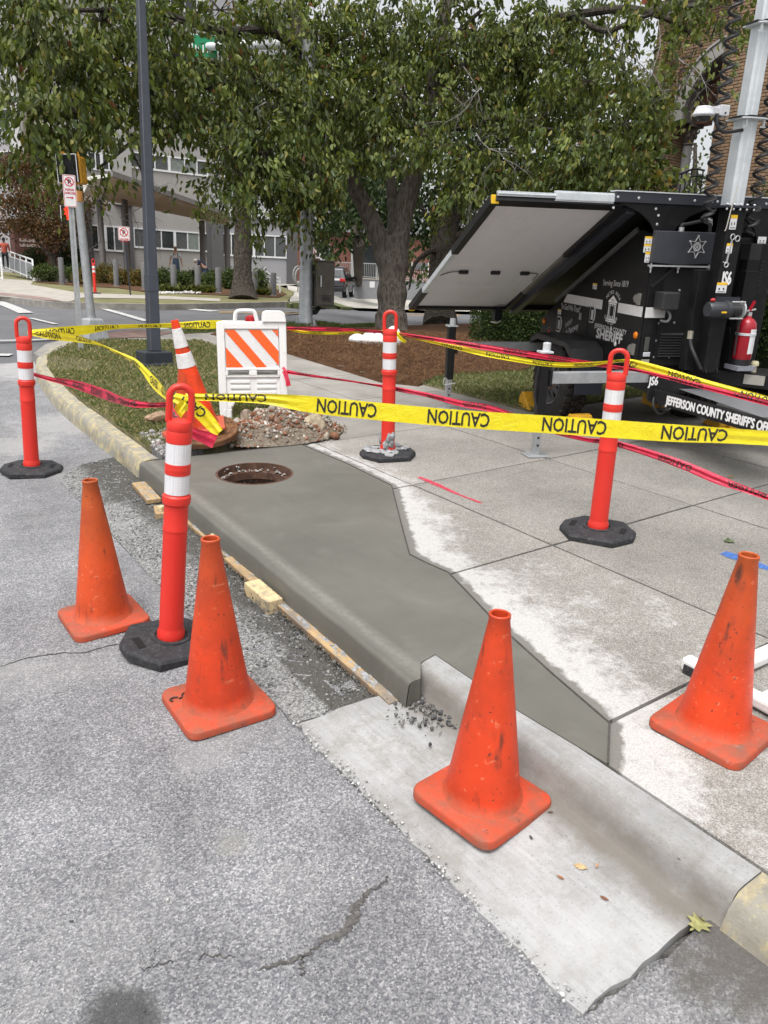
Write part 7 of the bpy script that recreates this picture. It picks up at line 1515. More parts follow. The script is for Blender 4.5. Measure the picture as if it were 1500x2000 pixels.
for sx in (-1, 1):
    for y0, y1, ya, yb in ((.55, 1.45, .62, 1.45), (1.55, 2.5, 1.55, 2.3), (2.56, 3.0, 2.42, 2.5)):
        b = MB(); q = lambda y, z: (sx*(hw*(1-(z-1.0)*.28)+.012), y, z); b.add([q(y0, 1.08), q(y1, 1.08), q(yb, 1.50), q(ya, 1.50)], [(0, 1, 2, 3)]); part('side_window', b, M_CGL, CAR)
    b = MB(); b.box(*sorted((sx*.62, sx*.94)), -.07, .16, .86, 1.03); part('tail_light', b, mat('tail_red', (.42, .02, .02), .25, var=.1), CAR, bevel=.03)
    b = MB(); b.box(*sorted((sx*.95, sx*1.12)), 2.75, 2.9, 1.05, 1.2); part('mirror', b, M_CARP, CAR, bevel=.03)
    for y in (.85, 3.75):
        b = MB(); b.M = Matrix.Translation((sx*.80, y, .37)) @ Matrix.Rotation(sx*math.pi/2, 4, 'Y'); b.lathe([(.22, .1), (.24, .135), (.34, .14), (.37, .11), (.37, -.1), (.2, -.1)], 26); wh = part('wheel', b, bpy.data.materials['tyre_rubber'], CAR, smooth=True)
        b = MB(); b.M = Matrix.Translation((sx*.80, y, .37)) @ Matrix.Rotation(sx*math.pi/2, 4, 'Y'); b.lathe([(0, .13), (.06, .14), (.2, .11), (.23, .138), (.24, .13)], 20); part('rim', b, M_GALVM, wh, smooth=True)
b = MB(); b.box(-.26, .26, -.10, -.06, .70, .82); part('number_plate', b, M_STK, CAR); b = MB(); b.box(-.9, .9, -.13, -.02, .36, .56); part('rear_bumper', b, M_BLACK, CAR, bevel=.03)
b = MB(); b.box(-.60, -.56, .7, 2.4, 1.67, 1.71); b.box(.56, .60, .7, 2.4, 1.67, 1.71); part('roof_rail', b, M_BOLT, CAR)
# ------------------------------------------------------------------ entrance porch, railings, bench, brick wall
M_RAIL = mat('rail_pale', (.40, .40, .39), .5, .2, var=.08); M_RBR = mat('red_brick_far', (.20, .085, .065), .9, var=.3, vs=12)
FP = Facade('entrance_porch', 'grey entrance terrace with railing and dark glazed doors behind the big trunk', D(700, 545, 54), 122, mwall=mat('terrace_grey', (.22, .225, .235), .85, var=.08))
uL, uR = FP.uz(645, 560)[0], FP.uz(960, 560)[0]; zw0, zw1 = FP.uz(700, 592)[1], FP.uz(700, 545)[1]
FP.wall(uL, uR, zw0, zw1, name='terrace_wall'); b = MB(); FP.blk(b, uL, uR, zw1, zw1+.08, -.4, .06); part('coping', b, M_PAVE, FP.t)
def pickets(F_, ua, ub, z0, z1, step, name='railing', t=None, post=1.6):
    b = MB(); F_.blk(b, ua, ub, z1-.05, z1, -.08, -.03); F_.blk(b, ua, ub, z0+.08, z0+.12, -.075, -.035); u = min(ua, ub)
    while u <= max(ua, ub): F_.blk(b, u-.011, u+.011, z0+.1, z1-.04, -.066, -.044); u += step
    rl = part(name, b, M_RAIL, t or F_.t); u = min(ua, ub); b = MB()
    while u <= max(ua, ub)+.01: F_.blk(b, u-.03, u+.03, z0, z1+.02, -.085, -.025); u += post
    part('rail_post', b, M_RAIL, t or F_.t); return rl
pickets(FP, uL, uR, zw1+.06, FP.uz(700, 513)[1], .13)
F3 = Facade('entrance_porch', 'x', D(700, 545, 58), 122, t=FP.t, mwall=M_RBR); q0, q1 = F3.uz(566, 540)[0], F3.uz(960, 540)[0]; F3.wall(q0, q1, F3.uz(700, 590)[1], F3.uz(700, 455)[1]); b = MB(); F3.blk(b, q0, q1, F3.uz(700, 455)[1], F3.uz(700, 380)[1], -.4, .4); part('porch_fascia', b, M_WALLG, F3.t)
b = MB(); F3.blk(b, F3.uz(690, 500)[0], F3.uz(742, 500)[0], F3.uz(700, 545)[1], F3.uz(700, 478)[1], .0, .06); dk_ = part('door_glass', b, M_GLS, F3.t)
b = MB(); F3.blk(b, F3.uz(694, 500)[0], F3.uz(705, 500)[0], F3.uz(700, 540)[1], F3.uz(700, 483)[1], .06, .09); part('door_leaf', b, mat('door_red', (.20, .05, .03), .6, var=.1), F3.t)
EL = NT('warm_lamp'); EL.base((.9, .5, .2)); EL.b.inputs['Emission Color'].default_value = (1, .45, .12, 1); EL.b.inputs['Emission Strength'].default_value = 1.2; EL.fin(.5)
for px in (702, 708): b = MB(); c = F3.uz(px, 489); F3.blk(b, c[0]-.06, c[0]+.06, c[1]-.12, c[1]+.12, .09, .14); part('wall_lamp', b, EL.m, F3.t)
for px in (688, 743): b = MB(); c = F3.uz(px, 489); F3.blk(b, c[0]-.09, c[0]+.09, F3.uz(700, 545)[1], F3.uz(700, 474)[1], .1, .3); part('door_post', b, M_RAIL, F3.t)
F3.window(607, 476, 624, 502); b = MB(); c = F3.uz(614, 492); F3.blk(b, c[0]-.16, c[0]+.16, c[1]-.35, c[1]+.3, .08, .1); part('notice', b, mat('notice_pink', (.5, .35, .36), .7, var=.1), F3.t)
F3.window(628, 472, 642, 506)
q = FP.uz(729, 556); b = MB(); FP.blk(b, q[0]-.25, q[0]+.1, q[1]-.2, q[1]+.22, .0, .02); part('notice', b, M_STK, FP.t)
t = thing('bench', 'dark mesh bench with chrome arms standing on the terrace', 'bench', D(821, 541, 52.5), faceyaw(D(821, 541, 52.5)), False)
b = MB(); b.box(-.55, .45, -.02, .42, .40, .44); part('seat', b, M_BLACK, t); b = MB(); b.box(-.55, .45, .40, .44, .48, .92); part('backrest', b, mat('mesh_grey', (.12, .12, .125), .6), t)
for x in (-.6, .5): b = MB(); b.tube([(x, .45, .95), (x, .4, .66), (x, 0, .68), (x, -.04, .60), (x, 0, 0)], .028, 8); b.tube([(x, .4, .66), (x, .42, 0)], .028, 8); part('arm_frame', b, M_GALVM, t, smooth=True)
# curved handrail by the driveway
t = thing('handrail', 'curved galvanised handrail between the shrubs and the driveway', 'handrail', gpw(532, 578), 0, False); o_ = np.array(t.matrix_world.translation)
b = MB(); P = [D(515, 528, 33)-o_, D(519, 523, 33)-o_, D(523, 533, 33)-o_, D(547, 545, 32)-o_]; b.tube(catmull(P, 5), .035, 8); b.tube([D(547, 545, 32)-o_, D(547, 581, 32)-o_], .035, 8); b.tube([D(523, 533, 33)-o_, D(524, 575, 33)-o_], .035, 8); b.tube([D(522, 541, 33)-o_, D(547, 552, 32)-o_], .028, 8); part('rail', b, M_RAIL, t, smooth=True)
t = thing('bike_rack', 'round grey hoop rack left of the signal pole', 'rack', gpw(584, 570), 0, False); o_ = np.array(t.matrix_world.translation)
for k_ in (0, 1): b = MB(); c = D(582+4*k_, 537+4*k_, 36)-o_; b.tube([c+np.array([.25*math.cos(a), 0, .38*math.sin(a)]) for a in np.linspace(0, 6.28, 24)], .035, 8); b.tube([c+np.array([0, 0, -.38]), c+np.array([0, 0, -1.0])], .035, 8); part('hoop', b, M_RAIL, t, smooth=True)
# ramp railing with mesh panels at the left
t = thing('ramp_railing', 'white metal ramp railing sloping down at the left behind the woman', 'railing', D(66, 549, 38), 0, False); o_ = np.array(t.matrix_world.translation)
A, B_ = D(-8, 482, 48)-o_, D(63, 507, 38.5)-o_; A2, B2 = D(-8, 518, 48)-o_, D(66, 549, 38)-o_; b = MB(); b.bar(A, B_, .06, .06); b.bar(A2+[0, 0, .12], B2+[0, 0, .12], .05, .05); b.bar(A+(A2-A)*.28, B_+(B2-B_)*.2, .05, .05)
for f in np.linspace(0, 1, 8): b.bar(A+(B_-A)*f, A2+(B2-A2)*f, .06, .06, up=(0, 1, 0))
part('rail', b, M_FRM, t); b = MB(); off = np.array([-.02, .05, 0]); b.add([tuple(A*.8+A2*.2+off), tuple(B_*.8+B2*.2+off), tuple(B2*.95+B_*.05+off), tuple(A2*.95+A*.05+off)], [(0, 1, 2, 3)]); part('mesh_panel', b, mat('panel_grey', (.16, .165, .175), .7, var=.1), t)
t = thing('ramp_railing', 'short end of a white metal railing at the left frame edge', 'railing', D(3, 550, 37.5), 0, False); o_ = np.array(t.matrix_world.translation)
b = MB(); b.bar(D(-30, 498, 40)-o_, D(1, 503, 37.5)-o_, .06, .06); b.bar(D(1, 503, 37.5)-o_, D(5, 550, 37.5)-o_, .06, .06, up=(0, 1, 0)); b.bar(D(-30, 537, 40)-o_, D(4, 543, 37.5)-o_, .05, .05); part('rail', b, M_FRM, t)
# low stone wall, block by block
t = thing('low_stone_wall', 'low pale stone retaining wall under the clipped hedge at left', 'wall', gpw(110, 552), 0, False); o_ = np.array(t.matrix_world.translation); a, c = gpw(70, 550)-o_, gpw(155, 553)-o_; d_ = (c-a); L_ = np.linalg.norm(d_[:2]); ux_ = d_/L_
M_STN = mat('wall_stone', (.30, .28, .25), .9, var=.3, vs=4); st_me = {}
for j in range(2):
    u = -.2*j
    while u < L_:
        w_ = random.uniform(.3, .55); p = a+ux_*(u+w_/2); m_ = MB(); m_.cbox((0, 0, 0), (w_-.03, .25, .17)); o = part('stone', m_, M_STN, t, bevel=.02); o.location = p+np.array([0, random.uniform(-.02, .02), .09+.18*j]); o.rotation_euler = (0, 0, math.atan2(ux_[1], ux_[0])); u += w_
# ------------------------------------------------------------------ brick hall with the arch
M_BRK = (lambda k: (k.base(k.mix(1, k.ramp(k.noise(4, 4, .7), [(.3, (.205, .135, .085)), (.7, (.31, .21, .135))]), k.ramp(k.n('ObjectInfo').outputs['Random'], [(0, .82), (1, 1.12)]), 'MULTIPLY')), k.bump(k.noise(60, 4), .3, .004), k.fin(.9, 0, .2))[2])(NT('tan_brick'))
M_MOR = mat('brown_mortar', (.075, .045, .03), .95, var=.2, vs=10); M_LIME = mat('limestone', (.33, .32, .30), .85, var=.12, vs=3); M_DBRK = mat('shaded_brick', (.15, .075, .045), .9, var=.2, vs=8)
M_TILE = mat('terracotta_tile', (.42, .13, .075), .8, var=.2, vs=8)
XB = D(1350, 235, 22.)[0]; XR = D(1420, 235, 19.)[0]; nX = np.array([-1., 0, 0])
BH = thing('brick_hall', 'tan brick hall with a stone arch and tiled eave behind the trailer mast', 'building', (XB, D(1350, 235, 22.)[1], 1.), 0, False); bo = np.array(BH.matrix_world.translation)
yz = lambda px, py, X=XB: (lambda p: (p[1]-bo[1], p[2]-bo[2]))(on_plane(px, py, (X, 0, 0), nX))
yl = yz(1258, 300)[0]; ycor = yz(1306, 310)[0]; zs = yz(1330, 238)[1]; zbase = -1.5
yi = yz(1337, 215)[0]; ap = yz(1424, 92); yc = yi-(ap[1]-zs)*.98; RI = yi-yc; RO = RI+.34
yR, zc_ = yz(1425, 70, XR); yR2 = yz(1372, 370, XR)[0]; yR = (yR+yR2)/2; ztop = yz(1283, 38)[1]
dx = XR-XB
b = MB(); b.box(.0, 1.0, ycor, yl, zbase, ztop); part('pier', b, M_MOR, BH)
def arch_strip(R0, R1, x0, x1, name, m, n=18, top=None):
    b = MB()
    for i in range(n):
        a0, a1 = math.pi*i/n, math.pi*(i+1)/n; P = []
        for x in (x0, x1):
            for a, R in ((a0, R0), (a0, R1), (a1, R1), (a1, R0)): P.append((x, yc+R*math.cos(a), zs+R*math.sin(a)))
        b.add(P, [(0, 1, 2, 3), (7, 6, 5, 4), (0, 4, 5, 1), (1, 5, 6, 2), (2, 6, 7, 3), (3, 7, 4, 0)])
    return part(name, b, m, BH)
for i in range(18):                                              # limestone voussoirs, one by one
    a0, a1 = math.pi*i/18+.006, math.pi*(i+1)/18-.006; b = MB(); P = []
    for x in (-.10, .02):
        for a, R in ((a0, RI), (a0, RO), ((a0+a1)/2, RO), (a1, RO), (a1, RI), ((a0+a1)/2, RI)): P.append((x, yc+R*math.cos(a), zs+R*math.sin(a)))
    b.add(P, [(0, 1, 2, 3, 4, 5), (11, 10, 9, 8, 7, 6)]+[(j, (j+1) % 6, 6+(j+1) % 6, 6+j) for j in range(6)]); part('voussoir', b, M_LIME, BH, bevel=.01)
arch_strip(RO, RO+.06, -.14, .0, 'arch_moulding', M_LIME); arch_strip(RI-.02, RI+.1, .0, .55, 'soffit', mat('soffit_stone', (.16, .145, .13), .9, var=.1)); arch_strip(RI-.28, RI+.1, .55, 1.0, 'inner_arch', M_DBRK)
b = MB(); n = 16                                                  # brickwork over the arch
for i in range(n):
    a0, a1 = math.pi*i/n, math.pi*(i+1)/n; y0, y1 = yc+RO*math.cos(a0), yc+RO*math.cos(a1); z0, z1 = zs+RO*math.sin(a0), zs+RO*math.sin(a1)
    b.add([(.0, y0, z0), (.0, y1, z1), (.0, y1, ztop), (.0, y0, ztop), (.9, y0, z0), (.9, y1, z1), (.9, y1, ztop), (.9, y0, ztop)], [(0, 1, 2, 3), (7, 6, 5, 4), (0, 4, 5, 1), (2, 6, 7, 3)])
b.box(.0, .9, yc+RO, ycor, zs-.0, ztop); b.box(0, .9, yc-RO-1.2, yc-RO, zbase, ztop); part('spandrel_wall', b, M_MOR, BH)
b = MB(); b.lathe([(.19, zbase), (.19, zbase+.2), (.15, zbase+.25), (.135, zs-.55)], 18, c=(.62, ycor-.14-.0, 0)); part('column', b, mat('column_stone', (.27, .265, .26), .85, var=.06), BH, smooth=True)
b = MB(); b.lathe([(.14, zs-.55), (.17, zs-.52), (.15, zs-.48), (.2, zs-.25), (.24, zs-.12), (.22, zs-.06)], 12, c=(.62, ycor-.14, 0)); b.box(.36, .9, ycor-.40, ycor+.02, zs-.08, zs)
for i in range(10): a = i*.63; b.ell((.62+.2*math.cos(a), ycor-.14+.2*math.sin(a), zs-.3+.1*(i % 2)), (.05, .05, .09), 7, 5, jit=.2)
part('capital', b, mat('capital_dark', (.12, .10, .085), .9, var=.3, vs=10), BH)
b = MB(); b.box(-.02, .5, yl, yl+.02, zbase, ztop); b.box(dx, dx+4.2, yR-4.5, yR, zbase, ztop+.6); part('side_block', b, M_MOR, BH)
b = MB(); b.box(-.14, .9, yc-RO-1, yl+.12, ztop, ztop+.16); b.box(-.28, .9, yc-RO-1, yl+.26, ztop+.16, ztop+.34); part('cornice', b, M_LIME, BH, bevel=.02)
for i in range(24):
    b = MB(); y = yl+.3-i*.16; b.tube([(-.45, y, ztop+.40), (.6, y, ztop+.80)], [.085, .08], 8); part('roof_tile', b, M_TILE, BH, smooth=True)
b = MB(); b.add([(-.4, yl+.4, ztop+.36), (-.4, yl-3.6, ztop+.36), (.9, yl-3.6, ztop+.86), (.9, yl+.4, ztop+.86)], [(0, 1, 2, 3)]); part('roof_deck', b, M_TILE, BH)
bm1 = MB().box(-.011, .011, -.1, .1, -.0295, .0295).mesh('brick', M_BRK); bricks = []
def course(x, y0, y1, z0, z1, ax='y'):
    z = z0; k_ = 0
    while z < z1:
        y = y0-(.107 if k_ % 2 else 0)
        while y < y1+.1:
            if ax == 'y': a, c = max(y, y0)+.005, min(y+.203, y1)-.001
            else: a, c = max(y, y0)+.005, min(y+.203, y1)-.001
            if c-a > .03: bricks.append((x, (a+c)/2, z, (c-a)/.2, ax))
            y += .214
        z += .076; k_ += 1
course(dx-.010, yR-2.2, yR-.004, zbase+2.0, ztop+.55); course(-.010, ycor+.004, yl-.004, zbase+1.2, ztop-.05); course(ycor-.010, .02, .55, zbase+1.2, zs-.02, 'x')
course(-.010, yc-.1, ycor, zs+RO*.72, ztop-.05)
def vis(bk):
    x, y, z, s, ax = bk; p = np.array([x, y, z])+bo if ax == 'y' else np.array([y, x, z])+bo; q = proj(p); return q
sc = []
for bk in bricks:
    q = vis(bk); inside = 1240 < q[0] < 1510 and -10 < q[1] < 400; sc.append((-(bk[3] if inside else 0)/q[2]-(0.001 if 1380 < q[0] < 1500 else 0), bk))
sc.sort(key=lambda a: a[0])
kept = [bk for bk in sc if not (math.hypot(bk[1][1]-yc, bk[1][2]-zs) < RO+.02 and bk[1][4] == 'y' and abs(bk[1][0]+.010) < 1e-6)]
for i, (_, (x, y, z, s, ax)) in enumerate(kept[:300]):
    o = bpy.data.objects.new('brick', bm1); COL.objects.link(o); o.parent = BH; o.location = (x+random.uniform(-.002, .002), y, z) if ax == 'y' else (y, x, z); o.scale = (1, s, 1)
    if ax == 'x': o.rotation_euler = (0, 0, math.pi/2)
b = MB()
for _, (x, y, z, s, ax) in kept[300:]:
    if ax == 'y': b.box(x-.011, x+.011, y-.1*s, y+.1*s, z-.0295, z+.0295)
    else: b.box(y-.1*s, y+.1*s, x-.011, x+.011, z-.0295, z+.0295)
part('brickwork', b, M_BRK, BH, kind='stuff')
t = thing('iron_gate', 'black wrought iron gate with curved top standing in the brick arch', 'gate', (0, 0, 0), 0, False); M_IRON = mat('wrought_iron', (.012, .012, .013), .5)
gx = XB+.25; gp_ = lambda px, py: np.array(on_plane(px, py, (gx, 0, 0), nX))
b = MB(); b.bar(gp_(1309, 430), gp_(1314, 327), .12, .12, up=(0, 1, 0)); part('post', b, M_IRON, t)
top = catmull([gp_(1319, 342), gp_(1335, 338), gp_(1355, 330), (gp_(1376, 333))], 6); bot = catmull([gp_(1319, 353), gp_(1335, 351), gp_(1355, 344), gp_(1374, 344)], 6)
b = MB(); b.tube(top, .028, 8); b.tube(bot, .028, 8); part('rail', b, M_IRON, t, smooth=True)
for p in top[2::3]: b = MB(); b.bar(p, p-np.array([0, 0, 1.6]), .03, .03, up=(0, 1, 0)); part('picket', b, M_IRON, t)
# ------------------------------------------------------------------ foliage
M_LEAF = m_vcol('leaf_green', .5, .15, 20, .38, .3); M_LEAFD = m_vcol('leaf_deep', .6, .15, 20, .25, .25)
def m_bark(name, a, b_):
    k = NT(name); mp = k.n('Mapping'); k.l(k.coord(), mp.inputs[0]); mp.inputs['Scale'].default_value = (1, 1, .22); v = k.vor(24, vec=mp.outputs[0])
    n_ = k.noise(46, 6, .75, vec=mp.outputs[0]); c = k.ramp(k.math('ADD', k.math('MULTIPLY', v.outputs['Distance'], .7), k.math('MULTIPLY', n_, .6)), [(.25, a), (.8, b_)])
    c = k.mix(k.ramp(k.noise(3, 5, .7), [(.55, 0), (.75, .4)]), c, (.24, .235, .2)); k.base(c); k.bump(k.math('ADD', v.outputs['Distance'], n_), 1.0, .05); return k.fin(.95, 0, .15)
M_BARK, M_BARKD = m_bark('pear_bark', (.05, .042, .034), (.20, .175, .15)), m_bark('dark_bark', (.025, .02, .017), (.10, .085, .07))
LT = np.array([(0, 0, 0), (.28, .44, .06), (.65, .36, .05), (1, 0, -.12), (.65, -.36, .05), (.28, -.44, .06)])
LF = np.array([(0, 3, 2, 1), (0, 5, 4, 3)])
def leafverts(P, Dv, size, wid):
    n = len(P); Dv = Dv/np.linalg.norm(Dv, axis=1)[:, None]; r = rng.normal(size=(n, 3)); S_ = np.cross(Dv, r); S_ /= np.linalg.norm(S_, axis=1)[:, None]; N_ = np.cross(Dv, S_)
    s = size*rng.uniform(.65, 1.2, n); T = LT[None]*np.ones((n, 1, 1)); T[..., 2] *= rng.uniform(.3, 2.2, (n, 1))
    return P[:, None]+(Dv[:, None]*T[..., :1]+S_[:, None]*T[..., 1:2]*wid+N_[:, None]*T[..., 2:3])*s[:, None, None]
def P0_(tw, d, per, spread, k_):                                  # leaves strung along arching, drooping twigs
    t = rng.random((k_, per, 1)); h = d.copy(); h[:, 2] *= .4; h += rng.normal(0, .5, h.shape); h /= np.linalg.norm(h, axis=1)[:, None]; L_ = rng.uniform(.35, .75, (k_, 1, 1))
    return (tw[:, None]+h[:, None]*t*L_+np.array([0, 0, -1.])*t*t*L_*.7+rng.normal(0, spread*.4, (k_, per, 3))).reshape(-1, 3)
def cloud(blobs, size, wid, cols, down=.8, per=9, spread=.17, shell=.5, spray=0):
    """blobs: (centre, (rx, ry, rz), leaves). Sprays of leaves at twig ends, uneven and gappy."""
    PP, DD, TW, KK = [], [], [], []
    for c, r, n in blobs:
        k_ = max(1, n//per); d = rng.normal(size=(k_, 3)); d /= np.linalg.norm(d, axis=1)[:, None]; q = rng.random(k_)**shell; tw = np.asarray(c)+d*q[:, None]*np.asarray(r)
        TW.append((np.asarray(c), tw)); P = np.repeat(tw, per, 0)+rng.normal(0, spread*.55, (k_*per, 3))*np.array([1, 1, .8]); out = np.repeat(d, per, 0)
        
        if spray: P = P0_(tw, d, per, spread, k_)
        PP.append(P); DD.append(out*.35+np.repeat(rng.normal(0, .3, (k_, 3)), per, 0)*spray+rng.normal(0, .42-.12*spray, P.shape)+np.array([0, 0, -down])); KK.append(np.repeat(rng.uniform(.6, 1.42, k_) if spray else np.ones(k_), per))
    P, Dv = np.concatenate(PP), np.concatenate(DD); V = leafverts(P, Dv, size, wid); n = len(P)
    ci = rng.choice(len(cols), n, p=np.array([c[3] for c in cols])/sum(c[3] for c in cols)); C = np.array([c[:3] for c in cols])[ci]*rng.uniform(.75, 1.25, (n, 1))*np.concatenate(KK)[:, None]
    return V, C, TW
def loc_(t): return np.array(t.matrix_world.translation)
GAPS = ((375, 62, 422, 110, .93), (485, 72, 572, 100, .8), (672, 335, 835, 500, .93), (165, 282, 405, 350, .85), (1318, 85, 1428, 330, .72), (1180, 60, 1300, 175, .55), (588, 400, 618, 470, .7), (30, 150, 60, 330, .4), (1225, 270, 1330, 380, .5))
def thin(V, C, w, gaps):                                            # thin places in the crowns, where limbs, sky and walls show between the sprays
    q = (V[:, 0]+w-EYE) @ RG; u, v = q[:, 0]/q[:, 2]*F+750, q[:, 1]/q[:, 2]*F+1000; keep = np.ones(len(V), bool)
    for x0, y0, x1, y1, p in gaps: j = 7*np.sin(v*.21)+6*np.sin(u*.17); keep &= ~((u > x0+j) & (u < x1+j) & (v > y0+j) & (v < y1+j) & (rng.random(len(V)) < p))
    return V[keep], C[keep]
def foliage(name, parent, V, C, m, kind='stuff'):
    if name != 'blades' and parent['category'] == 'tree': V, C = thin(V, C, loc_(parent), GAPS if parent is PT else GAPS[3:6])
    n = len(V); Fi = LF[None]+(np.arange(n)*6)[:, None, None]; return obj(name, fastmesh(name, V.reshape(-1, 3), Fi.reshape(-1, 4), m, np.repeat(C[:, None], 6, 1).reshape(-1, 3)), parent, kind=kind)
GREENS = [(.080, .105, .022, 5), (.112, .140, .032, 4), (.052, .072, .018, 3), (.155, .175, .045, 2.6), (.085, .115, .055, 1.4), (.22, .20, .05, .6), (.16, .07, .03, .12)]
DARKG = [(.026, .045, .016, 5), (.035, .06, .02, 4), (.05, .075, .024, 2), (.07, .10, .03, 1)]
# ---- the big street tree
dT = 16.2; wT = gpw(765, 645)
PT = thing('street_tree', 'big leafy street tree with a forked rough trunk rising from the pine straw bed', 'tree', wT, 0, False)
def px3(*pts): return [D(x, y, d)-wT for x, y, d in pts]
def limb(pts, r0, r1, mb, n=10, k_=5, rough=.06):
    P = catmull(pts, k_); R = [(r0+(r1-r0)*i/(len(P)-1))*(1+random.uniform(-rough, rough)) for i in range(len(P))]; mb.tube(P, R, n)
b = MB()
P = catmull(px3((766, 665, dT), (765, 640, dT), (764, 600, dT), (765, 555, dT), (768, 510, dT), (768, 470, dT)), 5); n = len(P)
b.tube(P, [(.52 if i == 0 else .39 if i < 4 else .34 if i < 9 else .30+.02*math.sin(i*1.1)+.03*(i > 18)) for i in range(n)], 20)
b.v = [(x*(1+.05*math.sin(math.atan2(y, x)*5+z*2)), y*(1+.05*math.sin(math.atan2(y, x)*5+z*2)), z) for x, y, z in b.v]
limb(px3((756, 520, dT), (738, 460, dT-.1), (716, 410, dT-.25), (690, 360, dT-.5), (650, 270, dT-1), (615, 180, dT-1.4), (590, 90, dT-1.8), (575, 20, dT-2)), .22, .09, b, 14)
limb(px3((774, 520, dT), (782, 450, dT), (795, 390, dT-.1), (812, 330, dT-.2), (832, 240, dT-.3), (850, 140, dT-.5), (866, 40, dT-.6), (880, -60, dT-.8)), .24, .12, b, 14)
limb(px3((770, 480, dT+.1), (768, 400, dT+.1), (760, 330, dT), (752, 240, dT), (740, 140, dT)), .15, .07, b, 12)
part('trunk', b, M_BARK, PT, smooth=True)
b = MB()
for pts, r0, r1 in ((((640, 250, 15.2), (560, 190, 14.6), (470, 140, 13.8), (380, 120, 13), (270, 95, 12.2), (150, 60, 11.5)), .10, .03), (((590, 100, 14.4), (520, 60, 13.8), (420, 60, 13), (300, 20, 12.3), (200, 20, 11.8), (110, 20, 11)), .08, .025),
    (((640, 260, 15.2), (540, 250, 14.6), (420, 235, 13.8), (300, 200, 13), (210, 150, 12.2), (120, 120, 11.4)), .08, .02), (((420, 235, 13.8), (340, 230, 13), (280, 260, 12.6), (230, 300, 12.2), (190, 330, 12)), .05, .02),
    (((840, 200, 15.9), (920, 120, 15.6), (1010, 60, 15.2), (1120, 30, 14.6), (1240, 18, 13.8), (1330, 50, 13.2), (1370, 90, 12.9)), .12, .03), (((1120, 30, 14.6), (1180, 60, 14.2), (1240, 40, 13.8), (1300, 20, 13.2), (1400, 10, 12.8)), .06, .02),
    (((835, 240, 15.9), (900, 250, 15.4), (980, 230, 15), (1060, 250, 14.6), (1150, 260, 14.2)), .07, .02), (((850, 130, 15.7), (900, 60, 15.6), (940, 20, 15.4)), .07, .03), (((760, 330, 16.2), (700, 280, 15.4), (640, 300, 14.8), (590, 330, 14.4)), .06, .02),
    (((750, 240, 16.2), (720, 150, 15.6), (700, 60, 15.2)), .07, .03), (((300, 200, 13), (250, 250, 12.7), (260, 300, 12.5), (285, 350, 12.4), (290, 385, 12.3)), .03, .01), (((620, 170, 14.6), (600, 210, 14.3), (570, 280, 14), (520, 330, 13.7)), .05, .02)): limb(px3(*pts), r0, r1, b, 8)
part('branch', b, M_BARKD, PT, smooth=True)
# lichen-grey dead twigs hanging in the crown
M_LICH = mat('lichen_twig', (.17, .16, .145), .95, var=.4, vs=12)
def twig(p, d, L, r, depth, mb):
    P = [Vector(p)]; d = Vector(d)
    for i in range(5): d = (d+Vector((random.gauss(0, .22), random.gauss(0, .22), random.gauss(-.05, .2)))).normalized(); P.append(P[-1]+d*L/5)
    mb.tube(P, [r*(1-.7*i/5) for i in range(6)], 4, cap=False)
    if depth:
        for i in (1, 2, 3, 4, 5): twig(P[i], (d+Vector((random.gauss(0, .7), random.gauss(0, .7), random.gauss(0, .6)))).normalized(), L*.5, r*.5, depth-1, mb)
for px, py, d, dz in ((905, 130, 14.6, -.8), (940, 170, 14.2, -.9), (930, 260, 14.0, -.7), (420, 200, 12.6, -.2), (270, 280, 12.2, -.9), (290, 330, 12.2, -.9), (1300, 60, 12.8, -.5), (1180, 40, 13.6, -.6), (960, 320, 14, -.6), (640, 250, 13.6, -.4), (150, 160, 11, .1), (1240, 100, 13.6, -.7), (200, 340, 12, -.9), (520, 200, 13, -.3), (1320, 110, 12.6, -.8), (1285, 40, 12.8, -.6)):
    b = MB(); twig(D(px, py, d)-wT, (random.gauss(0, .5), random.gauss(0, .5), dz), 1.1, .014, 2, b); part('dead_twig', b, M_LICH, PT)
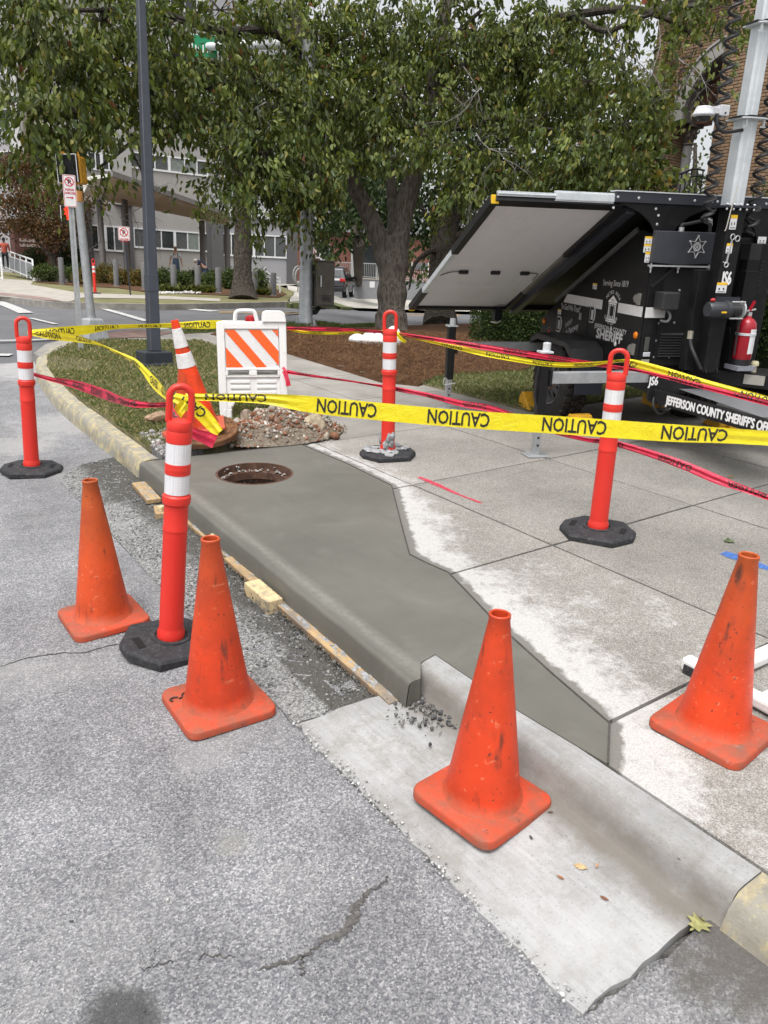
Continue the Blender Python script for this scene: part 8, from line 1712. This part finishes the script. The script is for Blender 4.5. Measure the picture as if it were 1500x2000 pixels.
PB_ = [(60, 30, 11, 90, 70), (35, 100, 11.4, 60, 60), (120, 110, 11, 90, 60), (60, 215, 10.8, 85, 45), (150, 220, 11, 90, 55), (100, 270, 11.2, 80, 40), (200, 40, 11.8, 120, 60), (220, 150, 12, 100, 70), (205, 275, 11.8, 75, 40), (320, 50, 12.4, 95, 70), (300, 170, 12.6, 90, 60), (345, 235, 12.9, 55, 35), (400, 175, 13, 95, 50),
    (430, 20, 13.2, 110, 50), (430, 250, 13, 100, 60), (500, 160, 13.6, 105, 55), (520, 300, 13.2, 100, 60), (470, 345, 12.9, 60, 45), (545, 215, 13.6, 100, 70), (540, 395, 13.4, 60, 40), (560, 25, 14.2, 105, 42), (620, 330, 13.6, 90, 55), (640, 200, 14.2, 100, 70), (600, 420, 14.2, 55, 35), (640, 80, 14.6, 110, 80), (640, 385, 14.4, 40, 40), (740, 60, 15, 120, 90), (730, 190, 14.6, 110, 70), (690, 280, 14.2, 70, 40), (770, 300, 14, 40, 25),
    (840, 60, 15.4, 120, 90), (850, 290, 14.4, 70, 35), (800, 200, 14.6, 90, 60), (885, 370, 14.6, 45, 40), (930, 70, 15.4, 110, 90), (930, 300, 15, 80, 60), (900, 200, 15.2, 80, 60), (1010, 130, 15.2, 110, 80), (1030, 40, 15, 100, 60), (1060, 230, 14.8, 100, 60), (1010, 330, 15.4, 80, 40), (1110, 60, 14.8, 100, 60), (1150, 160, 14.4, 90, 60), (1140, 280, 14, 90, 45), (1220, 240, 13.8, 70, 50), (1230, 300, 13.8, 60, 40), (1180, 330, 14, 80, 35), (1090, 340, 14.6, 80, 30),
    (1210, 30, 14, 50, 30), (1290, 30, 13.2, 70, 35), (1370, 30, 12.8, 60, 30), (1350, 110, 12.5, 40, 40), (1310, 165, 12.4, 30, 35), (1390, 70, 12.6, 40, 30), (1440, 15, 12.6, 40, 18), (1190, 90, 14, 40, 30), (130, 300, 11.6, 55, 25), (602, 140, 13.7, 40, 55), (606, 240, 13.6, 40, 50), (604, 340, 13.5, 36, 40)]
blobs = []
for x, y, d, rx, ry in PB_:
    c = D(x, y, d)-wT; k_ = d/1520; blobs.append((c, (rx*k_, .75, ry*k_), int(rx*ry*.172)))
V, C, TW = cloud(blobs, .124, .50, GREENS, 1.05, 24, .15, .5, 1)
top_extra = [(D(x, -120, d)-wT, (1.6, 1.6, .9), 900) for x, d in ((200, 12.5), (450, 14), (700, 15.5), (950, 15.5), (1200, 14.5))]
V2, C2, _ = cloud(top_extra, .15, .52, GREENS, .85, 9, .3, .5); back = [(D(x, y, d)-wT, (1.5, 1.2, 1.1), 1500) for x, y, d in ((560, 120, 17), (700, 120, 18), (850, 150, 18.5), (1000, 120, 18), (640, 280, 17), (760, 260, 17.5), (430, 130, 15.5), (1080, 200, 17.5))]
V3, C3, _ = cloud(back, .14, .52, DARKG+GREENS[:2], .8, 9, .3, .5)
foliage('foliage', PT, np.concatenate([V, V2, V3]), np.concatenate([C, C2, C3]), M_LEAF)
b = MB()
for c, tw in TW:
    for q in tw[::3]:
        m_ = (c+q)/2+rng.normal(0, .08, 3)+np.array([0, 0, .08]); b.tube([c, m_, q], [.012, .008, .003], 3, cap=False)
part('twigs', b, M_BARKD, PT, kind='stuff')
lm = []
for i in range(4):
    c = [(.08, .115, .03), (.06, .09, .028), (.12, .145, .045), (.19, .18, .05)][i]; Vv = LT*np.array([.135, .135*.54, .135*(.6+.4*i)]); lm.append(fastmesh('leaf', Vv, LF, M_LEAF, np.repeat(np.array([c]), 6, 0)))
LOWB = [q for q in PB_ if q[1] > 200]
for i in range(300):
    x, y, d, rx, ry = LOWB[rng.integers(len(LOWB))]; a = rng.uniform(0, 6.28); q = rng.random()**.5
    p = D(x+rx*q*math.cos(a), y+ry*(.25+.75*abs(q*math.sin(a))), d-.7-.2*rng.random())-wT; o = bpy.data.objects.new('leaf', lm[rng.choice(4, p=[.45, .35, .15, .05])]); COL.objects.link(o); o.parent = PT; o.location = p; dv = Vector(rng.normal(0, .4, 3))+Vector((0, 0, -1)); o.rotation_euler = (dv.to_track_quat('X', 'Z') @ Vector((1, 0, 0)).rotation_difference(Vector((1, 0, 0)))).to_euler(); o.rotation_euler.rotate_axis('X', random.uniform(0, 6.28))
# ---- other trees
def tree(name, label, w, trunk, tr, blobs, size, wid, cols, m, cat='tree', group=None, bark=None, per=9, spread=.3, down=.5, br=(), rough=.05, n=14):
    t = thing(name, label, cat, w, 0, False, group); b = MB(); P = [np.asarray(p)-w for p in trunk]; P = catmull(P, 4); R = np.interp(np.linspace(0, 1, len(P)), np.linspace(0, 1, len(tr)), tr); b.tube(P, [r*(1+random.uniform(-rough, rough)) for r in R], n)
    part('trunk', b, bark or M_BARKD, t, smooth=True)
    if br:
        b = MB()
        for pts, r0, r1 in br: limb([np.asarray(p)-w for p in pts], r0, r1, b, 7)
        part('branch', b, bark or M_BARKD, t, smooth=True)
    V, C, _ = cloud([(np.asarray(c)-w, r, k_) for c, r, k_ in blobs], size, wid, cols, down, per, spread); foliage('crown', t, V, C, m); return t
def B(x, y, d, rx, ry, dens=.12, rd=None): k_ = d/1520; return (D(x, y, d), (rx*k_, rd or rx*k_*.8, ry*k_), int(rx*ry*dens))
w = gpw(860, 632); tree('shade_tree', 'dark dense tree whose trunk stands behind the tilted solar panel', w, [w-[0, 0, .2], D(860, 600, 20.5), D(862, 540, 20.5), D(866, 480, 20.5), D(880, 420, 20.6), D(900, 340, 20.8)], [.52, .36, .33, .34, .28, .2],
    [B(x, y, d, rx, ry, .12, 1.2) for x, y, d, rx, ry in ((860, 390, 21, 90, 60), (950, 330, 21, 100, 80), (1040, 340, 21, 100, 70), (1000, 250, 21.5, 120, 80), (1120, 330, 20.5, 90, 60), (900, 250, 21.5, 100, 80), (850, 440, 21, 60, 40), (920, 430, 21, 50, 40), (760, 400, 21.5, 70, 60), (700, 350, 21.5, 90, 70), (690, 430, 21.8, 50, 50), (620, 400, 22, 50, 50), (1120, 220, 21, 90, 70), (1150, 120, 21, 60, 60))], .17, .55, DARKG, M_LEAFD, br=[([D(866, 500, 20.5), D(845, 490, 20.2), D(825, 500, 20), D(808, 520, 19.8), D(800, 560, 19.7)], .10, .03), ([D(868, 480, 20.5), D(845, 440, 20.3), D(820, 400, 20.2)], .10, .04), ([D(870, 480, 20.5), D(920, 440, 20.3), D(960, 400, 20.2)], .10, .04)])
tree('shade_tree', 'shadowy tree filling the gap left of the big trunk by the entrance', gpw(700, 575), [gpw(700, 575), D(700, 500, 34), D(700, 430, 34)], [.3, .25, .2], [B(x, y, d, rx, ry, .11, 1.8) for x, y, d, rx, ry in ((640, 380, 33, 70, 70), (690, 440, 33, 60, 40), (740, 420, 33, 60, 60), (650, 460, 32.5, 60, 28), (690, 350, 34, 80, 70), (600, 430, 33, 40, 45), (590, 350, 33, 50, 60), (760, 330, 34, 70, 60), (655, 490, 32.3, 45, 18), (840, 470, 33, 50, 60), (840, 530, 32.5, 40, 22))], .26, .55, DARKG+[(.07, .09, .025, 1.5)], M_LEAFD)
tree('maple_tree', 'yellow-green maple in front of the brick hall corner', sat(1290, 640, 0)*0+D(1275, 600, 16.5), [D(1275, 600, 16.5), D(1272, 480, 16.6), D(1262, 400, 16.7), D(1250, 300, 16.8)], [.14, .12, .10, .06], [B(x, y, d, rx, ry, .16, .9) for x, y, d, rx, ry in ((1250, 200, 16.6, 70, 50), (1290, 210, 16.2, 50, 35), (1230, 280, 16.6, 70, 50), (1285, 260, 16.2, 40, 30), (1200, 350, 16.6, 80, 40), (1255, 340, 16.4, 50, 40), (1160, 390, 16.8, 70, 30), (1215, 150, 17, 60, 40), (1260, 390, 16.5, 40, 30), (1110, 400, 17, 70, 30))], .15, .85, [(.09, .12, .03, 4), (.12, .14, .035, 3), (.17, .16, .04, 2), (.06, .085, .025, 3), (.22, .15, .04, .5)], M_LEAF, down=.3)
tree('ivy_tree', 'rust coloured climber on the corner of the brick hall', D(1292, 330, 21.6), [D(1292, 330, 21.6), D(1305, 240, 21.4), D(1312, 120, 21.2)], [.05, .04, .03], [B(x, y, d, rx, ry, .3, .25) for x, y, d, rx, ry in ((1312, 110, 21.3, 16, 45), (1300, 170, 21.4, 18, 40), (1285, 150, 21.4, 20, 30))], .11, .7, [(.16, .085, .03, 4), (.11, .09, .03, 3), (.07, .09, .025, 2)], M_LEAFD, cat='climber')
tree('garden_tree', 'green and rust tree seen through the brick arch', D(1355, 420, 30), [D(1355, 420, 30), D(1357, 350, 30), D(1358, 280, 30)], [.12, .1, .06], [B(x, y, d, rx, ry, .3, .9) for x, y, d, rx, ry in ((1352, 360, 30, 30, 40), (1360, 300, 30, 28, 30), (1365, 260, 30, 22, 25), (1350, 400, 30, 35, 30), (1368, 225, 30, 14, 16))], .17, .7, [(.05, .075, .025, 4), (.08, .10, .03, 3), (.16, .10, .05, 1)], M_LEAFD)
w = gpw(475, 584); tree('oak_tree', 'straight dark trunk with fine drooping foliage across the street', w, [w-[0, 0, .2], D(475, 575, 26), D(474, 545, 26), D(474, 480, 26), D(474, 400, 26), D(470, 300, 26), D(465, 180, 26)], [.62, .44, .33, .29, .27, .24, .2], [B(x, y, d, rx, ry, .30, 1.3) for x, y, d, rx, ry in ((440, 380, 24.5, 45, 25), (470, 330, 25, 60, 50), (428, 335, 25, 32, 40), (520, 360, 25, 45, 35), (545, 400, 24.5, 40, 28), (420, 420, 24.4, 22, 20), (500, 290, 25.5, 70, 50), (440, 240, 25.5, 70, 60), (560, 330, 25, 40, 50), (405, 260, 25.5, 45, 40), (550, 250, 26, 60, 60), (455, 410, 24.2, 25, 22)  )], .10, .45, [(.07, .09, .028, 4), (.05, .07, .022, 4), (.10, .11, .035, 2)], M_LEAFD, per=12, spread=.35, down=.7, br=[([D(474, 340, 26), D(430, 300, 25.6), D(380, 280, 25.4)], .1, .04), ([D(474, 330, 26), D(520, 290, 25.7), D(560, 260, 25.6)], .1, .04)])
w = D(103, 538, 41); tree('japanese_maple', 'spreading reddish brown ornamental maple at the left beside the ramp', w, [w, D(104, 522, 41), D(103, 508, 41), D(98, 490, 41), D(90, 468, 41)], [.25, .2, .17, .13, .08], [B(x, y, d, rx, ry, 1.1, 1.4) for x, y, d, rx, ry in ((40, 350, 41, 50, 22), (30, 400, 41, 45, 22), (80, 390, 40.5, 55, 24), (60, 440, 40.5, 60, 20), (115, 440, 40.5, 45, 22), (20, 330, 41.5, 35, 20), (95, 470, 40.3, 45, 12), (140, 410, 41, 30, 30), (20, 445, 41, 30, 14), (60, 320, 41.5, 30, 20), (185, 390, 41, 22, 12))], .16, .6, [(.085, .045, .02, 4), (.12, .06, .025, 3), (.06, .045, .02, 4), (.17, .085, .03, 1)], M_LEAFD, per=14, spread=.5, down=.2, br=[([D(103, 508, 41), D(115, 485, 41), D(122, 460, 41)], .12, .05), ([D(100, 500, 41), D(80, 480, 41), D(60, 455, 41)], .1, .05), ([D(100, 490, 41), D(104, 460, 41), D(100, 430, 41)], .08, .04)])
tree('small_green_tree', 'small bright green tree between the signal head and the reddish maple', D(120, 535, 43), [D(120, 535, 43), D(120, 450, 43), D(120, 380, 43)], [.1, .09, .06], [B(x, y, d, rx, ry, .3, 1.2) for x, y, d, rx, ry in ((105, 330, 43, 30, 40), (120, 380, 42.5, 35, 35), (110, 430, 42.5, 25, 25), (140, 350, 43, 25, 35))], .19, .6, [(.07, .10, .025, 4), (.05, .075, .022, 3), (.10, .12, .035, 1)], M_LEAFD)
tree('pine_tree', 'dark evergreen peeping in at the far left edge', D(-10, 330, 30), [D(-10, 330, 30), D(-8, 240, 30), D(-6, 170, 30)], [.1, .08, .04], [B(x, y, d, rx, ry, .35, .8) for x, y, d, rx, ry in ((2, 225, 29, 16, 14), (0, 258, 29, 18, 16), (-6, 70, 29, 14, 10))], .16, .35, DARKG, M_LEAFD)
tree('pine_tree', 'dark conifer tip at the right edge below the brick wall', D(1500, 420, 12), [D(1505, 430, 12), D(1505, 400, 12), D(1505, 350, 12)], [.05, .04, .02], [B(1502, 385, 12, 14, 30, .6, .2), B(1510, 420, 12, 20, 30, .6, .2)], .07, .4, DARKG, M_LEAFD)
# far trees that close the view behind the entrance
tree('background_tree', 'far leafy tree mass above the entrance porch', D(780, 560, 75), [D(780, 560, 75), D(780, 480, 75), D(780, 400, 75)], [.5, .4, .3], [B(x, y, d, rx, ry, .05, 4) for x, y, d, rx, ry in ((640, 300, 75, 110, 90), (780, 330, 75, 120, 100), (920, 330, 75, 110, 90), (1050, 380, 75, 110, 70), (840, 430, 74, 100, 50), (1000, 470, 72, 120, 60), (600, 220, 76, 100, 80), (1130, 330, 75, 90, 80))], .55, .6, DARKG+GREENS[:2], M_LEAFD, spread=.9)
# ------------------------------------------------------------------ hedges and shrubs
def shrub(name, label, w, r, n, size, cols, group=None, wid=.6, m=None, box=None, off=None):
    t = thing(name, label, 'hedge' if box else 'shrub', w, 0, False, group); b = MB()
    for i in range(5): a = i*1.3; b.tube([(0, 0, -.1), (.25*r[0]*math.cos(a), .25*r[1]*math.sin(a), r[2]*.5), (.6*r[0]*math.cos(a), .6*r[1]*math.sin(a), r[2]*1.1)], [.02, .015, .008], 5)
    part('stems', b, M_BARKD, t)
    V, C, _ = cloud([((0, 0, r[2]*.85), (r[0], r[1], r[2]*.95), n)], size, wid, cols, .0, 8, size*1.6, .3); foliage('foliage', t, V, C, m or M_LEAFD); return t
HG = [(.035, .06, .018, 4), (.055, .085, .025, 3), (.085, .11, .03, 2), (.022, .04, .014, 3)]
def hedge(label, P0, P1, wd, h, n, size=.045):
    t = thing('hedge', label, 'hedge', P0, 0, False); v = P1-P0; L_ = np.linalg.norm(v[:2]); ang = math.atan2(v[1], v[0]); nn_ = np.array([-v[1], v[0], 0])/L_
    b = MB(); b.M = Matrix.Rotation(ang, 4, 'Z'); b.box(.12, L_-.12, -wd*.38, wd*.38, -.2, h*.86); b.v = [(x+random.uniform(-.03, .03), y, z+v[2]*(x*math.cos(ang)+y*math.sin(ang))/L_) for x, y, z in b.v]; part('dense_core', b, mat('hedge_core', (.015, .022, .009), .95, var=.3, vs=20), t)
    b = MB(); [b.tube([tuple(v*f+np.array([0, 0, -.1])), tuple(v*f+np.array([0, 0, h*.7]))], [.025, .015], 6) for f in np.linspace(.05, .95, 9)]; part('stem', b, M_BARKD, t)
    f = rng.random(n); s = rng.random(n); face = rng.random(n); y = np.where(face < .62, -wd/2*np.sign(nn_ @ (np.array([1, 1, 0])))*0-wd/2*(rng.random(n) < .8)*1.0+wd/2*(rng.random(n) < .2), rng.uniform(-.5, .5, n)*wd); z = np.where(face < .62, s*h, h+0*s)
    side = 1 if (nn_ @ (EYE-P0)) > 0 else -1; y = np.where(face < .62, side*wd/2, y); bump_ = .04*np.sin(f*L_*5)+.03*np.sin(f*L_*11+z*7)
    endm = (face > .92); f = np.where(endm, 0., f); y = np.where(endm, rng.uniform(-.5, .5, n)*wd, y); z = np.where(endm, s*h, z)
    P = v[None]*f[:, None]+nn_[None]*(y*(1+bump_/wd))[:, None]+np.stack([0*z, 0*z, z*(1+bump_)], 1)+rng.normal(0, .025, (n, 3)); Dv = rng.normal(0, 1, (n, 3))+np.array([0, 0, .6])+nn_*side*.7
    V = leafverts(P, Dv, size, .6); ci = rng.choice(4, n, p=[.35, .3, .15, .2]); C = np.array([c[:3] for c in HG])[ci]*rng.uniform(.7, 1.3, (n, 1)); foliage('foliage', t, V, C, M_LEAFD)
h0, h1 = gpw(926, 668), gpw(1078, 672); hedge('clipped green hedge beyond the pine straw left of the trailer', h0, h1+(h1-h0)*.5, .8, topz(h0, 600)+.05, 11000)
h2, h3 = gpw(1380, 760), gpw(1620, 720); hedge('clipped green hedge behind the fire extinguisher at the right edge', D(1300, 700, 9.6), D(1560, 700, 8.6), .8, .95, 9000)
YEL = [(.17, .12, .03, 4), (.12, .10, .03, 3), (.07, .085, .025, 3), (.24, .13, .03, 1)]
GRN = [(.04, .065, .02, 4), (.06, .09, .025, 3), (.09, .115, .03, 2)]
for px, py, rx, h, cols, lab in ((95, 546, 30, 26, GRN, 'low clipped dark hedge on top of the stone wall'), (150, 546, 28, 24, GRN, 'low dark hedge between the stone wall and the yellow shrubs'), (160, 556, 16, 26, YEL, 'yellowish shrub just left of the sign post'), (207, 554, 22, 34, YEL, 'broad yellow shrub behind the small orange post'), (238, 557, 20, 30, YEL, 'yellow shrub beside the second bollard'), (274, 560, 20, 32, YEL, 'yellow green shrub left of the lamp column'), (318, 562, 20, 34, GRN, 'round green shrub right of the lamp column'), (358, 563, 18, 30, GRN, 'green shrub between the two people'), (404, 568, 18, 30, GRN, 'round green shrub under the stooping man'), (376, 547, 14, 18, GRN, 'dark green mound behind the bed between the people'), (420, 546, 12, 14, GRN, 'small dark mound at the foot of the grey pier'), (450, 566, 16, 38, GRN, 'green shrub touching the left side of the far trunk'), (505, 570, 16, 40, GRN, 'green shrub touching the right side of the far trunk'), (470, 546, 20, 20, GRN, 'low green shrub against the wall behind the far trunk'), (540, 552, 12, 22, GRN, 'round dark shrub at the end of the grey wall'), (70, 525, 22, 40, DARKG, 'dark glossy bush under the reddish maple'), (140, 520, 25, 36, DARKG, 'dark bush behind the signal pole')):
    w = D(px, py, {546: 36.5}.get(py, proj(gpw(px, min(max(py, 553), 572)))[2]+.3) if py > 540 else 42); k_ = proj(w)[2]/1520; shrub('shrub', lab, w, (rx*k_, rx*k_*.8, h*k_*.55), int(rx*h*2.4), .11, cols, 'shrubs in the far planting bed', .5)
for px, py, lab in ((320, 571, 'spiky grass tuft left of the front bollards'), (366, 571, 'spiky grass tuft between the two front bollards'), (405, 572, 'spiky grass tuft right of the stooping man'), (513, 577, 'spiky grass tuft right of the far trunk')):
    w = gpw(px, py); t = thing('grass_tuft', lab, 'plant', w, 0, False, 'grass tufts in the far planting bed'); n = 170; a = rng.random(n)*6.28; d = np.stack([np.cos(a), np.sin(a), rng.uniform(.3, 1.2, n)], 1); P = rng.normal(0, .14, (n, 3))*[1, 1, 0]; V = leafverts(P, d, .42, .07); C = np.array([(.12, .14, .04)])*rng.uniform(.5, 1.5, (n, 1)); foliage('blades', t, V, C, M_LEAFD, kind=None)
stones('white_pebbles', 160, lambda: gps(rng.uniform(300, 392), rng.normal(572.5, .8), .02), (.03, .07), [(.6, .59, .57), (.45, .44, .42)])
